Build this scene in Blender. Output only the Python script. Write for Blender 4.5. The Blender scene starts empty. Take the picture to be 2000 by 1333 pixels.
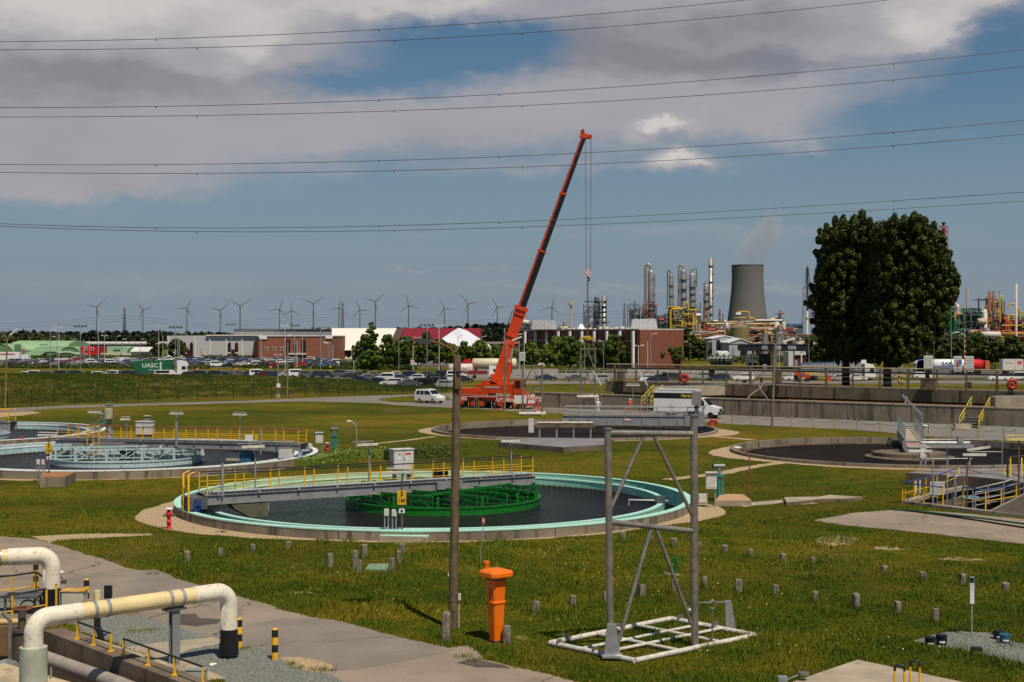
import bpy,math,random
import numpy as np
from mathutils import Vector,Matrix,geometry
R_=math.radians
rnd=random.Random(11)
SC=bpy.context.scene
COL=SC.collection
# ------------------------------------------------------------------ camera
F,CX,HY,H=2745.0,1000.0,655.0,9.5
cam=bpy.data.objects.new('camera',bpy.data.cameras.new('camera'));COL.objects.link(cam)
cam.location=(0,0,H);cam.rotation_euler=(R_(90),0,0)
cam.data.sensor_width=36;cam.data.lens=F/2000*36;cam.data.shift_y=-11.5/2000
cam.data.clip_end=20000;cam.data.clip_start=.1
SC.camera=cam
def g(x,y,z=0.0):
 d=F*(H-z)/(y-HY);return Vector(((x-CX)*d/F,d,z))
def at(x,y,d):
 return Vector(((x-CX)*d/F,d,H-(y-HY)*d/F))
# ------------------------------------------------------------------ light
SUN_AZ,SUN_EL=28,60
sun=bpy.data.objects.new('sun',bpy.data.lights.new('sun','SUN'));COL.objects.link(sun)
sun.data.energy=4.7;sun.data.angle=R_(.5);sun.data.color=(1,.88,.70)
sd=Vector((math.sin(R_(SUN_AZ))*math.cos(R_(SUN_EL)),-math.cos(R_(SUN_AZ))*math.cos(R_(SUN_EL)),math.sin(R_(SUN_EL))))
sun.rotation_euler=sd.to_track_quat('Z','Y').to_euler();sun.location=(20,-20,60)
SC.view_settings.view_transform='Standard';SC.view_settings.look='None'
SC.view_settings.exposure=-.1;SC.view_settings.gamma=1
class NT:
 def __init__(s,tree):s.t=tree;s.n=tree.nodes;s.l=tree.links
 def new(s,ty,**kw):
  n=s.n.new(ty)
  for k,v in kw.items():setattr(n,k,v)
  return n
 def put(s,sock,v):
  if isinstance(v,bpy.types.NodeSocket):s.l.new(v,sock)
  elif isinstance(v,(tuple,list))and sock.type=='RGBA' and len(v)==3:sock.default_value=(*v,1)
  else:sock.default_value=v
 def m(s,op,a,b=None,c=None,clamp=False):
  n=s.new('ShaderNodeMath',operation=op,use_clamp=clamp);s.put(n.inputs[0],a)
  if b is not None:s.put(n.inputs[1],b)
  if c is not None:s.put(n.inputs[2],c)
  return n.outputs[0]
 def mix(s,f,a,b,mode='MIX'):
  n=s.new('ShaderNodeMix',data_type='RGBA',blend_type=mode)
  s.put(n.inputs[0],f);s.put(n.inputs[6],a);s.put(n.inputs[7],b);return n.outputs[2]
 def noise(s,vec,scale,detail=4,rough=.55,color=False,dist=0):
  n=s.new('ShaderNodeTexNoise');s.l.new(vec,n.inputs['Vector'])
  n.inputs['Scale'].default_value=scale;n.inputs['Detail'].default_value=detail
  n.inputs['Roughness'].default_value=rough;n.inputs['Distortion'].default_value=dist
  return n.outputs['Color' if color else 'Fac']
 def ss(s,x,a,b,lo=0.0,hi=1.0):
  n=s.new('ShaderNodeMapRange',interpolation_type='SMOOTHSTEP');s.put(n.inputs[0],x)
  for i,v in((1,a),(2,b),(3,lo),(4,hi)):n.inputs[i].default_value=v
  return n.outputs[0]
 def comb(s,x,y,z):
  n=s.new('ShaderNodeCombineXYZ')
  for i,v in enumerate((x,y,z)):s.put(n.inputs[i],v)
  return n.outputs[0]
 def scale(s,vec,sx,sy,sz):
  n=s.new('ShaderNodeVectorMath',operation='MULTIPLY');s.l.new(vec,n.inputs[0]);n.inputs[1].default_value=(sx,sy,sz)
  return n.outputs[0]
# ------------------------------------------------------------------ sky: Nishita with cloud fields fixed to compass directions
W=bpy.data.worlds.new('World');SC.world=W;W.use_nodes=True
n=NT(W.node_tree);W.node_tree.nodes.clear()
sky=n.new('ShaderNodeTexSky',sky_type='NISHITA',sun_disc=False,sun_elevation=R_(SUN_EL),sun_rotation=R_(180-SUN_AZ),altitude=0,air_density=1.0,dust_density=.6,ozone_density=2.0)
tc=n.new('ShaderNodeTexCoord');sp=n.new('ShaderNodeSeparateXYZ');n.l.new(tc.outputs['Generated'],sp.inputs[0])
az=n.m('ARCTAN2',sp.outputs[0],sp.outputs[1]);el=n.m('ARCSINE',sp.outputs[2])
flat=n.comb(n.m('MULTIPLY',az,6.0),n.m('MULTIPLY',el,19.0),0.3)
fine=n.comb(n.m('MULTIPLY',az,16.0),n.m('MULTIPLY',el,30.0),1.7)
w1=n.noise(flat,2.2,6,.6);w2=n.noise(fine,1.9,6,.6);w3=n.noise(flat,1.1,3,.5)
aw=n.m('ADD',az,n.m('MULTIPLY',n.m('SUBTRACT',w2,.5),.045));ew=n.m('ADD',el,n.m('MULTIPLY',n.m('SUBTRACT',n.noise(fine,2.6,6,.55),.5),.026))
def blob(px,py,rx,ry,w=1.0,p=1.0):
 a0,e0=math.atan((px-CX)/F),math.atan((HY-py)/F)
 q=n.m('ADD',n.m('POWER',n.m('ABSOLUTE',n.m('MULTIPLY',n.m('SUBTRACT',aw,a0),F/rx)),2.0),n.m('POWER',n.m('ABSOLUTE',n.m('MULTIPLY',n.m('SUBTRACT',ew,e0),F/ry)),2.0))
 return n.m('MULTIPLY',n.m('EXPONENT',n.m('MULTIPLY',q,-1.0)),w)
def total(bl):
 s=blob(*bl[0])
 for b in bl[1:]:s=n.m('ADD',s,blob(*b))
 return s
cover=total([(150,60,450,135,1.2),(430,90,150,60,.55),(60,190,420,80,.7),(1480,40,430,95,1.1),(1750,75,140,50,.7),(650,10,420,40,.65),(700,250,750,80,.62),(150,360,300,50,.5),(1100,330,300,14,.3),(60,380,250,16,.4),(1150,150,300,80,.7),(80,300,420,75,.75),(1000,250,400,40,.3),(1850,280,200,14,.35),(1700,470,400,14,.3),(1600,190,330,45,.5),(300,560,600,30,.35),(1300,450,700,12,.35),(1750,560,500,18,.4),(1300,565,400,10,.3),(100,385,180,20,.35),(1295,250,62,17,1.0),(1325,318,66,22,1.0),(1510,250,130,40,.5),(1590,297,40,10,.5),(800,525,90,7,.4),(960,522,60,6,.4),(1950,20,80,22,.8),(950,95,170,46,-1.3),(700,165,190,30,-.6),(1900,230,240,90,-.5),(1960,120,60,70,-.6)])
high=n.m('SUBTRACT',n.ss(el,.05,.24,0,.30),n.ss(el,.30,.6,0,.75))
cloud=n.ss(n.m('ADD',n.m('ADD',cover,n.m('MULTIPLY',n.m('SUBTRACT',w1,.5),.75)),high),.12,1.15)
lit=total([(160,15,330,80,.85),(470,90,80,55,.55),(1790,75,95,42,.9),(700,60,200,50,.3),(1000,190,300,40,.25),(1295,248,70,16,.8),(1325,308,70,18,.9),(760,15,260,30,.35),(1580,280,90,20,.3),(1950,20,70,20,.5)])
shade=total([(240,165,380,50,.45),(100,120,200,34,.12),(1330,70,300,60,.5),(1480,130,300,30,.3)])
cumv=n.m('ADD',total([(160,30,350,120,1.15),(440,88,115,62,.8),(1755,72,140,50,1.0),(1460,40,330,95,1.0),(1297,250,66,17,1.0),(1325,318,72,22,1.0),(760,5,240,34,.8)]),n.m('MULTIPLY',n.m('SUBTRACT',n.noise(fine,1.0,8,.58),.5),1.0))
cum=n.ss(cumv,.36,.84);edge=n.m('MULTIPLY',cum,n.m('SUBTRACT',1.0,n.ss(cumv,.62,1.25)))
cloud=n.m('MAXIMUM',cloud,n.m('MULTIPLY',cum,.97))
lum=n.m('ADD',n.m('SUBTRACT',n.m('ADD',lit,n.m('MULTIPLY',edge,.30)),shade),n.m('MULTIPLY',n.m('SUBTRACT',w3,.5),.9))
ccol=n.mix(n.ss(lum,-.5,.1),(.25,.243,.268),(.41,.395,.425))
ccol=n.mix(n.ss(lum,.1,1.0),ccol,(.70,.645,.615))
SKYS=.058
hue=n.new('ShaderNodeHueSaturation');n.l.new(sky.outputs[0],hue.inputs['Color']);hue.inputs['Saturation'].default_value=1.3
base=n.mix(1.0,hue.outputs[0],(SKYS,SKYS,SKYS),'MULTIPLY')
base=n.mix(n.ss(el,0.0,.20,.85,.15),base,(.205,.290,.375))
base=n.mix(n.ss(el,0.0,.085,.75,0),base,(.245,.290,.355))
skyc=n.mix(n.m('MULTIPLY',cloud,.93),base,ccol)
bg=n.new('ShaderNodeBackground');n.l.new(skyc,bg.inputs[0]);bg.inputs[1].default_value=1.0
out=n.new('ShaderNodeOutputWorld');n.l.new(bg.outputs[0],out.inputs[0])
# ------------------------------------------------------------------ materials
MATS={}
def mat(name,col,rough=.65,metal=0.0,var=.18,scale=2.0,bump=0.0,bscale=30,dirt=None,obj=False,coat=0,fn=None,spec=.4):
 """a base colour varied by noise, an optional second colour where dirt, rust or moss gathers, and a fine bump"""
 if name in MATS:return MATS[name]
 m_=bpy.data.materials.new(name);m_.use_nodes=True;t=NT(m_.node_tree);b=m_.node_tree.nodes['Principled BSDF']
 if obj:vec=t.new('ShaderNodeTexCoord').outputs['Object']
 else:vec=t.new('ShaderNodeNewGeometry').outputs['Position']
 c=t.mix(t.ss(t.noise(vec,scale,5,.6),.3,.7),tuple(x*(1-var)for x in col),tuple(min(1,x*(1+var))for x in col))
 if dirt:
  dc,amt,dsc=dirt[:3];v2=t.scale(vec,1,1,dirt[3])if len(dirt)>3 else vec
  c=t.mix(t.ss(t.noise(v2,dsc,6,.65),1-amt,1-amt+.12),c,dc)
 if fn:c=fn(t,vec,c,b)
 t.put(b.inputs['Base Color'],c)
 b.inputs['Roughness'].default_value=rough;b.inputs['Metallic'].default_value=metal
 b.inputs['Specular IOR Level'].default_value=spec
 if coat:b.inputs['Coat Weight'].default_value=coat;b.inputs['Coat Roughness'].default_value=.08
 if bump:
  bn=t.new('ShaderNodeBump');bn.inputs['Strength'].default_value=bump;bn.inputs['Distance'].default_value=.05
  t.l.new(t.noise(vec,bscale,5,.6),bn.inputs['Height']);t.l.new(bn.outputs[0],b.inputs['Normal'])
 MATS[name]=m_;return m_
def stripes(axis,period,c2,duty=.5,offset=0.0,slant=0.0,other=0):
 """bands of a second paint colour along an object axis"""
 def fn(t,vec,c,b):
  v=t.new('ShaderNodeTexCoord').outputs['Object'];s=t.new('ShaderNodeSeparateXYZ');t.l.new(v,s.inputs[0])
  x=s.outputs[axis]
  if slant:x=t.m('ADD',x,t.m('MULTIPLY',s.outputs[other],slant))
  fr=t.m('FRACT',t.m('DIVIDE',t.m('ADD',x,offset+100*period),period))
  return t.mix(t.m('LESS_THAN',fr,duty),c,c2)
 return fn
def ribs(period,depth=.35,axis=0):
 """corrugated sheet: a real bump, no painted shade"""
 def fn(t,vec,c,b):
  v=t.new('ShaderNodeTexCoord').outputs['Object'];s=t.new('ShaderNodeSeparateXYZ');t.l.new(v,s.inputs[0])
  w=t.m('SINE',t.m('MULTIPLY',s.outputs[axis],2*math.pi/period))
  bn=t.new('ShaderNodeBump');bn.inputs['Strength'].default_value=depth;bn.inputs['Distance'].default_value=period*.3
  t.l.new(w,bn.inputs['Height']);t.l.new(bn.outputs[0],b.inputs['Normal']);return c
 return fn
def bricks(c1,c2,mortar,scale=1.0,rot=0):
 def fn(t,vec,c,b):
  v=t.new('ShaderNodeTexCoord').outputs['Object'];s=t.new('ShaderNodeSeparateXYZ');t.l.new(v,s.inputs[0])
  bt=t.new('ShaderNodeTexBrick');t.l.new(t.comb(t.m('ADD',s.outputs[0],s.outputs[1]),s.outputs[2],0.0),bt.inputs[0])
  bt.inputs['Color1'].default_value=(*c1,1);bt.inputs['Color2'].default_value=(*c2,1);bt.inputs['Mortar'].default_value=(*mortar,1)
  bt.inputs['Scale'].default_value=scale;bt.inputs['Mortar Size'].default_value=.02;bt.inputs['Brick Width'].default_value=.5;bt.inputs['Row Height'].default_value=.17
  return t.mix(.35,bt.outputs[0],c)
 return fn
conc=mat('concrete',(.29,.245,.185),.85,var=.22,scale=.8,bump=.35,bscale=12,dirt=((.075,.065,.05),.47,1.1,.25))
concd=mat('weathered_concrete',(.155,.118,.082),.9,var=.25,scale=.7,bump=.4,bscale=10,dirt=((.07,.055,.04),.48,1.0,.18))
concl=mat('pale_concrete',(.36,.30,.225),.85,var=.2,scale=.8,bump=.3,bscale=14,dirt=((.15,.13,.09),.42,1.5))
concs=mat('streaked_concrete',(.225,.185,.14),.88,var=.25,scale=.3,bump=.3,bscale=10,dirt=((.105,.085,.062),.49,1.4,.10))
slab=mat('grey_slab',(.20,.195,.205),.75,var=.15,scale=.6,bump=.15,dirt=((.10,.09,.08),.4,.9))
mint=mat('mint_paint',(.27,.58,.43),.55,var=.09,scale=.6,dirt=((.17,.36,.25),.42,2.5,.4))
mintl=mat('mint_rim_paint',(.42,.74,.62),.5,var=.06,scale=2,dirt=((.30,.46,.36),.41,3.2))
sky_b=mat('pale_blue_paint',(.38,.56,.60),.55,var=.12,scale=2,dirt=((.22,.09,.04),.37,3.0,.6))
wht_b=mat('chalky_white_rim',(.66,.70,.68),.6,var=.1,scale=2,dirt=((.25,.20,.16),.40,3.5))
blue_t=mat('pale_blue_steel',(.40,.53,.54),.5,var=.15,scale=5,dirt=((.22,.10,.05),.43,4.0))
green_t=mat('green_steel',(.006,.14,.012),.32,var=.18,scale=3,spec=.5)
galv=mat('galvanised_steel',(.36,.37,.38),.45,.45,var=.15,scale=4,dirt=((.2,.16,.13),.34,6))
greyp=mat('grey_paint',(.22,.225,.235),.5,var=.14,scale=2,dirt=((.16,.11,.09),.37,3))
greyd=mat('dark_grey_steel',(.085,.092,.10),.5,var=.15,scale=3)
tube_g=mat('pipe_steel',(.30,.27,.235),.38,.55,var=.22,scale=3,dirt=((.16,.10,.06),.36,5))
frame_w=mat('whitewashed_steel',(.62,.58,.52),.5,.15,var=.18,scale=6,dirt=((.20,.17,.13),.42,9))
yel=mat('yellow_paint',(.72,.40,.015),.45,var=.1,scale=5,dirt=((.3,.15,.03),.3,8))
yelp=mat('yellow_pipe_paint',(.56,.37,.03),.45,var=.12,scale=1)
yelb=mat('bright_yellow_paint',(.80,.62,.02),.45,var=.1,scale=4)
blk=mat('black_rubber',(.012,.012,.014),.5,var=.2,scale=5)
blkr=mat('black_handrail',(.02,.02,.022),.4,var=.2,scale=5)
navy=mat('blue_handrail',(.02,.07,.22),.45,var=.2,scale=5)
white=mat('white_paint',(.74,.74,.73),.4,var=.04,scale=1.5)
whited=mat('dirty_white_panel',(.56,.55,.52),.6,var=.12,scale=3,dirt=((.3,.28,.25),.35,6))
red=mat('red_paint',(.55,.015,.02),.4,var=.1,scale=4)
orange=mat('orange_paint',(.58,.052,.006),.38,var=.14,scale=1.5,coat=.15,dirt=((.22,.03,.012),.42,2.5))
orangep=mat('orange_plastic',(.85,.17,.005),.42,var=.05,scale=3,dirt=((.5,.10,.02),.25,9))
cream=mat('cream_pipe_paint',(.70,.57,.30),.45,var=.06,scale=1.5,dirt=((.42,.22,.06),.41,9))
pipew=mat('white_wrap',(.72,.67,.56),.6,var=.08,scale=2,bump=.4,bscale=16,dirt=((.50,.29,.09),.42,5.5))
glass=mat('dark_glass',(.012,.015,.018),.12,var=.1,spec=.7)
wood=mat('weathered_post_wood',(.24,.205,.165),.9,var=.3,scale=9,bump=.5,bscale=40,dirt=((.08,.07,.055),.48,14,.12))
polew=mat('pole_wood',(.135,.098,.06),.85,var=.25,scale=5,bump=.4,bscale=22,dirt=((.045,.03,.015),.45,9,.06))
teal=mat('teal_paint',(.02,.22,.22),.45,var=.2,scale=6)
rust=mat('rusty_steel',(.19,.075,.035),.8,var=.3,scale=6)
brick_b=mat('red_brick',(.27,.085,.045),.85,var=.16,scale=.5,fn=bricks((.27,.085,.048),(.20,.058,.034),(.22,.15,.11),.8))
gravel=mat('grey_gravel',(.19,.20,.175),.9,var=.5,scale=14,bump=1.0,bscale=22,dirt=((.30,.30,.27),.40,26))
sand=mat('sandy_gravel',(.40,.295,.175),.92,var=.28,scale=7,bump=.7,bscale=18,dirt=((.20,.15,.09),.42,2.2))
def cracks(t,vec,c,b):
 v=t.new('ShaderNodeTexVoronoi',feature='DISTANCE_TO_EDGE');wv=t.new('ShaderNodeVectorMath',operation='ADD');t.l.new(vec,wv.inputs[0]);t.l.new(t.scale(t.noise(vec,.8,4,.6,color=True),1.6,1.6,0),wv.inputs[1]);t.l.new(wv.outputs[0],v.inputs['Vector']);v.inputs['Scale'].default_value=.13
 c=t.mix(t.m('MULTIPLY',t.m('LESS_THAN',v.outputs['Distance'],.0035),.75),c,(.06,.05,.04));c=t.mix(t.ss(t.noise(vec,45,2,.5),.62,.70,0,.35),c,(.42,.36,.29));c=t.mix(t.ss(t.noise(vec,1.3,5,.7),.60,.70,0,.35),c,(.12,.10,.08))
 return t.mix(t.ss(t.noise(t.scale(vec,.4,.12,1),.9,5,.6),.52,.72,0,.4),c,(.33,.26,.18))
asph=mat('old_asphalt',(.27,.215,.165),.9,var=.13,scale=.35,bump=.5,bscale=24,dirt=((.20,.165,.13),.46,.28),fn=cracks)
asphg=mat('grey_asphalt',(.215,.185,.155),.9,var=.12,scale=.5,bump=.4,bscale=24,dirt=((.26,.215,.16),.40,.5),fn=cracks)
road_m=mat('far_asphalt',(.19,.17,.15),.9,var=.14,scale=.15,bump=.2,bscale=8,dirt=((.25,.22,.19),.38,.1))
lot_m=mat('car_park_asphalt',(.10,.10,.10),.9,var=.2,scale=.1)
def watermat(name,c,bsc,st):
 m_=bpy.data.materials.new(name);m_.use_nodes=True;t=NT(m_.node_tree);b=m_.node_tree.nodes['Principled BSDF']
 v=t.new('ShaderNodeNewGeometry').outputs['Position']
 t.put(b.inputs['Base Color'],t.mix(t.ss(t.noise(v,.25,3),.35,.65),tuple(x*.6 for x in c),c))
 b.inputs['Roughness'].default_value=.07;b.inputs['IOR'].default_value=1.33;b.inputs['Specular Tint'].default_value=(.74,.62,.60,1);b.inputs['Specular IOR Level'].default_value=.16
 bn=t.new('ShaderNodeBump');bn.inputs['Strength'].default_value=1.0;bn.inputs['Distance'].default_value=.30
 h=t.m('ADD',t.noise(t.scale(v,1,1.6,1),bsc,4,.6),t.m('MULTIPLY',t.noise(v,bsc*.22,2),t.ss(t.noise(v,.12,2),.35,.65)))
 t.l.new(h,bn.inputs['Height']);t.l.new(bn.outputs[0],b.inputs['Normal'])
 gl=t.new('ShaderNodeBsdfGlossy');gl.inputs['Roughness'].default_value=.09;gl.inputs['Color'].default_value=(.92,.86,.88,1);t.l.new(bn.outputs[0],gl.inputs['Normal']);b.inputs['Specular IOR Level'].default_value=0;b.inputs['Roughness'].default_value=1
 fr=t.new('ShaderNodeFresnel');fr.inputs['IOR'].default_value=1.33;t.l.new(bn.outputs[0],fr.inputs['Normal']);ms=t.new('ShaderNodeMixShader');t.l.new(t.m('MULTIPLY',fr.outputs[0],st),ms.inputs[0]);t.l.new(b.outputs[0],ms.inputs[1]);t.l.new(gl.outputs[0],ms.inputs[2]);t.l.new(ms.outputs[0],m_.node_tree.nodes['Material Output'].inputs['Surface']);return m_
water_m=watermat('dark_tank_water',(.020,.017,.020),1.7,.80)
water_s=watermat('still_tank_water',(.018,.014,.011),2.0,.50)
# ------------------------------------------------------------------ mesh helpers
class MB:
 def __init__(s):s.v=[];s.f=[];s.mi=[];s.m=0;s.sm=[];s.smooth=False
 def add(s,vs,fs,smooth=None):
  o=len(s.v);s.v.extend([tuple(p)for p in vs]);s.f.extend([tuple(i+o for i in f)for f in fs])
  s.mi.extend([s.m]*len(fs));s.sm.extend([s.smooth if smooth is None else smooth]*len(fs));return s
 def box(s,c,sz,rz=0.0,rx=0.0,ry=0.0):
  x,y,z=(k/2 for k in sz);M_=Matrix.Rotation(rz,3,'Z')@Matrix.Rotation(ry,3,'Y')@Matrix.Rotation(rx,3,'X');c=Vector(c)
  vs=[c+M_@Vector((i*x,j*y,k*z))for k in(-1,1)for j in(-1,1)for i in(-1,1)]
  return s.add(vs,[(0,2,3,1),(4,5,7,6),(0,1,5,4),(2,6,7,3),(0,4,6,2),(1,3,7,5)],False)
 def bb(s,x0,x1,y0,y1,z0,z1):return s.box(((x0+x1)/2,(y0+y1)/2,(z0+z1)/2),(abs(x1-x0),abs(y1-y0),abs(z1-z0)))
 def bar(s,p,q,w,h=None,w2=None):
  p,q=Vector(p),Vector(q);h=h or w;d=(q-p).normalized();up=Vector((0,0,1))if abs(d.z)<.95 else Vector((0,1,0))
  a=d.cross(up).normalized();b=a.cross(d);k=(w2/w)if w2 else 1
  vs=[p+a*i*w/2+b*j*h/2 for i,j in((-1,-1),(1,-1),(1,1),(-1,1))]+[q+a*i*w*k/2+b*j*h*k/2 for i,j in((-1,-1),(1,-1),(1,1),(-1,1))]
  return s.add(vs,[(0,1,2,3),(7,6,5,4),(0,4,5,1),(1,5,6,2),(2,6,7,3),(3,7,4,0)],False)
 def tube(s,pts,r,n=8,closed=False):
  pts=[Vector(p)for p in pts];k=len(pts);rs=r if isinstance(r,(list,tuple))else[r]*k;vs=[];a=None
  for i,p in enumerate(pts):
   if closed:d=pts[(i+1)%k]-pts[i-1]
   else:d=pts[min(i+1,k-1)]-pts[max(i-1,0)]
   d.normalize()
   if a is None:a=d.cross(Vector((0,0,1))if abs(d.z)<.9 else Vector((0,1,0))).normalized()
   else:a=(a-d*a.dot(d)).normalized()
   b=d.cross(a);e=1.0
   if 0<i<k-1:
    c_=(pts[i+1]-p).normalized().dot((p-pts[i-1]).normalized());e=1/max(.6,math.sqrt(max(.01,(1+c_)/2)))
   for j in range(n):
    t=2*math.pi*j/n;vs.append(p+(a*math.cos(t)+b*math.sin(t))*rs[i]*(e if e<1.3 else 1.3))
  fs=[]
  for i in range(k if closed else k-1):
   u,w=i*n,((i+1)%k)*n
   for j in range(n):fs.append((u+j,u+(j+1)%n,w+(j+1)%n,w+j))
  s.add(vs,fs,n>5)
  if not closed:s.add(vs[:n],[tuple(range(n))[::-1]],False);s.add(vs[-n:],[tuple(range(n))],False)
  return s
 def lathe(s,prof,c=(0,0,0),n=24,mats=None,a0=0,a1=2*math.pi,smooth=True):
  full=abs(a1-a0-2*math.pi)<1e-6;k=n if full else n+1;c=Vector(c)
  vs=[c+Vector((r*math.cos(a0+(a1-a0)*j/n),r*math.sin(a0+(a1-a0)*j/n),z))for r,z in prof for j in range(k)]
  for i in range(len(prof)-1):
   if mats:s.m=mats[i]
   o=len(s.v)if i==0 else o
   if i==0:s.v.extend([tuple(p)for p in vs])
   for j in range(n):
    j2=(j+1)%k;s.f.append((o+i*k+j,o+i*k+j2,o+(i+1)*k+j2,o+(i+1)*k+j));s.mi.append(s.m);s.sm.append(smooth)
  return s
 def cyl(s,c,r,h,n=16,r2=None):
  r2=r if r2 is None else r2;s.lathe([(r,0),(r2,h)],c,n);c=Vector(c)
  s.add([c+Vector((r*math.cos(2*math.pi*j/n),r*math.sin(2*math.pi*j/n),0))for j in range(n)],[tuple(range(n))[::-1]],False)
  s.add([c+Vector((r2*math.cos(2*math.pi*j/n),r2*math.sin(2*math.pi*j/n),h))for j in range(n)],[tuple(range(n))],False);return s
 def sph(s,c,r,n=12,sz=1.0,sx=1.0,sy=1.0):
  c=Vector(c);m_=n//2;vs=[]
  for i in range(m_+1):
   for j in range(n):
    p,t=math.pi*i/m_,2*math.pi*j/n;vs.append(c+Vector((r*sx*math.sin(p)*math.cos(t),r*sy*math.sin(p)*math.sin(t),r*sz*math.cos(p))))
  return s.add(vs,[(i*n+j,(i+1)*n+j,(i+1)*n+(j+1)%n,i*n+(j+1)%n)for i in range(m_)for j in range(n)],True)
 def extr(s,poly,vec):
  poly=[Vector(p)for p in poly];k=len(poly);vec=Vector(vec);vs=poly+[p+vec for p in poly]
  tri=geometry.tessellate_polygon([poly]);fs=[tuple(t)for t in tri]+[tuple(i+k for i in t[::-1])for t in tri]
  return s.add(vs,fs+[(i,(i+1)%k,(i+1)%k+k,i+k)for i in range(k)],False)
 def quad(s,*p):return s.add(p,[tuple(range(len(p)))],False)
 def merge(s,o,loc=(0,0,0),rz=0.0,sc=1.0):
  M_=Matrix.Translation(loc)@Matrix.Rotation(rz,4,'Z')@Matrix.Scale(sc,4);b=len(s.v)
  s.v.extend([tuple(M_@Vector(p))for p in o.v]);s.f.extend([tuple(i+b for i in f)for f in o.f]);s.mi.extend(o.mi);s.sm.extend(o.sm);return s
 def mesh(s,name,mats,off=None):
  v=np.array(s.v,dtype=float).reshape(-1,3)
  if off is not None:v=v-np.array(off)
  me=bpy.data.meshes.new(name);me.from_pydata(v.tolist(),[],s.f)
  for m_ in(mats if isinstance(mats,(list,tuple))else[mats]):me.materials.append(m_)
  me.polygons.foreach_set('material_index',s.mi);me.polygons.foreach_set('use_smooth',s.sm);me.update();return me
 def build(s,name,mats,parent=None,label=None,w=False,kind=None):
  """one mesh object; with a parent it is a part of it (w: the points were given in world space)"""
  off=None
  if w and parent is not None:
   off=Vector((0,0,0));q=parent
   while q:off+=q.location;q=q.parent
  o=bpy.data.objects.new(name,s.mesh(name,mats,off));COL.objects.link(o)
  if parent is not None:o.parent=parent
  if label:o['label']=label
  if kind:o['kind']=kind
  return o
 def thing(s,name,mats,label,cat,loc=None,rz=0.0,group=None,w=True,kind=None):
  """a top-level thing that is one mesh"""
  loc=Vector(loc)if loc is not None else Vector((sum(p[0]for p in s.v)/len(s.v),sum(p[1]for p in s.v)/len(s.v),min(p[2]for p in s.v)))
  o=bpy.data.objects.new(name,s.mesh(name,mats,loc if w else None));COL.objects.link(o);o.location=loc;o.rotation_euler[2]=rz
  return tag(o,label,cat,group,kind)
 def struct(s,name,mats):
  o=bpy.data.objects.new(name,s.mesh(name,mats));COL.objects.link(o);o['kind']='structure';return o
def tag(o,label=None,cat=None,group=None,kind=None):
 if label:o['label']=label
 if cat:o['category']=cat
 if group:o['group']=group
 if kind:o['kind']=kind
 return o
def T(name,label,cat,loc=(0,0,0),rz=0.0,group=None,sc=1.0):
 o=bpy.data.objects.new(name,None);COL.objects.link(o);o.empty_display_size=.3
 o.location=loc;o.rotation_euler[2]=rz;o.scale=(sc,sc,sc);return tag(o,label,cat,group)
def copy_tree(o,loc=None,rz=None,label=None,group=None,sc=None,parent=None):
 c=o.copy();COL.objects.link(c);c.parent=parent
 if parent is None:
  if loc is not None:c.location=loc
  if rz is not None:c.rotation_euler[2]=rz
  if sc is not None:c.scale=sc if isinstance(sc,(tuple,list))else(sc,sc,sc)
  if label:c['label']=label
  if group:c['group']=group
 for ch in list(o.children):copy_tree(ch,parent=c)
 return c
_dg=None
def letters(txt,size,mats,parent,loc,rot,name='lettering',squeeze=1.0,depth=.006):
 """mesh letters lying on a surface of the parent (local transform)"""
 cu=bpy.data.curves.new('t','FONT');cu.body=txt;cu.size=size;cu.align_x='CENTER';cu.align_y='CENTER';cu.extrude=depth;cu.offset=size*.012;cu.resolution_u=2
 o=bpy.data.objects.new('t',cu);COL.objects.link(o);me=bpy.data.meshes.new_from_object(o.evaluated_get(bpy.context.evaluated_depsgraph_get()))
 bpy.data.objects.remove(o);M_=Matrix.Translation(loc)@rot.to_4x4()@Matrix.Diagonal((squeeze,1,1,1));me.transform(M_);me.materials.clear();me.materials.append(mats)
 r=bpy.data.objects.new(name,me);COL.objects.link(r);r.parent=parent;return r
def face_rot(rz=0.0):
 return Matrix.Rotation(rz,3,'Z')@Matrix.Rotation(R_(90),3,'X')
ORD=['first','second','third','fourth','fifth','sixth','seventh','eighth','ninth','tenth','eleventh','twelfth','thirteenth','fourteenth','fifteenth','sixteenth','seventeenth','eighteenth','nineteenth','twentieth']
def nth(i):
 i+=1
 if i<=20:return ORD[i-1]
 t=['','','twenty','thirty','forty','fifty','sixty','seventy','eighty','ninety'][i//10%10]
 h='hundred-' if i>=100 else ''
 if i>=100 and i%100<=20:return 'hundred' if i==100 else 'hundred-and-'+ORD[i%100-1]
 return(h+t+'-'+ORD[i%10-1])if i%10 else h+t.replace('ty','tieth')
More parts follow.
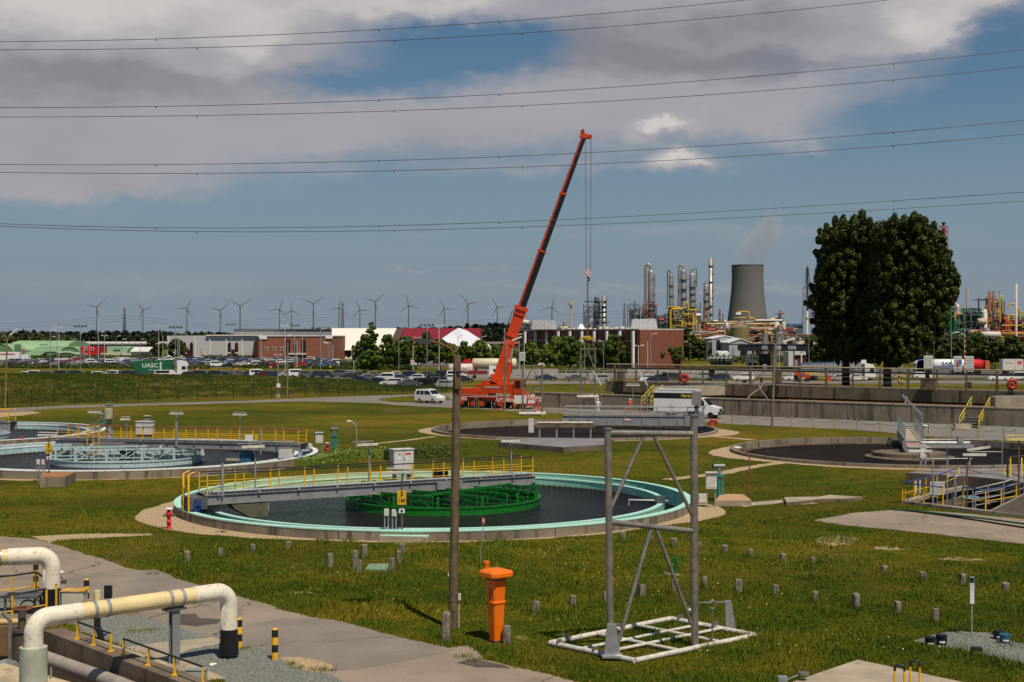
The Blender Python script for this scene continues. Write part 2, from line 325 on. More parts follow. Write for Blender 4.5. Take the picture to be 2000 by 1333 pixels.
# ================================================================== GROUND
def circ(cx,cy,r,n=96):return[Vector((cx+r*math.cos(2*math.pi*i/n),cy+r*math.sin(2*math.pi*i/n),0))for i in range(n)]
TK={'mint':(-4.3,79.0,14.3,.5,-.12),'blue':(-29.14,106.5,14.3,.6,-.05),'far_blue':(-52.5,130.2,14.3,.6,-.05),'round':(6.2,140.0,14.2,.25,-.35),'right':(31.8,113.6,14.0,.25,-.30)}
TR0=Vector((-14.6,43.8,0));TRD=Vector((.664,-.748,0));TRN=Vector((.748,.664,0))
TRENCH=[TR0,TR0+TRD*14,Vector((-20,28,0)),Vector((-26,45.4,0)),Vector((-16.0,45.4,0))]
PIT=[g(1768,984),g(1905,1001),g(2010,1012),g(2120,1000),g(2050,953),g(1900,951),g(1830,966)]
def pts_in(poly,X,Y):
 c=np.zeros(len(X),bool);k=len(poly)
 for i in range(k):
  x0,y0,x1,y1=poly[i][0],poly[i][1],poly[i-1][0],poly[i-1][1]
  if y0==y1:continue
  c^=((y0>Y)!=(y1>Y))&(X<(x1-x0)*(Y-y0)/(y1-y0)+x0)
 return c
def grass_fn(dry,tint=1.0):
 def fn(t,vec,c,b):
  a=t.mix(t.ss(t.noise(vec,.9,5,.65),.35,.62),(.064*tint,.094*tint,.007),(.158*tint,.142*tint,.011))
  a=t.mix(t.ss(t.noise(vec,.16,4,.6),.44,.60,0,.85),a,(.175,.122,.018))
  a=t.mix(t.ss(t.noise(t.scale(vec,1,.55,1),.10,6,.68,dist=.6),.60-dry,.72-dry,0,.85),a,(.235,.155,.052))
  a=t.mix(t.ss(t.noise(vec,.07,4,.6,dist=1),.55,.75,0,.7),a,(.040,.088,.007))
  a=t.mix(t.ss(t.noise(vec,14,2,.7),.60,.70,0,.45),a,(.022,.030,.006))
  a=t.mix(t.ss(t.noise(t.scale(vec,.7,1,1),.045,4,.6,dist=.5),.40,.60),t.mix(1.0,a,(.60,.72,.7),'MULTIPLY'),t.mix(1.0,a,(1.12,1.05,1),'MULTIPLY'))
  bn=t.new('ShaderNodeBump');bn.inputs['Strength'].default_value=.9;bn.inputs['Distance'].default_value=.25
  t.l.new(t.noise(vec,6,6,.75),bn.inputs['Height']);t.l.new(bn.outputs[0],b.inputs['Normal']);return a
 return fn
ground_m=mat('meadow_ground',(.07,.08,.01),.95,fn=grass_fn(.03),spec=.05)
bank_m=mat('bank_ground',(.07,.08,.01),.95,fn=grass_fn(.02,.65),spec=.05)
def flat_poly(loops,z):
 loops=[[Vector((p[0],p[1],z))for p in l]for l in loops];mb=MB();allv=[p for l in loops for p in l]
 fs=[]
 for t in geometry.tessellate_polygon(loops):
  a,b_,c=(allv[i]for i in t);fs.append(t if(b_-a).cross(c-a).z>0 else t[::-1])
 mb.add(allv,fs);return mb
holes=[circ(x,y,r-.15)for x,y,r,_,_ in TK.values()]+[TRENCH,PIT]
flat_poly([[Vector((-4000,-60,0)),Vector((4000,-60,0)),Vector((6000,9000,0)),Vector((-6000,9000,0))]]+holes,0).struct('ground',ground_m)
NOGRASS=[[(p.x,p.y)for p in(TR0-TRD+TRN*-.2,TR0+TRD*15,TR0+TRD*15+TRN*.9,TR0-TRD+TRN*.9)]]+[[(p[0],p[1])for p in h]for h in(circ(x,y,r+.25,48)for x,y,r,_,_ in TK.values())]+[TRENCH,PIT]
def jit(poly,step,amp,seed=1):
 r=random.Random(seed);o=[]
 for i,p in enumerate(poly):
  q=poly[(i+1)%len(poly)];L=(q-p).length;k=max(1,min(60,int(L/step)))
  for j in range(k):
   v=p.lerp(q,j/k);o.append(v+Vector((r.uniform(-amp,amp),r.uniform(-amp,amp),0)))
 return o
def sheet(name,px,z,m_,step=.7,amp=.12,seed=1,grass=False,world=False):
 P=[Vector(p)for p in px]if world else[g(*p)for p in px]
 P=jit(P,step,amp,seed)if amp else P
 if not grass:NOGRASS.append([(p.x,p.y)for p in P])
 return flat_poly([P],z).struct(name,m_)
sheet('access_road',[(-300,1046),(0,1048),(60,1052),(95,1060),(150,1078),(200,1092),(260,1113),(310,1128),(370,1140),(400,1150),(470,1166),(520,1180),(600,1206),(650,1211),(710,1230),(780,1245),(870,1266),(920,1262),(950,1287),(1000,1302),(1080,1320),(1140,1335),(1400,1420),(820,1480),(440,1330),(245,1268),(140,1222),(80,1214),(-100,1216),(-300,1216)],.004,asph,.5,.10)
sheet('asphalt_patch',[(115,1132),(210,1117),(308,1113),(345,1130),(400,1148),(300,1160),(190,1166),(130,1150)],.008,asphg,.4,.05,2)
sheet('asphalt_patch',[(330,1232),(470,1222),(560,1208),(648,1210),(760,1240),(888,1270),(800,1290),(700,1308),(640,1312),(560,1296),(470,1262),(400,1245)],.008,asphg,.4,.05,3)
dark_patch_m=mat('dark_patch',(.085,.068,.054),.8,var=.2,scale=2)  # flat dark brown colour for the irregular patches laid on the asphalt
sheet('dark_patch',[(330,1212),(345,1201),(380,1199),(392,1208),(428,1211),(425,1219),(380,1224),(345,1220)],.012,dark_patch_m,.3,.05,4)
sheet('dark_patch',[(895,1295),(915,1288),(985,1300),(1000,1306),(930,1304)],.012,dark_patch_m,.3,.05,4)
sheet('sandy_path',[(60,1049),(160,1043),(297,1043),(304,1047),(150,1053),(97,1060)],.009,sand,.4,.12,5)
sheet('gravel_bed',[(-60,1166),(60,1150),(100,1160),(150,1188),(250,1202),(310,1212),(380,1236),(402,1246),(330,1257),(255,1268),(140,1222),(60,1206),(-60,1210)],.010,gravel,.4,.08,6)
sheet('gravel_bed',[(345,1282),(372,1270),(440,1256),(490,1262),(545,1280),(600,1302),(660,1325),(700,1348),(600,1372),(440,1332),(428,1318),(380,1300)],.010,gravel,.4,.08,7)
sheet('sand_patch',[(545,1286),(590,1284),(640,1296),(660,1306),(620,1316),(580,1306)],.014,sand,.3,.08,8)
sheet('concrete_strip',[(240,1266),(330,1254),(415,1246),(448,1255),(372,1269),(345,1280),(382,1300),(440,1326),(400,1332),(300,1290)],.016,concl,.6,.03,9)
def apron(name,key,fn,z,seed):
 x,y,r,_,_=TK[key];rr=random.Random(seed);n_=110;o=[]
 for i in range(n_):
  a=2*math.pi*i/n_;w_=fn(a)+rr.uniform(-.15,.15);o.append(Vector((x+(r+w_)*math.cos(a),y+(r+w_)*math.sin(a),0)))
 NOGRASS.append([(p.x,p.y)for p in o]);flat_poly([o,circ(x,y,r-.1,96)],z).struct(name,sand)
bump_=lambda a,c,w,h:h*math.exp(-(((a-c+math.pi)%(2*math.pi)-math.pi)/w)**2)
apron('sand_apron','mint',lambda a:.35+bump_(a,R_(203),.42,1.7)+bump_(a,R_(345),.3,1.6)+bump_(a,R_(230),.3,.8),.012,1)
apron('sand_apron','blue',lambda a:.3+bump_(a,R_(255),.2,.5)+bump_(a,R_(5),.3,1.0),.012,2)
apron('sand_apron','far_blue',lambda a:.3,.012,3)
apron('sand_apron','round',lambda a:.45+bump_(a,R_(180),.4,.9)+bump_(a,R_(345),.35,1.8),.012,4)
apron('sand_apron','right',lambda a:.5+bump_(a,R_(188),.4,1.6)+bump_(a,R_(250),.6,.6),.012,5)
def strip(name,pts,w_,z,m_,seed=1,world=False):
 P=[Vector(p)for p in pts]if world else[g(*p)for p in pts];L,Rr=[],[]
 for i,p in enumerate(P):
  d=(P[min(i+1,len(P)-1)]-P[max(i-1,0)]).normalized();nn=Vector((-d.y,d.x,0))*w_/2;L.append(p+nn);Rr.append(p-nn)
 return sheet(name,L+Rr[::-1],z,m_,.8,w_*.12,seed,world=True)
strip('trodden_path',[(732,867),(790,861),(850,853)],.7,.010,sand,1)
strip('trodden_path',[(1300,938),(1415,924),(1460,914),(1540,902)],1.1,.010,sand,2)
strip('trodden_path',[(1372,852),(1420,855),(1470,860)],1.0,.010,sand,3)
strip('trodden_path',[(1440,988),(1540,978),(1580,985)],1.2,.010,concl,4)
sheet('service_road',[(-200,803),(0,799),(115,793),(330,787),(480,783),(600,778),(650,776),(735,773),(870,769),(900,764),(1020,772),(1040,790),(1500,810),(2000,831),(2300,843),(2300,886),(2000,863),(1830,853),(1640,838),(1500,832),(1430,829),(1350,822),(1240,812),(1100,808),(1000,803),(930,799),(860,796),(790,793),(740,788),(600,784),(480,787),(330,791),(115,798),(0,806),(-200,811)],.004,road_m,3,.3,10)
sheet('grass_island',[(742,779),(790,775),(850,772),(875,775),(880,781),(850,786),(770,786),(745,783)],.009,ground_m,1.5,.3,11,grass=True)
sheet('gravel_strip',[(1480,811),(2000,832),(2300,845),(2300,862),(2000,847),(1850,838),(1700,828),(1560,818)],.010,gravel,2,.3,12)
sheet('sandy_path',[(-100,812),(0,806),(60,804),(80,807),(40,812),(0,816),(-100,818)],.009,sand,1,.3,13)
sheet('concrete_yard',[(1590,1017),(1665,1003),(1755,995),(1900,1004),(2060,1022),(2300,1045),(2300,1105),(2000,1064),(1900,1051),(1800,1041),(1740,1035),(1640,1026)],.004,asph,.8,.12,14)
sheet('bare_soil',[(1590,1049),(1620,1046),(1670,1050),(1675,1062),(1630,1068),(1600,1060)],.006,sand,.3,.25,15,grass=True)
for i_,q_ in enumerate([(1735,1071,34),(1880,1092,46),(1310,1120,20),(580,1157,50),(1025,1247,24)]):
 a_,b_,w_=q_;sheet('bare_soil',[(a_-w_,b_),(a_-w_*.3,b_-3),(a_+w_*.6,b_-1),(a_+w_,b_+3),(a_+w_*.2,b_+4),(a_-w_*.7,b_+3)],.006,sand,.25,.16,20+i_,grass=True)
sheet('gravel_bed',[(1785,1252),(1830,1240),(1870,1232),(1930,1238),(1990,1256),(2060,1270),(2060,1310),(1990,1300),(1940,1290),(1880,1272),(1820,1262)],.006,gravel,.35,.15,16)
sheet('car_park',[(-400,734.5),(900,734.5),(905,752),(700,753),(640,753),(-400,753)],.006,lot_m,20,.1,17)
sheet('car_park',[(-900,704),(1010,704),(1010,717),(660,717),(640,718),(-900,718)],.006,lot_m,20,.1,18)
sheet('far_road',[(905,721),(1400,721),(2500,722),(2500,737),(1400,738),(1000,740),(905,744)],.006,road_m,10,.2,19)
sheet('far_road',[(1000,744),(2500,744),(2500,749),(1000,750)],.006,road_m,10,.2,20)
# ------------------------------------------------------------------ grassy bank behind the fence
def dfront(px):return 189+px/873*50
def bank_z(px):return float(np.interp(px,[-600,0,150,300,450,560,640,700,750,820,870],[3.4,3.2,2.9,2.5,2.1,1.65,1.2,.65,.35,.1,0]))
def bank_h(px,d):
 s=(d-dfront(px))/46.0
 f=(3*s*s-2*s**3)if s<1 else max(0,1-(s-1)/.32)
 return bank_z(px)*max(0,min(1,f))
mb=MB();nx,ny=190,30;br=random.Random(5)
for j in range(ny+1):
 for i in range(nx+1):
  px=-1300+i*2175/nx;d=dfront(px)+.5+j/ny*62;mb.v.append(((px-CX)*d/F,d,.008+bank_h(px,d)+(br.uniform(-.10,.10)if 0<j<ny and bank_z(px)>.3 else 0)))
for j in range(ny):
 for i in range(nx):mb.f.append((j*(nx+1)+i,j*(nx+1)+i+1,(j+1)*(nx+1)+i+1,(j+1)*(nx+1)+i));mb.mi.append(0);mb.sm.append(True)
mb.struct('grass_bank',bank_m)
# ================================================================== ROUND TANKS
def ring_band(mb,c,r,z0,z1,th,n=72):mb.lathe([(r,z0),(r,z1),(r-th,z1),(r-th,z0),(r,z0)],c,n,smooth=False)
TLAB={'mint':'mint green painted round settling tank, nearest of all, with a channel inside its rim','blue':'pale blue rimmed round settling tank behind the mint one, with a flaking chalky rim','far_blue':'pale blue rimmed round tank cut by the left edge of the photo'}
def launder_tank(key,paint,rimp,teeth_m):
 x,y,r,zt,zw=TK[key];c=(x,y,0);t=T('settling_tank',TLAB[key],'settling tank',(x,y,0))
 m=MB();m.lathe([(r,-.3),(r,zt-.07)],(0,0,0),128);m.build('outer_wall',concs,t)
 m=MB();m.lathe([(r,zt-.07),(r+.02,zt-.06),(r+.02,zt),(r-.36,zt),(r-.36,zt-.05)],(0,0,0),128,smooth=False);m.build('rim',rimp,t)
 m=MB();m.lathe([(r-.35,zt-.05),(r-.35,-.55),(r-1.5,-.55)],(0,0,0),128);m.build('channel',paint,t)
 m=MB();m.lathe([(r-1.5,-.55),(r-1.5,zt-.16)],(0,0,0),128);m.lathe([(r-1.75,zt-.16),(r-1.75,-1.2)],(0,0,0),128);m.build('inner_wall',paint,t)
 m=MB();m.lathe([(r-1.48,zt-.20),(r-1.48,zt-.12),(r-1.78,zt-.12),(r-1.78,zt-.20)],(0,0,0),128,smooth=False);m.build('inner_rim',rimp,t)
 m=MB();k=380;rt=r-1.80;P_=[]
 for i in range(k):
  a=2*math.pi*i/k;c_,s_=rt*math.cos(a),rt*math.sin(a);P_+=[(c_,s_,zw-.1),(c_,s_,zw+(.08 if i%2 else .015))]
 m.add(P_,[(2*i,2*((i+1)%k),2*((i+1)%k)+1,2*i+1)for i in range(k)]);m.build('weir_plate',teeth_m,t)
 w_=MB();w_.add(circ(x,y,r-1.7),[tuple(range(96))]);w_.v=[(a,b,zw)for a,b,_ in w_.v];w_.struct('tank_water',water_m)
 w_=MB();w_.lathe([(r-.35,-.42),(r-1.5,-.42)],c,96);w_.struct('channel_water',water_s);return t
teeth_m=mat('weir_teeth_steel',(.10,.075,.035),.7,var=.4,scale=6)
tm=launder_tank('mint',mint,mintl,teeth_m);launder_tank('blue',sky_b,wht_b,teeth_m);launder_tank('far_blue',sky_b,wht_b,teeth_m)
x,y,r,zt,zw=TK['mint']
for i in range(26):
 a=2*math.pi*(i+.4)/26;m=MB();m.box(((r+.004)*math.cos(a),(r+.004)*math.sin(a),.2),(.02,.035,.42),rz=a);m.build('wall_joint',mat('joint_filler',(.05,.045,.04),.9),tm)
def plain_tank(key,label):
 x,y,r,zt,zw=TK[key];t=T('concrete_tank',label,'tank',(x,y,0))
 m=MB();m.lathe([(r,-.3),(r,zt),(r-.35,zt),(r-.35,zw-.8)],(0,0,0),128,smooth=False);m.build('wall',concs,t)
 m=MB();m.lathe([(r-.95,zw-.4),(r-.95,zw+.10),(r-1.05,zw+.10),(r-1.05,zw-.4)],(0,0,0),128,smooth=False);m.build('weir_ring',concd,t)
 w_=MB();w_.add(circ(x,y,r-.3),[tuple(range(96))]);w_.v=[(a,b,zw)for a,b,_ in w_.v];w_.struct('tank_water',water_s);return t
plain_tank('round','sunken round concrete tank beside the orange crane, bridged by the grey walkway')
plain_tank('right','sunken round concrete tank with dark water and a round concrete island in it')
# ------------------------------------------------------------------ truss rings floating in the centre
def truss_ring(c,r,zw,m_,label,dirang,band=None,th=.60):
 t=T('truss_ring',label,'baffle ring',(c[0],c[1],0))
 m=MB();ring_band(m,(0,0,0),r,zw-.15,zw+.42,.06);m.build('baffle_band',band or m_,t)
 m=MB();ring_band(m,(0,0,0),r+.05,zw+.36,zw+.44,.16);m.build('band_flange',m_,t)
 zb,zt=zw+.38,zw+.38+th
 k=14
 for i in range(k):
  a=2*math.pi*(i+.5)/k;p=Vector(((r-.1)*math.cos(a),(r-.1)*math.sin(a),0));m=MB();m.bar(p+Vector((0,0,zb-.3)),p+Vector((0,0,zt)),.16);m.build('post',m_,t)
 dv=Vector((math.cos(dirang),math.sin(dirang),0));nv=Vector((-dv.y,dv.x,0))
 for k,o in enumerate((-.78,-.3,.2,.66)if th>.7 else(-.82,-.5,-.18,.16,.48,.8)):
  hl=(r-.1)*math.sqrt(1-o*o);a,b=nv*o*r-dv*hl,nv*o*r+dv*hl;m=MB()
  m.bar(a+Vector((0,0,zt)),b+Vector((0,0,zt)),.11,.12);m.bar(a+Vector((0,0,zb)),b+Vector((0,0,zb)),.08)
  q=max(2,int(2*hl/1.25))
  for i in range(q):
   p0,p1=a.lerp(b,i/q),a.lerp(b,(i+1)/q);m.bar(p0+Vector((0,0,zt if i%2 else zb)),p1+Vector((0,0,zb if i%2 else zt)),.055);m.bar(p1+Vector((0,0,zb)),p1+Vector((0,0,zt)),.055)
  m.build('truss',m_,t)
 m=MB()
 for s in(-1,1):
  m.bar(dv*s*r*.45-nv*r*.85+Vector((0,0,zt+.04)),dv*s*r*.45+nv*r*.85+Vector((0,0,zt+.04)),.12)
 m.build('cross_beam',m_,t)
 m=MB();m.cyl((0,0,-1),.6,zt+1.0,20);m.build('centre_column',greyd,t);return t
truss_ring((-3.95,80.3),5.55,TK['mint'][4],green_t,'bright green truss ring in the centre of the mint tank',R_(-37))
truss_ring((-29.14,106.6),5.65,TK['blue'][4],blue_t,'pale blue rusting truss ring in the centre of the blue rimmed tank',R_(12),th=.85)
truss_ring((-52.5,130.2),5.65,TK['far_blue'][4],blue_t,'pale blue truss ring at the left edge of the photo',R_(20))
# ================================================================== SCRAPER BRIDGES
def rail(m,a,b,zs,post_sp,r,posts=None,rails=None,h=1.1):
 """handrail along a-b: posts into m['post'], rails"""
def lamp_t(parent,p,h,dx=.0,w_=1.25,name='work_light',bend=True,tube_m=None,lab=None):
 """small post with a long tube lamp on top"""
 m=MB();p=Vector(p);q=p+Vector((0,0,h))
 if bend:m.tube([p,p+Vector((0,0,h*.8)),p+Vector((-.12,0,h*.93)),p+Vector((-.34,0,h+.08))],.045,8);q=p+Vector((-.36,0,h+.08))
 else:m.tube([p,q],.045,8)
 m.bar(q+Vector((-w_/2,0,.04)),q+Vector((w_/2,0,.04)),.05,.05);o=m.build(name,galv,parent,lab)
 m=MB();m.box(q+Vector((.12,-.28,-.12)),(w_,.16,.12));m.build('tube_lamp',mat('lamp_diffuser',(.6,.58,.5),.35),o);return o
def bridge(label,A,B,zb,zt,width,rail_to,rails_m,top_m,steel,mid,cabinet=None,near_pipe=True,lamps=(),skip=(),posts_n=None,h=1.08,rail_tube=True,webs=0):
 A,B=Vector(A),Vector(B);L=(B-A).length;ang=math.atan2(B.y-A.y,B.x-A.x)
 t=T('scraper_bridge',label,'scraper bridge',(A.x,A.y,0),ang);hw=width/2
 for s in(-1,1):
  m=MB();m.box((L/2,s*hw,(zb+zt)/2),(L,.10,zt-zb-.12));m.box((L/2,s*hw,zt-.04),(L,.26,.05));m.box((L/2,s*hw,zb+.03),(L,.26,.05))
  for i in range(webs):m.box((L*(i+.5)/webs,s*(hw+.08),(zb+zt)/2),(.05,.10,zt-zb-.14))
  m.build('girder',steel,t)
 m=MB();m.box((L/2,0,zt+.01),(L-.05,width-.3,.05));m.build('deck',mat('deck_grating',(.17,.165,.16),.7,var=.3,scale=8),t)
 if near_pipe:
  m=MB();m.tube([(.4,-hw-.12,zt+.12),(L-.4,-hw-.12,zt+.12)],.07,10)
  for i in range(int(L/2.2)):m.box((.7+i*2.2,-hw-.12,zt+.02),(.12,.2,.14))
  m.build('cable_pipe',galv,t)
 k=posts_n or int(L/1.9)
 for s in(-1,1):
  rm,tm_,pm=MB(),MB(),None
  for i in range(k+1):
   x=.15+(L-.3)*i/k;pm=MB();pm.bar((x,s*hw,zt-.2),(x,s*hw,zt+h),.06);pm.build('rail_post',rails_m,t)
  rm.tube([(.15,s*hw,zt+h*.52),(L-.15,s*hw,zt+h*.52)],.022,6);rm.tube([(.15,s*hw,zt+.26),(L-.15,s*hw,zt+.26)],.02,6);rm.build('mid_rail',rails_m,t)
  tm_.tube([(.15,s*hw,zt+h),(L-.15,s*hw,zt+h)],.035,8);tm_.build('handrail',top_m,t)
 return t,L,hw
def cabinet(parent,c,sz,m_=None,doors=2,name='control_cabinet',marks=True):
 m=MB();x,y,z=c;w_,d_,h_=sz;m.box((x,y,z+h_/2),sz);m.box((x,y,z+h_+.03),(w_+.10,d_+.10,.05));o=m.build(name,m_ or whited,parent)
 m=MB()
 for i in range(1,doors):m.box((x-w_/2+w_*i/doors,y-d_/2-.004,z+h_/2),(.02,.012,h_*.92))
 m.box((x+.06,y-d_/2-.02,z+h_*.5),(.03,.04,.14));m.build('door_seam',greyd,o)
 if marks:
  m=MB();m.box((x-w_*.22,y-d_/2-.006,z+h_*.55),(w_*.12,.01,h_*.18));m.box((x+w_*.2,y-d_/2-.006,z+h_*.5),(w_*.10,.01,h_*.14));m.build('notice',white,o)
  m=MB();m.box((x+w_*.22,y-d_/2-.006,z+h_*.78),(w_*.3,.01,h_*.08));m.box((x-w_*.22,y-d_/2-.006,z+h_*.78),(w_*.1,.01,h_*.07));m.build('warning_label',red,o)
 return o
# --- mint tank bridge
t,L,hw=bridge('grey scraper bridge with yellow posts and black handrails across the mint tank',(-16.1,72.6),(1.0,82.7),.78,1.32,1.3,None,yel,blkr,greyp,True,h=1.05,posts_n=10)
cabinet(t,(11.9,hw+.1,2.0),(1.22,.6,1.05));m=MB();[m.box((11.9+s*.45,hw+.1,1.65),(.07,.4,.75))for s in(-1,1)];m.box((11.9,hw-.2,1.78),(1.2,.2,.22));m.build('cabinet_legs',greyp,t)
lamp_t(t,(2.7,-hw-.1,1.3),2.45,lab='cranked lamp post at the outer end of the bridge');lamp_t(t,(9.2,-hw-.1,1.35),2.25);lamp_t(t,(18.2,-hw-.1,1.35),2.1)
m=MB();m.box((14.0,0,1.62),(.7,.5,.5));m.build('drive_housing',blk,t)
m=MB();m.box((14.1,0,1.05),(1.6,1.9,.40));m.build('centre_platform',greyp,t)
m=MB();m.bar((.9,-hw-.15,1.2),(.9,-hw-.15,2.9),.12);m.build('stanchion',galv,t)
m=MB()
m.box((-.35,-.1,.9),(.9,1.5,.6));m.box((.4,0,.55),(.9,1.0,.4));cg=m.build('end_carriage',greyd,t)
m=MB();m.lathe([(0,-.13),(.34,-.13),(.34,.13),(0,.13)],(0,0,0),20);w1_=m;mm=MB()
for y_ in(-.55,.55):
 ww=MB();ww.tube([(-.2,y_-.13,.72),(-.2,y_+.13,.72)],.34,18);ww.build('wheel',blk,cg)
m=MB();m.tube([(-.45,-.95,.75),(-.45,-.35,.75)],.24,14);m.box((-.45,-.9,.95),(.3,.3,.3));m.build('drive_motor',mat('motor_blue',(.02,.05,.20),.4),cg)
m=MB();m.extr([(1.4,-.8,.72),(3.4,-.8,.72),(3.4,-.8,.02),(2.4,-.8,.02),(1.6,-.8,.5)],(0,1.1,0));m.build('ballast_box',mat('olive_steel',(.10,.095,.06),.7,var=.2),t)
m=MB();m.box((3.42,-.25,.5),(.05,1.0,.36));m.build('ballast_plate',blue_t,t)
m=MB()
for y_ in(-.75,.1):m.tube([(-.85,y_,.2),(-.85,y_,2.4),(-.55,y_,2.5)],.05,8)
m.tube([(-.85,-.75,1.7),(-.85,.1,1.7)],.03,6);m.build('ladder',yel,t)
# --- blue tank bridge (seen from the near side)
t,L,hw=bridge('grey scraper bridge with yellow posts and rusty handrails across the pale blue tank',(-34.6,107.9),(-15.2,102.9),1.08,1.58,1.5,None,yel,rust,greyp,True,h=1.0,posts_n=11)
cabinet(t,(6.7,hw,1.95),(1.25,.6,.95),marks=False);m=MB();m.box((6.7,hw,1.7),(1.1,.5,.5));m.build('cabinet_base',greyd,t)
for x_ in(9.3,14.5):lamp_t(t,(x_,hw+.1,1.4),2.3,bend=False,w_=1.1)
lamp_t(t,(2.4,hw+.1,1.4),2.3,bend=False,w_=1.1)
m=MB();m.box((16.0,-hw-.06,1.98),(.62,.03,.42));m.build('notice_board',white,t);m=MB();m.box((16.6,-hw-.06,1.9),(.24,.03,.6));m.build('yellow_plate',yel,t)
m=MB();m.box((4.6,0,1.2),(2.6,2.4,.5));m.build('centre_platform',greyp,t)
m=MB();m.tube([(4.3,-.3,1.4),(4.3,-.3,2.3)],.3,12);m.tube([(4.3,-.3,2.2),(4.3,-.3,2.5)],.15,12);m.build('drive_motor',galv,t)
m=MB()
for x_ in(3.0,3.5,4.0):m.bar((x_,-1.3,.35),(x_,-1.3,2.75),.05)
for z_ in(.6,1.3,2.0,2.6):m.bar((3.0,-1.3,z_),(4.0,-1.3,z_),.04)
m.build('ladder',yel,t)
m=MB();m.box((15.6,-.1,.45),(.9,1.0,.9));m.build('end_carriage',mat('motor_teal',(.03,.14,.22),.5,var=.3,dirt=((.3,.1,.05),.35,4)),t)
m=MB();m.box((14.6,-.1,.55),(1.1,1.0,.62));m.build('ballast_box',mat('peeling_cream',(.45,.40,.32),.7,var=.2,dirt=((.25,.09,.04),.45,3)),t)
m=MB();m.box((19.0,-.9,.85),(.95,.6,.62));m.build('drive_housing',whited,t)
m=MB();m.bar((17.0,-hw-.2,.8),(17.0,-hw-.2,2.6),.10);m.build('stanchion',galv,t)
m=MB();m.bar((10.2,-hw-.12,1.2),(10.2,-hw-.12,3.1),.14);m.build('stanchion',galv,t)
# --- far left bridge end
t,L,hw=bridge('grey scraper bridge end at the left edge of the photo',(-56.5,128.2),(-45.0,126.9),.95,1.7,1.4,None,yel,yel,galv,True,h=1.1,posts_n=6)
# --- round tank walkway bridge
t,L,hw=bridge('long grey steel walkway bridge over the concrete tank before the white box truck',(5.1,139.6),(18.9,138.0),.64,1.58,1.9,None,galv,galv,greyp,True,h=.85,posts_n=9,webs=8,near_pipe=False)
m=MB();m.box((6.4,-hw-.08,1.2),(.62,.03,.2));m.build('pink_notice',mat('pink_sign',(.7,.42,.42),.6),t)
m=MB();m.box((13.1,-hw-.3,3.35),(.95,.7,1.35));m.build('grey_cabinet',mat('grey_cabinet',(.20,.195,.19),.6,var=.1),t);m=MB();m.bar((13.1,-hw-.3,1.6),(13.1,-hw-.3,2.8),.4);m.build('cabinet_post',greyd,t)
m=MB();m.box((10.8,-hw-.2,3.0),(.45,.3,.42));m.bar((10.6,-hw-.2,1.8),(10.6,-hw-.2,2.9),.05);m.bar((11.0,-hw-.2,1.8),(11.0,-hw-.2,2.9),.05);m.build('switch_box',whited,t)
m=MB();m.box((12.9,0,1.3),(1.9,2.2,1.4));m.build('end_carriage',greyp,t)
for x_,y_ in((3.6,0.3),(8.2,.3)):
 p=Vector((x_,y_,3.4-.1));mm=MB();mm.bar((x_+.1,y_+1.2,1.9),(x_+.1,y_+1.2,4.6),.05);pl=mm.build('lamp_pole',galv,t)
 mm=MB();mm.bar((x_-.75,y_+1.1,6.0),(x_+.1,y_+1.1,4.5),.2,.12);mm.build('tube_lamp',whited,pl)
# --- right tank: narrow bridge reaching the far rim
bA,bB=Vector((32.2,112.4)),Vector((35.4,126.3))
t=T('scraper_bridge','narrow grey footbridge with mesh sides and hopper end, seen end-on at the round island','scraper bridge',(bA.x,bA.y,0),math.atan2(bB.y-bA.y,bB.x-bA.x));L=(bB-bA).length
m=MB();m.box((L/2,0,1.0),(L,1.35,.12));m.build('deck',concl,t)
m=MB()
for s in(-1,1):m.box((L/2,s*.72,.72),(L,.1,.75))
m.build('girder',greyp,t)
for s in(-1,1):
 m=MB()
 for i in range(8):m.bar((L*i/7.3,s*.72,1),(L*i/7.3,s*.72,2.15),.06)
 m.build('side_railing',galv,t)
 m=MB();m.tube([(0,s*.72,2.15),(L,s*.72,2.15)],.035,6);m.tube([(0,s*.72,1.6),(L,s*.72,1.6)],.025,6)
 for i in range(44):m.bar((L*i/44,s*.72,1.05),(L*i/44,s*.72,2.1),.015)
 m.build('handrail',galv,t)
m=MB();m.extr([(-.05,-.95,1.05),(-.05,.95,1.05),(-.05,.95,.55),(-.05,.55,-.12),(-.05,-.55,-.12),(-.05,-.95,.55)],(-.25,0,0));m.build('hopper',greyp,t)
m=MB();m.box((-.33,0,.72),(.03,1.3,.34));m.build('pink_notice',mat('pink_sign',(.7,.42,.42),.6),t)
m=MB();m.bar((.2,-.6,1.0),(.2,-.6,3.3),.07);m.bar((.2,-.55,3.15),(.4,.95,4.7),.14,.16);m.build('tube_lamp',galv,t)
m=MB();m.lathe([(2.9,-.9),(2.9,.12),(0,.12)],(0,0,0),40,smooth=False)
m.lathe([(3.5,-.55),(3.5,-.22),(2.9,-.16)],(0,0,0),40,smooth=False);m.v=[(x+31.9,y+112.8,z)for x,y,z in m.v]
m.thing('concrete_island',concd,'round concrete island in the middle of the right-hand tank','island',(31.9,112.8,0))
# --- centre works of the round tank: flume with a gantry on four legs
t=T('inlet_gantry','weathered steel and concrete inlet gantry standing in the round concrete tank','gantry',(5.0,132.6,0));m=MB()
m.box((0,0,.95),(5.6,1.1,.28));m.build('flume_box',concd,t);m=MB();m.tube([(-2.6,-.2,1.22),(2.6,-.2,1.22)],.17,10);m.build('pipe',tube_g,t)
for x_ in(-2.4,-.8,.8,2.4):
 m=MB();m.bar((x_,-.4,-1),(x_,-.4,.85),.14);m.build('leg',galv,t)
m=MB();m.box((-3.2,-.5,1.0),(.5,.4,1.3));m.build('switch_box',whited,t)
m=MB();m.box((0,.2,1.25),(.5,.5,.5));m.build('actuator',galv,t)
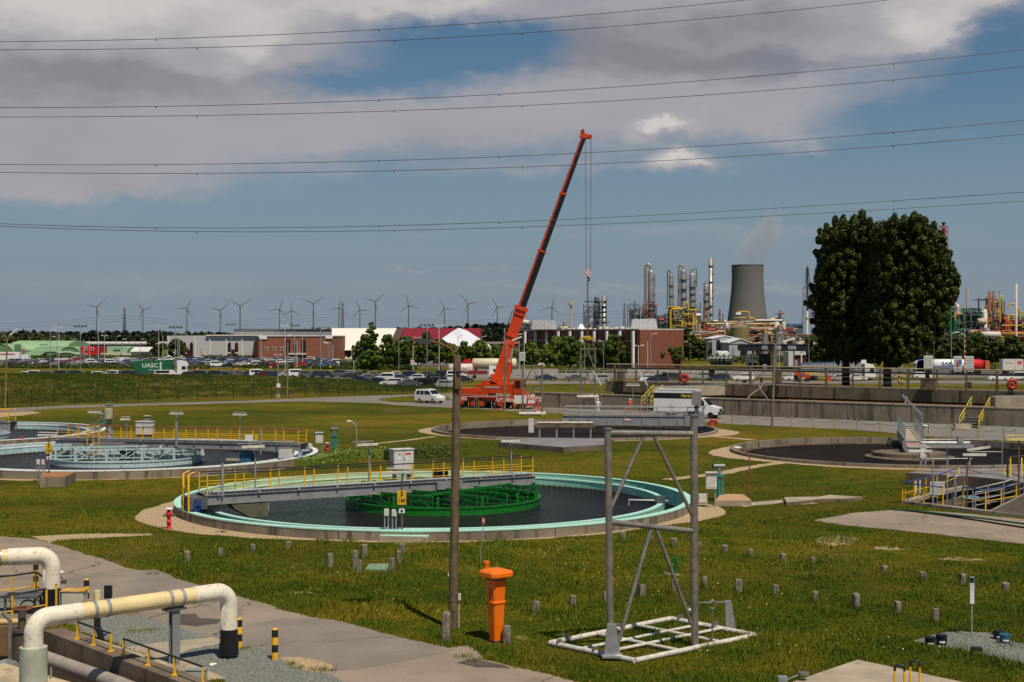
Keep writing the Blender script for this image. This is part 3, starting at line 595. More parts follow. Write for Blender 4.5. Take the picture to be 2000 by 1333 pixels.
# ================================================================== BASIN WALLS AND PIPE RACK
BA,BB=Vector((2.7,186,0)),Vector((64,135,0));BD=(BB-BA).normalized();BN=Vector((-BD.y,BD.x,0));BANG=math.atan2(BD.y,BD.x)
if BN.y<0:BN=-BN
BL=(BB-BA).length
t=T('basin_wall','long low pale concrete wall of the rectangular basin, behind the service road','wall',BA,BANG)
m=MB();m.box((BL/2,.2,.93),(BL,.4,1.9));m.build('wall',concs,t)
m=MB();m.box((BL/2,.2,1.95),(BL,.5,.14));m.build('coping',concl,t)
m=MB()
for i in range(13):m.box((4+i*6.1,-.004,.95),(.04,.02,1.8))
m.build('joint',mat('joint_filler',(.05,.045,.04),.9),t)
m=MB();m.box((BL*.62,.62,2.02),(BL*.30,.2,.1));m.build('orange_edge',mat('orange_lichen_edge',(.45,.19,.06),.8),t)
FA=BA+BN*22;FO=FA-BD*4;FLn=BL+22
t=T('channel_wall','high brown stained concrete channel wall beyond the basin, with pipes on posts above it','wall',FO,BANG)
m=MB();m.box((FLn/2,.5,2.0),(FLn,1.0,1.5));m.box((FLn/2,3.0,2.72),(FLn,4.0,.1));m.build('channel_beam',concd,t)
m=MB();m.box((FLn/2,2.6,.6),(FLn,1.0,1.3));m.build('recessed_wall',concd,t)
m=MB()
for i in range(18):m.box((3+i*5.6,-.03,2.0),(.25,.06,1.5))if i%3==0 else m.box((3+i*5.6,-.004,2.0),(.04,.02,1.5))
m.build('joint',mat('dark_joint',(.06,.05,.04),.9),t)
t=T('pipe_rack','pipes and beams on brown posts along the top of the channel wall','pipe rack',(FO.x,FO.y,2.77),BANG)
rackm=mat('rack_steel',(.16,.125,.09),.7,.2,var=.3,scale=1.5)
m=MB();m.tube([(0,.3,2.5),(FLn,.3,2.5)],.10,10);m.build('top_pipe',mat('tan_pipe',(.34,.27,.17),.6,var=.2),t)
m=MB();m.box((FLn/2,.6,1.95),(FLn,.5,.22));m.box((FLn/2,.5,2.2),(FLn,.2,.1));m.build('beam',rackm,t)
m=MB();m.tube([(0,.2,1.35),(FLn,.2,1.35)],.05,6);m.tube([(0,.2,.75),(FLn,.2,.75)],.03,6);m.build('rail',rackm,t)
for i in range(27):
 x_=1.5+i*3.75
 if x_>FLn:break
 m=MB();m.bar((x_,.2,0),(x_,.2,2.4),.17+.08*(i%3==0));m.build('post',rackm,t)
 if i%5==1:m=MB();m.bar((x_,.3,.1),(x_+2.2,.3,1.9),.07);m.build('brace',rackm,t)
m=MB()
for i in range(38):x_=2+i*2.6;m.box((x_,.7,rnd.uniform(.4,1.5)),(rnd.uniform(.2,.8),.3,rnd.uniform(.3,1.2)))if rnd.random()<.5 else None
m.build('valve_boxes',mat('rack_dark_box',(.07,.065,.06),.7),t,kind='stuff')
def d_far(px):
 k=(px-CX)/F;s=(k*FA.y-FA.x)/(BD.x-k*BD.y);return FA.y+s*BD.y
boxes_=[(1213,727,746,'brown door cabinet on the channel wall, behind the white box truck'),(1814,741,763,'wide brown two-door cabinet on the channel wall'),(1518,728,749,'brown metal cabinet on the channel wall beside the lamp pole')]
for px,y0,y1,lab in boxes_:
 d=d_far(px)-.6;p=at(px,y1,d);h_=(y1-y0)*d/F;t=T('wall_cabinet',lab,'cabinet',p,BANG);w_=1.2 if px<1700 else 1.9
 m=MB();m.box((0,0,h_/2),(w_,.5,h_));m.box((0,0,h_+.03),(w_+.12,.6,.06));m.build('body',rackm,t);m=MB();[m.box((k*w_/4,-.26,h_/2),(w_*.44,.03,h_*.9))for k in(-1,1)];m.build('door',mat('brown_door',(.19,.13,.09),.6),t)
def lifering(px,py,d,r,lab,post=True,m_=None):
 p=at(px,py,d);t=T('lifebuoy',lab,'lifebuoy',p);m=MB();m.tube([(r*math.cos(a)*.72,0,r*math.sin(a)*.72)for a in[2*math.pi*i/20 for i in range(20)]],r*.30,10,closed=True);m.build('ring',m_ or mat('lifebuoy_red',(.42,.02,.01),.45),t)
 if post:m=MB();m.bar((0,.1,-p.z),(0,.1,r*.6),.07);m.build('post',galv,t)
 return t
lifering(1337,739,d_far(1337)-.6,.62,'red lifebuoy hanging on the pipe rack behind the white box truck',False)
lifering(1977,751,d_far(1977)-.6,.66,'dark red lifebuoy hanging on the pipe rack near the right edge',False)
lifering(1393,828,147,.50,'orange lifebuoy in its round holder on a post at the rim of the concrete tank')
for(xa,ya,da),(xb,yb,db),hh,lab in(((1278,757,183),(1416,756,186),1.15,'concrete channel block with a pale top rail, behind the white box truck'),((1944,776,151),(2120,768,150),1.3,'concrete channel block at the top of the yellow railed stairs')):
 p,q=at(xa,ya,da),at(xb,yb,db);t=T('channel_block',lab,'channel',(p.x,p.y,0),math.atan2(q.y-p.y,q.x-p.x));L=(q-p).xy.length;z1=p.z
 m=MB();m.box((L/2,1.1,z1-hh/2),(L,2.2,hh));m.build('box_channel',concl,t);m=MB();m.bar((0,.05,z1+.1),(L,.05,z1+.22),.14);m.build('top_rail',galv,t)
 m=MB();[m.box((x_,1.2,(z1-hh)/2),(.7,1.4,z1-hh))for x_ in(L*.2,L*.8)];m.build('pier',concd,t)
def stairs(lab,p0,p1,width,steps,rail_m):
 """p0 foot centre, p1 head centre"""
 p0,p1=Vector(p0),Vector(p1);a=math.atan2(p1.y-p0.y,p1.x-p0.x);L=(p1-p0).xy.length;hz=p1.z-p0.z;t=T('stairs',lab,'stairs',p0,a);m=MB()
 for i in range(steps):m.box((L*(i+.5)/steps,0,hz*(i+1)/steps-.04),(L/steps*1.05,width,.08))
 m.build('treads',mat('stair_treads',(.12,.115,.11),.7),t)
 m=MB();[m.bar((0,s*width/2,0),(L,s*width/2,hz),.06,.25)for s in(-1,1)];m.build('stringer',concd,t)
 for s in(-1,1):
  m=MB();m.tube([(0,s*width/2,1.05),(L,s*width/2,hz+1.05),(L+.7,s*width/2,hz+1.05)],.045,6);m.tube([(0,s*width/2,.55),(L,s*width/2,hz+.55)],.03,6)
  for k in(0,.33,.67,1):m.bar((L*k,s*width/2,hz*k),(L*k,s*width/2,hz*k+1.05),.06)
  m.build('railing',rail_m,t)
 return t
stairs('concrete steps with yellow railings up the basin wall at the right',g(1893,836),at(1915,796,152.5),1.9,8,yelb)
stairs('yellow railed steps up the basin wall at the rear of the white box truck',at(1262,795,172),at(1284,770,177),1.2,6,yelb)
m=MB();p=g(1880,841);m.box(p+Vector((0,0,.12)),(1.9,.9,.24));m.box(p+Vector((.2,.7,.3)),(1.6,.7,.6));m.thing('step_block',concl,'pale concrete landing block at the foot of the yellow railed stairs','step')
hp=[at(1490,753,186),at(1480,762,183),at(1468,770,178),at(1459,780,166.5)]
m=MB();m.tube(hp,.06,6);m.thing('hose',concl,'pale hose hanging from the channel wall, left of two','hose')
m=MB();m.tube([at(1482,752,186),at(1488,765,181),at(1500,780,163)],.06,6);m.thing('hose',concl,'pale hose hanging from the channel wall, right of two','hose')
m=MB();m.tube([at(1764,759,178),at(1770,763,177),at(1772,775,176),at(1767,790,170)],.07,6);m.thing('hose',concl,'pale hose looped over the channel wall above the footbridge','hose')
# ------------------------------------------------------------------ chain posts
cp_m=mat('yellow_black_bands',(.72,.42,.05),.6,var=.1,fn=stripes(2,.18,(.03,.025,.02),.45))
def chain_post(h=1.0):
 m=MB();m.cyl((0,0,0),.045,h,8);m.sph((0,0,h),.06,8);return m
CPX=[(1004,801),(915,801),(935,800),(960,801),(1016,803),(1065,803),(1094,808),(1430,828),(1467,832),(1545,834),(1588,837),(1629,838),(1673,839),(1719,845),(1813,849),(1858,853),(1910,856),(1960,857),(1983,859)]
CPX.sort();base_cp=None;cps=[]
for i,(px,py)in enumerate(CPX):
 p=g(px,py);lab=f'thin yellow and black banded chain post by the road, {nth(i)} from the left'
 if base_cp is None:m=chain_post();base_cp=m.thing('chain_post',cp_m,lab,'post',p,group='chain posts along the service road',w=False);base_cp.data['h']=1
 else:copy_tree(base_cp,p,None,lab)
 cps.append(p)
def catenary(a,b,sag,k=8):return[a.lerp(b,i/k)+Vector((0,0,-sag*4*(i/k)*(1-i/k)))for i in range(k+1)]
chm=mat('chain_steel',(.10,.09,.07),.6)
ci=0
for a,b in zip(cps,cps[1:]):
 if a.y<170 and b.y<175 and(b-a).length<9:
  m=MB();m.tube(catenary(a+Vector((0,0,.95)),b+Vector((0,0,.95)),.3),.02,4);m.thing('chain',chm,f'sagging chain between banded posts by the basin road, {nth(ci)} from the left','chain');ci+=1
# ------------------------------------------------------------------ wire fence before the bank
FP=[(15,796),(61,793),(105,791),(147,789),(188,788),(229,787),(270,786),(309,784),(348,782.5),(385,781.5),(422,780.5),(456,779.5),(494,778.5),(530,777.5),(563,776.5),(597,775.5),(630,774.5),(661,773.7),(694,772.8),(726,772),(756,771),(787,770),(817,768.5),(845,767),(873,765.5)]
t=T('wire_fence','dark wire mesh fence with slanted pale post tops in front of the grassy bank','fence',g(494,778.5))
fm=mat('fence_green',(.008,.012,.009),.6)
P=[g(*q)for q in FP];off=Vector(t.location)
for p in P:
 m=MB();q=p-off;m.bar(q,q+Vector((0,0,2.25)),.09);o=m.build('fence_post',fm,t);m=MB();m.bar(q+Vector((0,0,2.2)),q+Vector((-.25,-.2,2.65)),.06);m.build('post_tip',galv,o)
m=MB()
for a,b in zip(P,P[1:]):
 a,b=a-off,b-off
 for z_ in(.1,1.1,2.2):m.bar(a+Vector((0,0,z_)),b+Vector((0,0,z_)),.025)
 for k in range(16):q=a.lerp(b,k/16);m.bar(q,q+Vector((0,0,2.2)),.010)
 for k in range(10):z_=.2+k*.2;m.bar(a+Vector((0,0,z_)),b+Vector((0,0,z_)),.008)
m.build('wire_mesh',fm,t)
# ================================================================== SLABS, SUMP AND SITE EQUIPMENT
def block(name,top_px,z,m_,lab,cat,m2=None,part='top_plates',joints=()):
 P=[g(x,y,z)for x,y in top_px];c=sum(P,Vector())/len(P);c.z=0;t=T(name,lab,cat,c)
 m=MB();m.extr([Vector((p.x,p.y,-.05))for p in P],(0,0,z-.01+.05));m.build('base',m_,t,w=True)
 if m2:m=MB();m.extr([Vector((p.x,p.y,z-.008))for p in[q.lerp(c+Vector((0,0,z)),.015)for q in P]],(0,0,.03));o=m.build(part,m2,t,w=True)
 NOGRASS.append([(p.x,p.y)for p in P])
 return t
t=block('covered_channel',[(973,864),(1036,855.5),(1200,857),(1182,869),(1100,874.5)],.42,concd,'grey plate-covered concrete channel in front of the concrete tank','channel cover',slab)
t=block('covered_channel',[(1768,924),(1830,916.5),(2120,921),(2300,950),(2120,953),(1890,931)],.75,concd,'large grey plate-covered concrete channel behind the sump railings','channel cover',slab)
m=MB()
for a,b in(((1800,920),(1960,927)),((1890,917),(1920,925)),((1960,918),(2000,934)),((1940,918.5),(2120,924))):m.bar(g(*a,.79),g(*b,.79),.12,.02)
m.build('plate_joint',rust,t,w=True)
block('concrete_slab',[(1528,1338),(1675,1288),(1900,1336),(1900,1420),(1528,1420)],.3,concl,'pale concrete slab at the bottom right of the photo','slab')
block('concrete_slab',[(1530,972),(1600,971),(1620,967.5),(1686,971.5),(1660,974),(1605,975),(1536,982)],.18,concd,'low cracked concrete slab in the grass left of the sump','slab',concl)
block('valve_chamber',[(1395,979),(1408,966),(1452,966),(1468,978)],.30,conc,'concrete valve chamber with a tan wooden cover beside the mint tank','valve chamber',mat('tan_board',(.46,.29,.14),.7,var=.12,scale=3),'cover')
block('inspection_plate',[(712,1113),(722,1102),(762,1102),(757,1115)],.06,conc,'faded green square plate in the grass among wooden stumps','plate',mat('faded_green_plate',(.17,.27,.17),.7))
t=block('outlet_box',[(741,1047),(756,1037),(845,1037),(836,1049)],.28,concl,'mint rimmed shallow outlet box against the mint tank, by the number sign','outlet box',mintl)
m=MB();m.extr([g(x,y,.29+.02)for x,y in((757,1044),(768,1039.5),(828,1039.5),(820,1045))],(0,0,.006));m.build('stagnant_water',mat('green_scum',(.11,.14,.05),.3),t,w=True)
t=block('outlet_box',[(78,933),(82,922.5),(148,922.5),(128,932)],.62,concs,'concrete outlet box with a rust-orange lid against the pale blue tank','outlet box',mat('rust_lid',(.32,.15,.06),.7),'lid')
t=T('open_sump','open concrete sump with stained walls, railed in yellow and blue','sump',g(1870,985));ctr=Vector(t.location)
m=MB()
for i in range(len(PIT)):
 a,b=PIT[i],PIT[(i+1)%len(PIT)];m.quad(a+Vector((0,0,.1)),b+Vector((0,0,.1)),b+Vector((0,0,-3.2)),a+Vector((0,0,-3.2)))
m.build('pit_wall',concd,t,w=True);m=MB();m.add([p+Vector((0,0,-3.0))for p in PIT],[tuple(range(len(PIT)))]);m.build('floor',water_s,t,w=True)
m=MB()
for i in range(len(PIT)):
 a,b=PIT[i],PIT[(i+1)%len(PIT)];m.bar(a+Vector((0,0,.07)),b+Vector((0,0,.07)),.45,.2)
m.build('kerb',conc,t,w=True)
m=MB();m.bar(g(1850,968,-1),g(2010,985,-1),.8,.2);m.build('inner_platform',slab,t,w=True)
m=MB();m.cyl(g(1893,973,-.3),.6,.08,20);m.build('blue_lid',mat('blue_lid',(.10,.28,.45),.5),t,w=True)
def railing(name,lab,pts,h,top_m,post_m,sp=2.0,kicks=1,cat='railing',r=.035):
 pts=[Vector(p)for p in pts];c=pts[0];t=T(name,lab,cat,c);tm_=MB();tm_.tube([p+Vector((0,0,h))for p in pts],r,8);tm_.build('handrail',top_m,t,w=True)
 m=MB()
 for k in range(kicks):m.tube([p+Vector((0,0,h*(k+1)/(kicks+1)))for p in pts],r*.65,6)
 m.build('mid_rail',post_m,t,w=True)
 for i,(a,b)in enumerate(zip(pts,pts[1:])):
  k=max(1,round((b-a).length/sp))
  for j in range(k+(i==len(pts)-2)):
   q=a.lerp(b,j/k);m=MB();m.bar(q,q+Vector((0,0,h)),r*1.7);m.box(q+Vector((0,0,.02)),(.16,.16,.04));m.build('rail_post',post_m,t,w=True)
 return t
railing('railing','blue-topped yellow railing along the near edge of the sump',[PIT[0],PIT[0].lerp(PIT[1],.55)],1.15,navy,yel,1.5)
railing('railing','blue-topped yellow railing on the left side of the sump',[PIT[0]+Vector((-.15,0,0)),PIT[6],PIT[5]+Vector((-1,0,0))],1.15,navy,yel,2.1)
railing('railing','blue-topped bright yellow railing along the back of the sump',[PIT[5]+Vector((-.8,.2,0)),PIT[4],PIT[4]+Vector((4,.2,0))],1.2,navy,yelb,2.3)
railing('railing','blue-topped yellow railing across the middle of the sump',[g(1880,994),g(1925,1002),g(1985,990)],1.2,navy,yel,1.9)
railing('railing','grey pipe railing inside the sump, lower flight',[g(1860,998,-.8),g(1900,992,-.7),g(1960,978,-.4),g(2000,966,0)],1.1,galv,galv,1.3,2)
railing('railing','grey pipe railing inside the sump, upper flight',[g(1905,1000,-.6),g(1960,990,-.3),g(2010,975,.2)],1.1,galv,galv,1.3,2)
t=T('ladder_hoop','grey looped ladder handles rising out of the sump','ladder',g(1850,972))
for dx in(0,.45):m=MB();m.tube([(dx,0,-.7),(dx,0,1.1),(dx+.1,.05,1.25),(dx+.5,.2,1.25),(dx+.6,.25,1.1),(dx+.6,.25,.1)],.035,8);m.build('hoop',galv,t)
t=T('yellow_platform','bright yellow platform with black topped railing at the right edge of the photo','platform',at(1995,948,87));m=MB();m.box((.5,0,.12),(3.4,1.6,.25));m.build('deck',yelb,t)
m=MB();m.tube([(-1.1,-.7,.3),(-1.1,-.7,1.6),(-.9,-.6,1.8),(2.2,0,1.95)],.05,8);m.build('handrail',blk,t)
for dx in(-.9,-.2,.9):m=MB();m.bar((dx,-.6,.2),(dx,-.6,1.75),.07);m.build('rail_post',yelb,t)
m=MB();p0_=g(1926,1004);m.extr([p0_,g(2120,1025),g(2120,1025)+Vector((0,0,3.0)),p0_+Vector((.1,0,.06))],(.1,.5,0));m.thing('ramp_wall',concl,'pale sloping concrete ramp wall rising to the right edge of the photo','wall')
sg=T('info_sign','small white text board on the sump railing','sign',at(1831,972,82));m=MB();m.box((0,0,.55),(.85,.03,.75));m.build('panel',whited,sg);m=MB();[m.box((0,-.02,.3+.09*k),(.7,.01,.025))for k in range(7)];m.build('text_lines',mat('faded_print',(.35,.35,.34),.7),sg);m=MB();m.bar((0,.05,-1.1),(0,.05,.9),.04);m.build('post',galv,sg)
sg=T('notice_boards','pair of narrow white notice boards on the sump railing','sign',at(1793,968,84.5));m=MB();m.box((-.12,0,.5),(.1,.03,.85));m.box((.12,0,.5),(.1,.03,.85));m.build('panel',whited,sg)
def lamppost(px,py,h,lab,d=None,arm=(-.5,0),head='tube',m_=None,w_=1.3,r=.05,name='yard_lamp',z=0,hm=None):
 p=g(px,py,z);t=T(name,lab,'lamp',p);m=MB()
 ax=arm[0];m.tube([(0,0,0),(0,0,h*.8),(ax*.35,0,h*.93),(ax,0,h)],r,8);m.build('post',m_ or galv,t);m=MB()
 if head=='tube':m.box((ax,-.1,h-.05),(w_,.18,.13));m.box((ax,.12,h+.16),(w_*.9,.05,.05))
 elif head=='twin':m.box((ax,-.15,h-.05),(w_,.18,.13));m.bar((ax-.3,.2,h+.18),(ax+w_*.7,-.1,h+.38),.16,.12)
 else:m.sph((ax-.05,0,h-.05),.18,10,.5,1.4)
 m.build('lamp_head',hm or mat('lamp_white',(.62,.61,.56),.4),t);return t
lamppost(1822,1006-18,3.1,'cranked grey lamp post with a tube light at the left of the sump',arm=(-.75,0))
lamppost(1889,988,2.9,'rusty lamp post with two pale tube lights over the middle of the sump',arm=(.35,0),head='twin',m_=rust)
lamppost(1990,985,3.7,'rusty lamp post with a long yellow edged tube light by the right edge',arm=(0.0,0),m_=rust,w_=1.6,hm=mat('lamp_yellowish',(.62,.52,.2),.4))
lamppost(1464,979,3.1,'brown cranked lamp post on the valve chamber beside the mint tank',arm=(-.65,0),head='bowl',m_=rust,r=.04)
lamppost(690+6,882,2.5,'grey cranked lamp post by the valves between the blue and mint tanks',arm=(-.55,0),head='bowl')
lamppost(247-0,862,2.0,'small grey lamp post behind the blue tank bridge',arm=(-.1,0),w_=.9)
lamppost(1236,806,3.4,'grey tube lamp between the box truck and the channel wall',arm=(0,0),w_=1.7)
lamppost(1800,912,3.0,'grey lamp post with a silver head beside the weir of the right-hand tank',arm=(.3,0),head='bowl')
def valve(px,py,h,lab,z=0,sc=1.0):
 t=T('motor_valve',lab,'valve',g(px,py,z),sc=sc);m=MB();m.cyl((0,0,0),.09,h*.62,10);m.box((0,0,h*.62),(.5,.3,.12));m.box((-.22,0,h*.33),(.10,.1,h*.66));m.box((.22,0,h*.33),(.1,.1,h*.66));m.build('stand',teal,t)
 m=MB();m.cyl((0,0,h*.66),.13,h*.16,12);m.tube([(-.30,0,h*.86),(.34,0,h*.86)],.13,12);m.cyl((0,0,h*.9),.07,.18,8);m.build('actuator',mat('actuator_green_grey',(.16,.20,.19),.4,.3),t)
 m=MB();m.tube([(-.34+0*a,.14*math.cos(a),h*.86+.14*math.sin(a))for a in[i*math.pi/5 for i in range(10)]],.018,6,closed=True);m.build('handwheel',blk,t);return t
valve(1404,978,2.3,'teal motor valve on a stand beside the mint tank');valve(653,884,2.2,'teal motor valve between the blue and mint tanks')
def kiosk(px,py,w_,d_,h_,leg,lab,m_=None,z=0,hood=True,name='switch_box'):
 t=T(name,lab,'control box',g(px,py,z));m=MB();m.box((0,0,leg+h_/2),(w_,d_,h_));m.build('box',m_ or whited,t)
 if leg>.05:
  for s in(-1,1):m=MB();m.bar((s*w_*.38,0,0),(s*w_*.38,0,leg),.06);m.build('leg',galv,t)
 m=MB();m.box((0,-d_/2-.01,leg+h_*.45),(w_*.82,.015,h_*.72));m.build('door',m_ or whited,t)
 if hood:m=MB();m.box((0,-.04,leg+h_+.02),(w_+.08,d_+.14,.05));m.build('hood',whited,t)
 return t
kiosk(1389,992,.58,.32,.88,1.05,'grey-white control box on two legs beside the mint tank');kiosk(1372,984,.45,.3,.5,.05,'small white box at the rim of the mint tank',hood=False)
kiosk(624,884,.58,.35,.85,.75,'white control box on legs between the blue and mint tanks');kiosk(600,889,.75,.6,.6,.3,'small white housing on the rim of the blue tank',hood=False)
kiosk(755,1050,.22,.14,.34,1.0,'left of two white boxes on thin posts by the outlet box',hood=False);kiosk(770,1051,.22,.14,.34,1.0,'right of two white boxes on thin posts by the outlet box',hood=False)
kiosk(75,943,.2,.14,.34,1.15,'left of two white boxes on thin posts by the pale blue tank',hood=False);kiosk(85,943,.2,.14,.34,1.15,'right of two white boxes on thin posts by the pale blue tank',hood=False)
kiosk(1802,914,.42,.3,.9,.7,'white control box beside the weir of the right-hand tank')
kiosk(288,850,.5,.4,1.5,.3,'brownish weathered box behind the blue tank bridge',mat('rusty_box',(.26,.20,.15),.7,var=.2,dirt=((.15,.07,.03),.4,4)))
t=valve(213,846,3.2,'tall teal and cream motor valve behind the blue tank bridge');m=MB();m.cyl((0,-.25,1.4),.42,1.0,14);m.build('gearbox',mat('cream_gearbox',(.38,.35,.24),.6),t)
valve(198,848,2.7,'slim green valve standing left of the tall motor valve',sc=.8)
t=T('weir_gantry','grey steel gantry with pipe and thin railing at the near rim of the right-hand tank','gantry',g(1850,911));m=MB();m.box((0,0,1.45),(3.6,.8,.22));m.build('beam',galv,t)
for x_ in(-1.6,0,1.6):m=MB();m.bar((x_,0,0),(x_,0,1.4),.14);m.build('leg',galv,t)
m=MB();m.tube([(-2.0,-.1,1.7),(1.6,-.1,1.7)],.12,10);m.box((.9,-.1,1.95),(.4,.4,.4));m.build('pipe',galv,t)
m=MB();m.tube([(-1.8,.5,1.9),(4.0,.5,1.9),(4.15,.5,1.7),(4.15,.5,0)],.035,8);m.tube([(1.8,.5,1.0),(4.1,.5,1.0)],.03,6);m.tube([(-1.8,0,.55),(1.8,0,.55)],.04,6);m.build('thin_railing',galv,t)
def sign140(px,py,d,lab,txt,h,tube=True):
 base=g(px,py);t=T('number_sign',lab,'sign',base);zt=at(px,d,base.y).z
 m=MB();m.tube([(0,0,0),(0,0,h*.82),(.06,0,h*.97)],.05,8);m.build('post',mat('sign_post_rust',(.15,.10,.07),.6),t)
 m=MB();m.box((0,-.07,zt),(.42,.03,.66));p=m.build('yellow_plate',yel,t)
 letters('S',.30,blk,p,(0,-.095,zt+.17),face_rot());letters(txt,.26,blk,p,(0,-.095,zt-.14),face_rot(),squeeze=.92)
 m=MB();m.box((0,-.07,zt-.62),(.27,.03,.2));q=m.build('small_plate',white,t);m=MB();m.cyl((0,0,0),.06,.01,12);m.v=[(x,-.09-z,zt-.62+y)for x,y,z in m.v];m.build('symbol',blk,q)
 if tube:m=MB();m.bar((-.75,0,h-.12),(.5,0,h-.10),.14,.1);m.bar((-.72,.1,h+.06),(.5,.1,h+.04),.05);m.build('tube_lamp',whited,t)
 return t
sign140(785,1052,972,'yellow number sign S 140 on a rusty lamp post at the mint tank','140',3.2)
sign140(96,944,876,'yellow number sign S 120 on a lamp post at the pale blue tank','120',3.2)
t=T('marker_sign','small pink marker plate on a thin leaning post in the grass behind the orange pillar','sign',g(938,1105));m=MB();m.bar((0,0,0),(.12,0,1.75),.035);m.build('post',galv,t);m=MB();m.box((.13,-.03,1.85),(.12,.02,.24));m.build('plate',mat('pink_plate',(.62,.12,.10),.5),t)
m=MB();m.box((.13,-.045,1.86),(.06,.012,.07));m.build('mark',white,t)
t=T('marker_post','narrow white plate with black weathered marks on a thin post in the right-hand grass','sign',g(1898,1243));m=MB();m.bar((0,0,0),(0,0,1.7),.04);m.build('post',galv,t);m=MB();m.box((0,-.03,1.45),(.13,.02,.85));m.build('plate',mat('marker_plate',(.62,.66,.72),.5,dirt=((.02,.02,.02),.45,6)),t);m=MB();m.box((0,-.045,1.78),(.11,.012,.16));m.build('black_patch',blk,t)
letters('P 4',.12,blk,t,(0,-.046,1.3),Matrix.Rotation(R_(90),3,'Y')@face_rot(),squeeze=1)if False else None
def hydrant(px,py,h,lab,cap_m=white):
 t=T('fire_hydrant',lab,'hydrant',g(px,py));m=MB();m.lathe([(.13,0),(.13,.04),(.10,.06),(.10,h*.3),(.13,h*.32),(.13,h*.36),(.09,h*.38),(.09,h*.55),(.14,h*.6),(.14,h*.78),(.10,h*.82),(.08,h*.92),(0,h*.92)],(0,0,0),16);m.build('body',red,t)
 m=MB();m.lathe([(0,h*.92),(.20,h*.93),(.21,h*.96),(.1,h),(0,h)],(0,0,0),16);m.build('cap',cap_m,t)
 for s in(-1,1):m=MB();m.tube([(s*.1,0,h*.68),(s*.28,-.05,h*.66)],.075,10);m.build('outlet',mat('outlet_grey',(.12,.16,.14),.4,.4),t)
 return t
hydrant(330,1034,1.05,'red fire hydrant with a white disc cap on the sand by the mint tank');hydrant(42,871,.8,'small dark red hydrant between the two pale blue tanks',red)
hydrant(114,1178,1.15,'red fire hydrant with a white disc cap behind the cream pipe');hydrant(639,884,.8,'small red hydrant beside the valves between the tanks')
t=T('sluice_wheel','green hand-wheel valve in the grass behind the tall steel frame','valve',g(1320,1120));m=MB();m.cyl((0,0,0),.07,.45,10);m.box((-.05,0,.55),(.2,.15,.16));m.build('stem',green_t,t);m=MB();m.tube([(.12+.17*math.cos(a),.0,.58+.17*math.sin(a))for a in[i*math.pi/8 for i in range(16)]],.018,6,closed=True);m.build('wheel',green_t,t)
# ================================================================== FOREGROUND: PIPES AND TRENCH
NEARP=Vector((-8.34,41.4,0))
t=T('pipe_trench','open concrete pipe trench with a stained kerb at the bottom left','trench',TR0)
m=MB();L=14;a,b=TR0,TR0+TRD*L
m.extr([a+Vector((0,0,-2.4)),b+Vector((0,0,-2.4)),b+Vector((0,0,.30)),a+Vector((0,0,.30))],TRN*.62);m.build('kerb_wall',concd,t,w=True)
m=MB();m.extr([Vector((-26,45.35,-2.4)),Vector((-14.7,45.35,-2.4)),Vector((-14.7,45.35,.1)),Vector((-26,45.35,.1))],(0,.4,0));m.build('end_wall',mat('brown_stained_wall',(.17,.10,.05),.9,var=.3),t,w=True)
m=MB();m.add([p+Vector((0,0,-2.3))for p in TRENCH],[(0,1,2,3,4)]);m.build('floor',mat('trench_soil',(.10,.06,.035),.95,var=.3,scale=2),t,w=True)
m=MB();m.extr([a+TRN*.62+Vector((0,0,.0)),a+TRD*7+TRN*.62,a+TRD*7+TRN*1.25,a+TRN*1.0],(0,0,.12));m.build('ledge',concl,t,w=True)
def pipe_loop(name,lab,legA,legB,z,r,bend,zA,blackA=False,blackB=True,cream_range=(.22,.80),clampsA=(),hA=None):
 A,B=Vector((*legA,z)),Vector((*legB,z));d=(B-A).normalized();t=T(name,lab,'pipe',(B.x,B.y,0));L=(B-A).length
 def arc(P,d1,s):
  o=[]
  for i in range(9):
   u=math.pi/2*i/8;o.append(P+d1*(bend*(1-math.cos(u)))+Vector((0,0,-bend*(1-math.sin(u)))))
  return o
 m=MB();m.tube([Vector((A.x,A.y,zA)),A+Vector((0,0,-bend-.02))]+arc(A,d,1)+[A+d*L*cream_range[0]],r*1.06,24);m.build('wrapped_elbow',pipew,t,w=True)
 m=MB();m.tube([A+d*L*cream_range[0],A+d*L*cream_range[1]],r,24);m.build('pipe_run',cream,t,w=True)
 m=MB();m.tube([A+d*L*cream_range[1]]+arc(B,-d,1)[::-1]+[B+Vector((0,0,-bend-.02)),Vector((B.x,B.y,z*.42))],r*1.08,24);m.build('wrapped_elbow',pipew,t,w=True)
 m=MB();m.tube([Vector((B.x,B.y,z*.43)),Vector((B.x,B.y,.02))],r*1.10,24);m.tube([Vector((B.x,B.y,z*.22)),Vector((B.x,B.y,.10))],r*1.22,24);m.build('black_sleeve',mat('black_bitumen',(.010,.011,.014),.45),t,w=True)
 for s in clampsA:
  p=A+d*L*s;m=MB();m.tube([p-d*.05,p+d*.05],r*1.07,24);m.build('clamp',galv,t,w=True)
 return t,A,B,d,L
t,A,B,d,L=pipe_loop('pipeline','large cream and white pipe loop with a black foot, dipping into the trench',(-12.7,37.3),(-8.34,41.4),1.98,.235,.42,-2.2,clampsA=(.285,.35,.67,.735))
m=MB();p=A+Vector((0,0,-.75));m.tube([p,Vector((A.x,A.y,-2.2))],.36,24);m.build('plastic_sleeve',mat('cloudy_sleeve',(.42,.43,.34),.35,var=.15,scale=1.5,dirt=((.42,.38,.25),.4,2)),t,w=True)
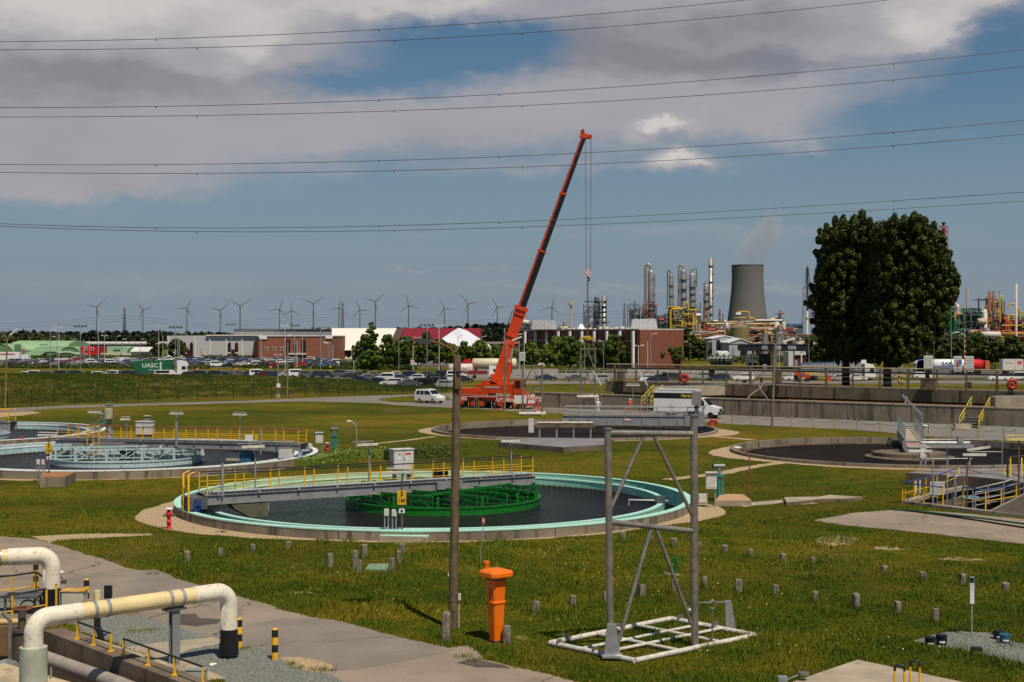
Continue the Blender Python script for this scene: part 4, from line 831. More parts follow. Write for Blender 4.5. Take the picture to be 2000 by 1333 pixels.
def pipe_stand(p,h,lab,sc=1.0):
 p=Vector(p);t=T('pipe_support',lab,'pipe support',(p.x,p.y,0),math.atan2(d.y,d.x));m=MB();m.box((0,.09,h/2),(.24,.03,h));m.box((0,-.09,h/2),(.24,.03,h));m.box((0,0,h/2),(.03,.18,h));m.build('column',mat('support_grey',(.24,.25,.27),.5,.2,var=.1),t)
 m=MB();m.box((0,0,h+.03),(.62,.34,.05));m.box((0,0,h+.09),(.5,.16,.09));m.build('saddle',greyd,t);m=MB();m.box((0,0,.04),(.46,.46,.08));m.build('foot_plate',concl,t);return t
pipe_stand(A+d*L*.70,1.98-.235-.10,'grey steel post carrying the large cream pipe loop')
t,A2,B2,d2,L2=pipe_loop('pipeline','second cream and white pipe loop with a black foot at the left edge',(-24.0,45.2),(-15.75,48.1),1.98,.27,.45,0,cream_range=(.05,.84),clampsA=(.55,.61,.75,.81))
d=d2;pipe_stand(A2+d2*L2*.70+Vector((0,-.1,0)),1.6,'grey steel post carrying the second pipe loop');pipe_stand(A2+d2*L2*.64+Vector((0,.5,0)),1.6,'grey steel post behind the one carrying the second pipe loop')
p0=at(95,1289,42.4);t=T('trench_pipe','grey pipe running along the inside of the trench wall','pipe',p0);m=MB();m.tube([p0-TRD*.6,at(235,1338,38.9),at(235,1338,38.9)+TRD*5],.22,20);m.build('pipe',mat('grey_trench_pipe',(.33,.29,.25),.5,var=.15,scale=1.5),t,w=True);m=MB();m.tube([p0+TRD*5.2,p0+TRD*5.3],.27,20);m.build('flange',galv,t,w=True)
q0=at(0,1322,39.8);t=T('manifold_pipe','very wide cream pipe at the bottom left corner, lying in the trench','pipe',q0);m=MB();m.tube([q0+Vector((-1.5,.9,0)),at(230,1400,36)],.50,28);m.build('pipe',mat('pale_cream_pipe',(.50,.40,.26),.5,var=.12,dirt=((.30,.18,.09),.40,1.5)),t,w=True)
m=MB();m.tube([q0+Vector((.2,-.2,0)),q0+Vector((.32,-.3,0))],.54,28);m.build('end_flange',galv,t,w=True);m=MB();q1=at(66,1322,38.2);m.tube([q1,q1+Vector((0,0,.3)),q1+Vector((.12,0,.4)),q1+Vector((.24,0,.3)),q1+Vector((.24,0,0))],.025,8);m.tube([q1+Vector((.6,-.4,0)),q1+Vector((.6,-.4,.35))],.03,8);m.build('fittings',galv,t,w=True)
p=at(-30,1221,44.6);t=T('small_pipe','thin yellow-cream pipe across the left edge behind the trench','pipe',p);m=MB();m.tube([p+Vector((-3,0,0)),at(52,1214,44.6)],.10,12);m.build('pipe',mat('yellow_cream',(.55,.40,.15),.5),t,w=True);m=MB();m.bar(at(20,1222,44.6)+Vector((0,.1,-.1)),at(20,1222,44.6)+Vector((0,.1,-1)),.1);m.build('bracket',greyd,t,w=True)
t=T('gate_valve','dark gate valve with a rusty hand-wheel behind the trench elbow','valve',at(43,1260,43));m=MB();m.cyl((0,0,-.4),.28,.9,16);m.cyl((0,0,.5),.12,.6,10);m.cyl((0,0,.42),.33,.08,16);m.build('body',mat('valve_iron',(.09,.07,.055),.7),t);m=MB();m.tube([(.3*math.cos(a),.3*math.sin(a),1.12)for a in[i*math.pi/8 for i in range(16)]],.025,6,closed=True);m.bar((-.3,0,1.12),(.3,0,1.12),.03);m.build('hand_wheel',rust,t)
t=T('stand_frame','grey steel angle post beside the trench at the left','post',at(20,1290,42));zt_=at(20,1212,42).z-t.location.z;m=MB();m.bar((0,0,-.6),(0,0,zt_),.09);m.bar((0,0,zt_),(-.5,.8,zt_+.05),.09);m.build('angle_bar',tube_g,t)
bol_m=mat('yellow_black_bollard',(.72,.40,.02),.45,var=.06,fn=stripes(2,.44,(.014,.014,.014),.5,.22-.005))
def bollard():m=MB();m.lathe([(.095,0),(.095,.88),(.08,.92),(0,.93)],(0,0,0),20);return m
bo=bollard().thing('bollard',bol_m,'yellow and black bollard alone on the gravel right of the pipe loop','bollard',g(537,1289),group='yellow and black bollards around the pipes',w=False)
for px,py,lab in((467,1267,'yellow and black bollard half hidden behind the black pipe foot'),(169,1182,'yellow and black bollard by the small cabinet behind the cream pipe'),(70,1148,'yellow and black bollard behind the second pipe loop')):copy_tree(bo,g(px,py),None,lab)
h_=.62
def low_rail(lab,pts,h,sp):
 return railing('low_railing',lab,pts,h,blkr,yel,sp,0,r=.032)
E=lambda s,n_=.25:TR0+TRD*s+TRN*n_+Vector((0,0,.30))
low_rail('low black-topped railing on the trench kerb, rear section',[E(1.9),E(4.15)],.52,1.1);low_rail('low black-topped railing on the trench kerb, front section',[E(4.95),E(9.5)],.5,1.35)
railing('railing','black-topped yellow railing at the left edge, nearer of two',[at(-60,1221,45.6)-Vector((0,0,.3)),at(24,1207,46.2)-Vector((0,0,.3)),at(91,1195,46.4)-Vector((0,0,.3))],1.05,blkr,yel,1.2)
railing('railing','black-topped yellow railing at the left edge, farther of two',[g(-80,1185),g(23,1180),g(70,1172),g(110,1200)],1.0,blkr,yel,1.6)
t=T('valve_cabinet','small pale cabinet with orange lichen on its top, behind the cream pipe','cabinet',g(140,1206));m=MB();m.box((.1,0,.45),(.72,.5,.9));m.build('body',mat('pale_cabinet',(.46,.44,.35),.7,var=.12,dirt=((.5,.27,.05),.3,4)),t);m=MB();m.box((.1,0,.92),(.8,.56,.04));m.build('lid',mat('lichen_lid',(.50,.42,.25),.8,dirt=((.55,.26,.02),.62,3)),t)
m=MB();m.box((-.32,0,.45),(.03,.55,.95));m.build('side_panel',greyp,t)
t=T('steel_post','thin grey steel post in front of the red hydrant','post',g(108,1187));m=MB();m.box((0,0,.72),(.14,.10,1.44));m.box((.02,-.06,.72),(.06,.02,1.4));m.build('channel_bar',galv,t)
t=T('test_valve','short valve stub with a black elbow hanging under the cream pipe','valve',g(190,1255));m=MB();m.cyl((0,0,1.1),.1,.5,12);m.build('stub',cream,t);m=MB();m.cyl((0,0,.95),.17,.08,14);m.cyl((0,0,1.08),.17,.08,14);m.tube([(0,0,.95),(0,0,.5),(.08,0,.3),(.14,0,.02)],.10,12);m.build('elbow',blk,t);m=MB();m.box((.25,.3,1.5),(.22,.15,.4));m.build('box',blk,t)
for i_,(px,py,s_)in enumerate(((228,1285,.34),(385,1322,.5))):
 t=T('junction_box',('small grey box fixed to the trench kerb','grey open box on the trench railing near the bottom edge')[i_],'junction box',g(px,py,.1));m=MB();m.box((0,0,0),(s_,s_*.6,s_*.8));m.build('box',mat('grey_plastic',(.34,.36,.36),.6,var=.1),t);m=MB();m.box((0,0,s_*.41),(s_*1.06,s_*.66,.02));m.build('lid',galv,t)
m=MB();[m.sph(g(413+i*3,1299,.04)+Vector((0,.05*i,0)),.08-.015*i,8,.7)for i in range(3)];m.thing('rag',white,'crumpled white rag on the gravel by the trench','rag')
t=T('bench_table','dark steel bench with cables beside the railing at the left','bench',g(45,1198));m=MB();m.box((0,0,.6),(1.2,.8,.08));m.build('top',greyd,t)
for x_,y_ in((-.5,-.3),(.5,-.3),(-.5,.3),(.5,.3)):m=MB();m.bar((x_,y_,0),(x_,y_,.6),.07);m.build('leg',greyd,t)
m=MB();[m.tube([(.3+.25*math.cos(a),-.4,.3+.2*math.sin(a)+.02*j)for a in[i*math.pi/6 for i in range(12)]],.015,5,closed=True)for j in range(3)];m.build('cable_coil',blk,t)
# ================================================================== ORANGE PILLAR, WOOD POLE, LAMPS
t=T('orange_pillar','tapered orange plastic pillar with a wide cap at the edge of the grass','pillar',g(969,1254),R_(38))
def taper(r0,r1,z0,z1,ch):return None
def octo(r,c):return[(r-c,-r),(r,-r+c),(r,r-c),(r-c,r),(-r+c,r),(-r,r-c),(-r,-r+c),(-r+c,-r)]
def loft(secs):
 m=MB();k=len(secs[0][0]);m.add([(x,y,z)for s,z in secs for x,y in s],[(i*k+j,i*k+(j+1)%k,(i+1)*k+(j+1)%k,(i+1)*k+j)for i in range(len(secs)-1)for j in range(k)],False)
 m.add([(x,y,secs[0][1])for x,y in secs[0][0]],[tuple(range(k))[::-1]]);m.add([(x,y,secs[-1][1])for x,y in secs[-1][0]],[tuple(range(k))]);return m
loft([(octo(.165,.04),.06),(octo(.21,.05),1.2),(octo(.235,.05),1.22),(octo(.235,.05),1.27),(octo(.21,.05),1.29),(octo(.245,.06),1.93)]).build('column',orangep,t)
loft([(octo(.255,.06),1.93),(octo(.26,.06),2.02)]).build('collar',mat('collar_grey',(.10,.085,.08),.5),t)
loft([(octo(.40,.10),2.02),(octo(.42,.10),2.06),(octo(.42,.10),2.17),(octo(.38,.10),2.22),(octo(.12,.05),2.29)]).build('cap',orangep,t)
m=MB();m.box((-.222,0,1.6),(.02,.12,.5));m.build('recess',mat('dark_orange',(.5,.07,.01),.5),t);m=MB();m.box((0,0,.04),(.3,.3,.08));m.build('foot',greyd,t)
t=T('orange_vent','short round orange pipe stub with a cap standing behind the orange pillar','vent pipe',g(950,1120));m=MB();m.cyl((0,0,0),.115,.40,18);m.build('stub',orangep,t);m=MB();m.cyl((0,0,.36),.135,.12,18);m.build('cap',orangep,t)
NOGRASS.append([(g(x,y).x,g(x,y).y)for x,y in((940,1264),(945,1247),(985,1250),(1000,1262))])
def wood_pole(px,py,top,r0,lab,lamp=None,arm=None,r1=None,name='wooden_pole',m_=None,pt=None):
 b=g(px,py);tp=at(top[0],top[1],b.y);t=T(name,lab,'pole',b);tp-=b;m=MB();m.tube([(0,0,-.1),tp*.5,tp],[r0,r0*.92,(r1 or r0*.82)],14);m.build('pole',m_ or polew,t);return t,b,tp
t,b,tp=wood_pole(884.5,1229,(893,694),.150,'tall brown wooden lamp pole in the foreground, left of the orange pillar')
m=MB();arm_=[at(x,y,b.y-.15)-b for x,y in((890,760),(889,700),(886,688),(878,680),(860,672),(842,667))];m.tube(arm_,.035,8);m.build('lamp_arm',rust,t)
e=arm_[-1];m=MB();m.extr([e+Vector((.10,0,-.08)),e+Vector((-.25,0,-.10)),e+Vector((-.62,0,.02)),e+Vector((-.95,0,.02)),e+Vector((-.95,0,.05)),e+Vector((-.3,0,.09)),e+Vector((.1,0,.06))],(0,.22,0));m.build('lamp_head',mat('lamp_dark',(.06,.06,.06),.5),t)
m=MB();m.box((.22,-.05,1.05),(.09,.1,.20));m.bar((.20,-.02,0),(.20,-.02,.95),.025);m.build('junction_box',whited,t);m=MB();[m.tube([(.0+.15*math.cos(a),.15*math.sin(a),z_)for a in[i*math.pi/8 for i in range(16)]],.012,5,closed=True)for z_ in(.62,.92)];m.build('strap',rust,t);m=MB();m.box((-.14,-.12,1.78),(.03,.02,.09));m.build('tag',white,t)
m=MB();[m.tube([tp+Vector((-.2,-.12,-.55-k*.55)),tp+Vector((.1,-.18,-.55-k*.55))],.035,6)for k in range(2)];m.build('bolts',blk,t)
POLES=[(10,797,(14,664),.13,'wooden lamp pole at the left edge in front of the fence',(22,653)),(561,777,(562,668),.14,'thin wooden pole by the fence, right of the twin floodlight post',None),(985,803,(988,672),.16,'pale wooden lamp pole standing in front of the orange crane',(1003,664)),(1508,834,(1513,676),.14,'wooden lamp pole by the road left of the big trees',(1532,667))]
for px,py,tpx,r0,lab,lamp in POLES:
 t,b,tp=wood_pole(px,py,tpx,r0,lab,m_=mat('grey_pole_wood',(.20,.155,.095),.85,var=.25,scale=3))
 if lamp:e=at(*lamp,b.y)-b;m=MB();m.tube([tp-Vector((0,0,.2)),tp+Vector((.1,0,.15)),e],.05,6);m.build('lamp_arm',galv,t);m=MB();u=(e-tp).normalized();u=(u+Vector((.4,0,0))).normalized();m.bar(e-u*.2,e+u*1.1,.34,.2);m.build('lamp_head',mat('lamp_white',(.62,.61,.56),.4),t)
b=g(543,777);t=T('floodlight_post','grey twin floodlight post with a white meter box by the fence','lamp post',b);m=MB();m.cyl((0,0,0),.12,6.5,10,.09);m.build('post',galv,t);m=MB();m.box((0,0,.25),(.7,.7,.5));m.build('foot',concl,t);m=MB();m.box((.1,-.15,1.85),(.6,.3,.6));m.build('meter_box',white,t)
for s in(-1,1):m=MB();m.box((s*.38,0,6.55),(.45,.25,.12));m.build('floodlight',whited,t)
# ================================================================== STEEL FRAMES
def tubular_gantry(lab,loc,rz,ax,ay,sc=1.0,base_m=None):
 """tall H frame of steel tubes on a flat ladder-like base; ax, ay: half sizes of the base"""
 t=T('tubular_gantry',lab,'steel frame',loc,rz,'tubular steel frames',sc);return t
t=T('tubular_gantry','tall tubular steel frame on a whitewashed flat base in the foreground grass','steel frame',g(1275,1268),0,'tall tubular steel frames');O=Vector(t.location)
def fp(px,py,z=0):return g(px,py,z)
PL,PR=fp(1193,1287),fp(1357,1269)
zb=.09;corner=[fp(1074,1262),fp(1240,1297),fp(1475,1247),fp(1310,1214)]
def zz(p,z):return Vector((p.x,p.y,z))
for a,b in zip(corner,corner[1:]+corner[:1]):m=MB();m.tube([zz(a,zb),zz(b,zb)],.085,10);m.build('base_tube',frame_w,t,w=True)
for u in(.36,.70):m=MB();m.tube([zz(corner[0].lerp(corner[3],u),zb+.01),zz(corner[1].lerp(corner[2],u),zb+.01)],.06,8);m.build('cross_tube',frame_w,t,w=True)
for u in(.38,.62):m=MB();m.tube([zz(corner[0].lerp(corner[1],u),zb+.02),zz(corner[3].lerp(corner[2],u),zb+.02)],.055,8);m.build('cross_tube',frame_w,t,w=True)
TL,TRr=at(1187,838,PL.y),at(1355,812,PR.y)
for a,b,r in((PL,TL,.105),(PR,TRr,.115)):m=MB();m.tube([zz(a,0),b],r,14);m.tube([b-Vector((0,0,.02)),b+Vector((0,0,.03))],r*1.25,14);m.build('upright',tube_g,t,w=True)
def onp(a,b,y):
 z=H-(y-HY)*a.y/F;k=z/b.z;return Vector((a.x,a.y,0)).lerp(b,k)
m=MB();m.tube([onp(PL,TL,846),onp(PR,TRr,848)],.095,14);m.build('top_tube',tube_g,t,w=True);m=MB();m.tube([onp(PL,TL,1020),onp(PR,TRr,1038)],.085,14);m.build('middle_tube',tube_g,t,w=True)
tm1,tm2=onp(PL,TL,848).lerp(onp(PR,TRr,850),.42),onp(PL,TL,848).lerp(onp(PR,TRr,850),.52);mm1,mm2=onp(PL,TL,1022).lerp(onp(PR,TRr,1038),.49),onp(PL,TL,1022).lerp(onp(PR,TRr,1038),.54)
for a,b in((tm1,onp(PL,TL,1003)),(tm2,onp(PR,TRr,1015)),(mm1,zz(PL,.55)+Vector((.25,0,0))),(mm2,zz(PR,.75)+Vector((-.1,0,0)))):m=MB();m.tube([a,b],.058,10);m.build('diagonal',tube_g,t,w=True)
m=MB();m.tube([zz(PL,.5)+Vector((.25,0,0)),fp(1196,1281,.1)+Vector((0,.5,0))+Vector((-.1,0,0))],.05,8);m.build('diagonal',tube_g,t,w=True)
m=MB();s_=zz(PL,0)+Vector((-.02,-.22,0));m.extr([s_+Vector((-.20,0,.08)),s_+Vector((.30,0,.08)),s_+Vector((.16,0,1.05)),s_+Vector((-.10,0,1.05))],(0,.14,0));m.box(s_+Vector((.05,.05,.12)),(.62,.4,.06));m.build('foot_bracket',galv,t,w=True)
s_=fp(1425,1232);m=MB();m.extr([s_+Vector((-.12,0,.05)),s_+Vector((.20,0,.05)),s_+Vector((.06,0,.95)),s_+Vector((-.14,0,.95))],(0,.14,0));m.build('foot_bracket',galv,t,w=True)
m=MB();e1=at(1338,1179,42.6);e2=at(1416,1177,43.5);m.tube([e1,e2],.035,8);c_=at(1391,1181,43.2);m.tube([c_+Vector((.11*math.cos(a),0,.13*math.sin(a)))for a in[i*math.pi/8 for i in range(16)]],.025,6,closed=True);m.tube([c_-Vector((0,0,.12)),zz(c_,.1)],.025,6);m.build('tie_bar',tube_g,t,w=True)
m=MB();m.sph(at(1346,1194,42.5),.12,12);m.build('ball_joint',tube_g,t,w=True)
for a,b in((corner[0],corner[1]),(corner[0],corner[3]),(corner[3],corner[2])):
 for u in(.12,.55):
  p=a.lerp(b,u);m=MB();m.box(zz(p,.16),(.16,.10,.22));m.build('lug',tube_g,t,w=True)
def far_frame(lab,px0,px1,ytop,ybase,d,base=True,arms=True):
 a,b=at(px0,ybase,d),at(px1,ybase,d-.8);ht=(ybase-ytop)*d/F;t=T('tubular_gantry',lab,'steel frame',(a+b)/2,0,'tall tubular steel frames')
 for q in(a,b):m=MB();m.tube([q,q+Vector((0,0,ht))],.11,10);m.build('upright',tube_g,t,w=True)
 for z_ in(.97,.52):m=MB();m.tube([a+Vector((0,0,ht*z_)),b+Vector((0,0,ht*z_))],.09,8);m.build('cross_tube',tube_g,t,w=True)
 mid=(a+b)/2
 for q,z0,z1 in((a,.55,.95),(b,.55,.95),(a,.05,.5),(b,.05,.5)):m=MB();m.tube([mid+Vector((0,0,ht*z1)),q+Vector((0,0,ht*z0))],.06,8);m.build('diagonal',tube_g,t,w=True)
 if base:
  m=MB()
  for y_ in(-1.3,0,1.3):m.tube([a+Vector((-.4,y_,.2)),b+Vector((.4,y_,.2))],.16,8)
  for q in(a,b):m.tube([q+Vector((0,-1.4,.05)),q+Vector((0,1.4,.05))],.08,8);m.tube([q+Vector((0,-1.3,.1)),q+Vector((0,-1.3,-.35))],.07,8)
  m.build('base',frame_w,t,w=True)
 return t
far_frame('tubular steel frame standing in front of the crane cab, on a pale base',1021,1059,712,811,166)
far_frame('tubular steel frame hanging from the yellow lifting beam of the crane',1134,1162,680,778,172)
# ================================================================== WOODEN STUMPS
def stump(h,w_,seed):
 r=random.Random(seed);m=MB();k=octo(w_/2,w_*.16);s=lambda f,j:[(x*f+r.uniform(-j,j),y*f+r.uniform(-j,j))for x,y in k]
 secs=[(s(1.03,.006),-.1),(s(1,.008),h*.5),(s(.98,.01),h*.93),(s(.9,.012),h)]
 vs=[(x,y,z+(r.uniform(-.02,.02)if i==3 else 0))for i,(sc_,z)in enumerate(secs)for x,y in sc_];n_=8
 m.add(vs,[(i*n_+j,i*n_+(j+1)%n_,(i+1)*n_+(j+1)%n_,(i+1)*n_+j)for i in range(3)for j in range(n_)]+[tuple(range(24,32))],False);return m
STUMPS=[(872,1257,55),(990,1257,30),(644,1112,28),(701,1124,27),(694,1113,34),(711,1091,24),(786,1083,18),(779,1103,24),(765,1117,24),(365,1099,20),(431,1089,16),(495,1080,14),(563,1073,12),(627,1061,9),(690,1058,15),(727,1056,12),(1047,1199,20),(1119,1185,18),(1183,1178,20),(1254,1169,24),(1318,1159,24),(1377,1149,20),(1443,1159,24),(1515,1164,18),(1593,1176,18),(1671,1190,27),(1754,1198,20),(1828,1218,25),(1217,1058,16),(1268,1060,12),(1317,1069,15),(1365,1074,12),(1416,1082,14),(1466,1089,14),(1529,1098,14),(1588,1101,9),(1727,1120,12),(1802,1134,14),(1879,1142,18),(1964,1157,16),(1000,1237,18)]
STUMPS=STUMPS[:-1]
zones=[('standing at the foot of the tall wooden pole',lambda x,y:y>1250 and x<900),('leaning on the orange pillar',lambda x,y:y>1250),('around the faded green plate',lambda x,y:630<x<800 and y>1075),('in the row below the mint tank rim',lambda x,y:x<800),('in the nearer right-hand row',lambda x,y:(x<1860 and y>1140 and not(x>1790 and y<1150))),('in the farther right-hand row',lambda x,y:True)]
byz={}
for s in STUMPS:
 for z_,f in zones:
  if f(s[0],s[1]):byz.setdefault(z_,[]).append(s);break
protos={}
for z_,L_ in byz.items():
 L_.sort()
 for i,(px,py,ph)in enumerate(L_):
  b=g(px,py);h_=ph*b.y/F*1.05+.04;w_=(.24,.21,.18)[i%3]if z_!='in the farther right-hand row' else .23
  lab=f'weathered grey wooden stump {z_}'+(f', {nth(i)} from the left' if len(L_)>1 else '')
  stump(h_,w_,px).thing('wooden_stump',wood,lab,'wooden post',b,rnd.uniform(-.5,.5),'weathered wooden stumps in the grass',w=False).rotation_euler.rotate_axis('X',rnd.uniform(-.09,.09))
def tub(px,py,h,r,lab,m_,lidm=None,open_=False):
 t=T('tub',lab,'tub',g(px,py));m=MB();m.lathe([(r*.9,0),(r,h*.9),(r*1.04,h*.9),(r*1.04,h)],(0,0,0),20,smooth=False);m.add([(r*.9*math.cos(a),r*.9*math.sin(a),.01)for a in[2*math.pi*i/20 for i in range(20)]],[tuple(range(20))]);m.build('body',m_,t)
 m=MB();m.cyl((0,0,h*.98),r*1.02,.02,20);m.build('lid',lidm or m_,t);m=MB();m.lathe([(r*1.015,h*.28),(r*1.03,h*.5)],(0,0,0),10,a0=R_(230),a1=R_(290));m.build('label_sticker',white,t);return t
tub(1817,1262,.26,.17,'black tub with a white sticker, leftmost of the tubs on the gravel',blk);tub(1839,1260,.30,.17,'black tub just right of the leftmost tub',blk);tub(1907,1277,.17,.17,'low black tub with a pale lid, nearest on the gravel',blk);tub(1951,1249,.26,.17,'black tub behind the blue tub',blk);tub(1963,1256,.26,.17,'blue slatted tub at the right of the gravel',mat('tub_blue',(.03,.10,.17),.5))
for px,py,lab in((1757,1350,'left of two yellow ladder hoops with black tops at the bottom edge'),(1787,1343,'right of two yellow ladder hoops with black tops at the bottom edge')):
 b=g(px,py,.3);t=T('ladder_hoop',lab,'ladder',b,R_(-12));ht=(H-(1300 if px<1770 else 1292)+0);ht=at(px,1300 if px<1770 else 1292,b.y).z-.3
 for s in(-1,1):m=MB();m.tube([(s*.12,0,-.5),(s*.12,0,ht-.12)],.028,10);m.build('rail',yel,t)
 m=MB();m.tube([(-.12,0,ht-.14),(-.12,0,ht-.04),(-.07,0,ht),(.07,0,ht),(.12,0,ht-.04),(.12,0,ht-.14)],.034,10);m.build('top_grip',blk,t)
b=g(1528,1330,.3);t=T('floodlight','grey floodlight on a short arm at the bottom edge by the slab','floodlight',b);m=MB();m.box((0,0,.02),(.24,.2,.2));m.build('housing',galv,t);m=MB();m.bar((.1,0,.02),(.5,.1,.16),.03);m.build('arm',galv,t);m=MB();m.cyl((.58,.1,.14),.15,.06,16);m.build('disc',tube_g,t)
for i,(pts,lab)in enumerate(((((1745,996),(1790,998),(1850,1005),(1930,1014),(2060,1031)),'green hose lying on the yard in front of the sump'),(((1740,994),(1800,1001),(1880,1012),(2060,1040)),'black hose lying on the yard in front of the sump'))):
 m=MB();m.tube([g(x,y,.05)for x,y in pts],.045,6);m.thing('hose',(mat('green_hose',(.01,.09,.06),.5),blk)[i],lab,'hose')
for px,py,dx,dy,lab in((1268,970,28,0,'thin grey pipe outlet at the right inner rim of the mint tank'),):
 t=T('overflow_pipe',lab,'pipe',g(1300,985));m=MB();m.tube([at(1228,988,76),at(1228,977,76),at(1305,979,76.5)],.05,6);m.build('pipe',galv,t,w=True);m=MB();m.box(at(1290,975,76.3),(.5,.3,.35));m.build('valve_box',greyd,t,w=True)
t=T('wall_speaker','round grey device on a post at the rim of the blue tank','post',g(567,907));m=MB();m.bar((0,0,0),(0,0,.8),.06);m.build('post',galv,t);m=MB();m.box((0,0,1.25),(.55,.25,.9));m.cyl((0,0,0),.2,.04,14);m.v=m.v[:8]+[(x,-.13-z,1.4+y)for x,y,z in m.v[8:]];m.build('casing',tube_g,t)
# ================================================================== CRANE
CR=g(966,797.5);d_c=CR.y;S_=F/d_c
t=T('mobile_crane','big orange telescopic mobile crane with its long boom raised over the tanks','crane',CR);CRANE=t
YAW=R_(-24)
def L2(x,y,z):v=Matrix.Rotation(YAW,3,'Z')@Vector((x,y,0));return Vector((v.x,v.y,z))
def rbox(m,c,s):m.box(L2(*c),s,rz=YAW)
strp=mat('red_white_stripes',(.70,.68,.66),.5,fn=stripes(0,.42,(.55,.02,.015),.5,0,.9,2))
silver=mat('silver_lettering',(.42,.36,.34),.5)
m=MB();rbox(m,(0,0,1.25),(10.4,2.4,.5));rbox(m,(-4.0,0,2.0),(2.4,2.6,1.15));rbox(m,(-1.6,0,1.85),(2.4,2.5,.75));rbox(m,(3.9,0,1.7),(2.2,2.5,.5));rbox(m,(-4.9,0,1.1),(.8,2.5,.5));ch=m.build('chassis',orange,t)
m=MB();rbox(m,(-5.0,-1.32,2.1),(.55,.04,.75));rbox(m,(-5.22,0,2.15),(.04,2.1,.7));m.build('driver_window',glass,ch)
m=MB();rbox(m,(0,-.05,.95),(9.2,2.2,.35));m.build('underframe',blk,t)
m=MB();rbox(m,(4.2,-1.27,1.25),(1.7,.05,1.1));rbox(m,(5.23,0,1.3),(.05,2.3,1.05));m.build('white_panel',white,t);m=MB();rbox(m,(5.27,-.1,1.4),(.03,1.6,.38));m.build('rear_sign',mat('amber_sign',(.75,.35,.02),.5),t)
m=MB();rbox(m,(5.2,0,.62),(.3,2.4,.3));m.build('rear_bumper',red,t)
m=MB();rbox(m,(-2.0,-1.38,1.72),(6.6,.12,.08));m.build('side_rail',galv,t)
for x_ in(-4.2,-2.55,-1.25,1.25,3.5):
 for s in(-1,1):
  m=MB();c=L2(x_,s*1.05,.62);ax_=L2(0,.18,0);m.tube([c-ax_,c+ax_],.62,20);o=m.build('wheel',blk,t);m=MB();m.tube([c-ax_*(1.12 if s<0 else-1.12),c+ax_*.2*s],.33,14);m.build('rim',orange,o)
m=MB();p0_,p1_=L2(-2.0,-1.5,.15),L2(-2.0,-1.42,1.7)
for s in(-.18,.18):m.bar(p0_+L2(s,0,0),p1_+L2(s,0,0),.04)
for k in range(5):m.bar(p0_.lerp(p1_,k/5)+L2(-.18,0,0),p0_.lerp(p1_,k/5)+L2(.18,0,0),.03)
m.build('ladder',galv,t)
def outrigger(x_,y0,y1,lab=None):
 m=MB();a,b=L2(x_,y0,1.22),L2(x_,y1,1.22);mid=(a+b)/2;LL=(b-a).length;m.box((0,0,0),(LL,.34,.42));o=m.build('outrigger_beam',strp,t,lab);o.location=mid;o.rotation_euler[2]=math.atan2(b.y-a.y,b.x-a.x)
 m=MB();q=b+L2(0,(.1 if y1>0 else-.1),0);m.tube([zz(q,.08),zz(q,1.3)],.07,8);m.build('jack',orange,t);m=MB();m.box(zz(q,.09),(1.0,.6,.08));m.build('jack_pad',mat('pad_orange',(.75,.16,.05),.6),t)
outrigger(-4.4,-1.3,-3.0);outrigger(2.5,-1.3,-3.2)
for x_,y_,z_,w__ in((-4.1,-1.62,1.22,1.7),(2.2,-1.66,1.15,2.5),(6.3,-.9,1.35,1.5)):m=MB();m.box((0,0,0),(w__,.12,.44));o=m.build('striped_board',strp,t);o.location=L2(x_,y_,z_);o.rotation_euler[2]=YAW
outrigger(6.9,-.9,-1.6);outrigger(2.7,1.3,3.6);outrigger(4.6,1.3,3.6)
m=MB();rbox(m,(.9,0,2.55),(4.6,2.3,1.15));rbox(m,(-1.7,0,2.9),(1.0,2.4,.4));rbox(m,(-.8,0,3.3),(1.4,1.8,.5));rbox(m,(2.6,.1,3.0),(.9,2.0,.5));m.build('superstructure',orange,t)
m=MB();rbox(m,(.2,-1.17,2.75),(2.1,.03,.22));m.build('lettering_band',silver,t)
m=MB();rbox(m,(3.95,-.85,2.25),(1.35,.95,.55));rbox(m,(3.9,-.85,3.1),(1.25,.92,1.3));cb=m.build('cab',orange,t);m=MB();rbox(m,(3.85,-1.33,3.2),(.75,.03,.95));rbox(m,(4.55,-.85,3.2),(.04,.8,1.0));m.build('cab_window',glass,cb)
def cpt(px,py,dy=0):p=at(px,py,d_c+dy)-CR;return p
def boom_sec(p,q,w0,w1,m1,m2=None,th=.9,name='boom_section'):
 p,q=Vector(p),Vector(q);dd=(q-p).normalized();a=Vector((-dd.z,0,dd.x));a=a if a.x<0 else-a;yv=Vector((0,1,0))
 m=MB();m.extr([p+a*w0/2-yv*th/2,p-a*w0/2-yv*th/2,q-a*w1/2-yv*th/2,q+a*w1/2-yv*th/2],yv*th);o=m.build(name,m1,t)
 if m2:m=MB();m.extr([p+a*(w0/2+.01)-yv*(th/2+.03),p+a*(w0/2-.26)-yv*(th/2+.03),q+a*(w1/2-.22)-yv*(th/2+.03),q+a*(w1/2+.01)-yv*(th/2+.03)],yv*(th+.06));m.build('boom_edge',m2,o)
 return o,a
def collar(p,q,s,w,m_,L=.35):p,q=Vector(p),Vector(q);dd=(q-p).normalized();c=p+(q-p)*s;m=MB();m.bar(c-dd*L/2,c+dd*L/2,1.12*w,w*1.22);m.build('boom_collar',m_,t)
b0,b1,b2,b3,b4=cpt(971,742),cpt(1019,600),cpt(1059,490),cpt(1100,378),cpt(1141,266)
blkb=mat('boom_black',(.012,.010,.010),.35,var=.2)
boom_sec(b0,b1,1.25,1.5,orange,None,1.25)
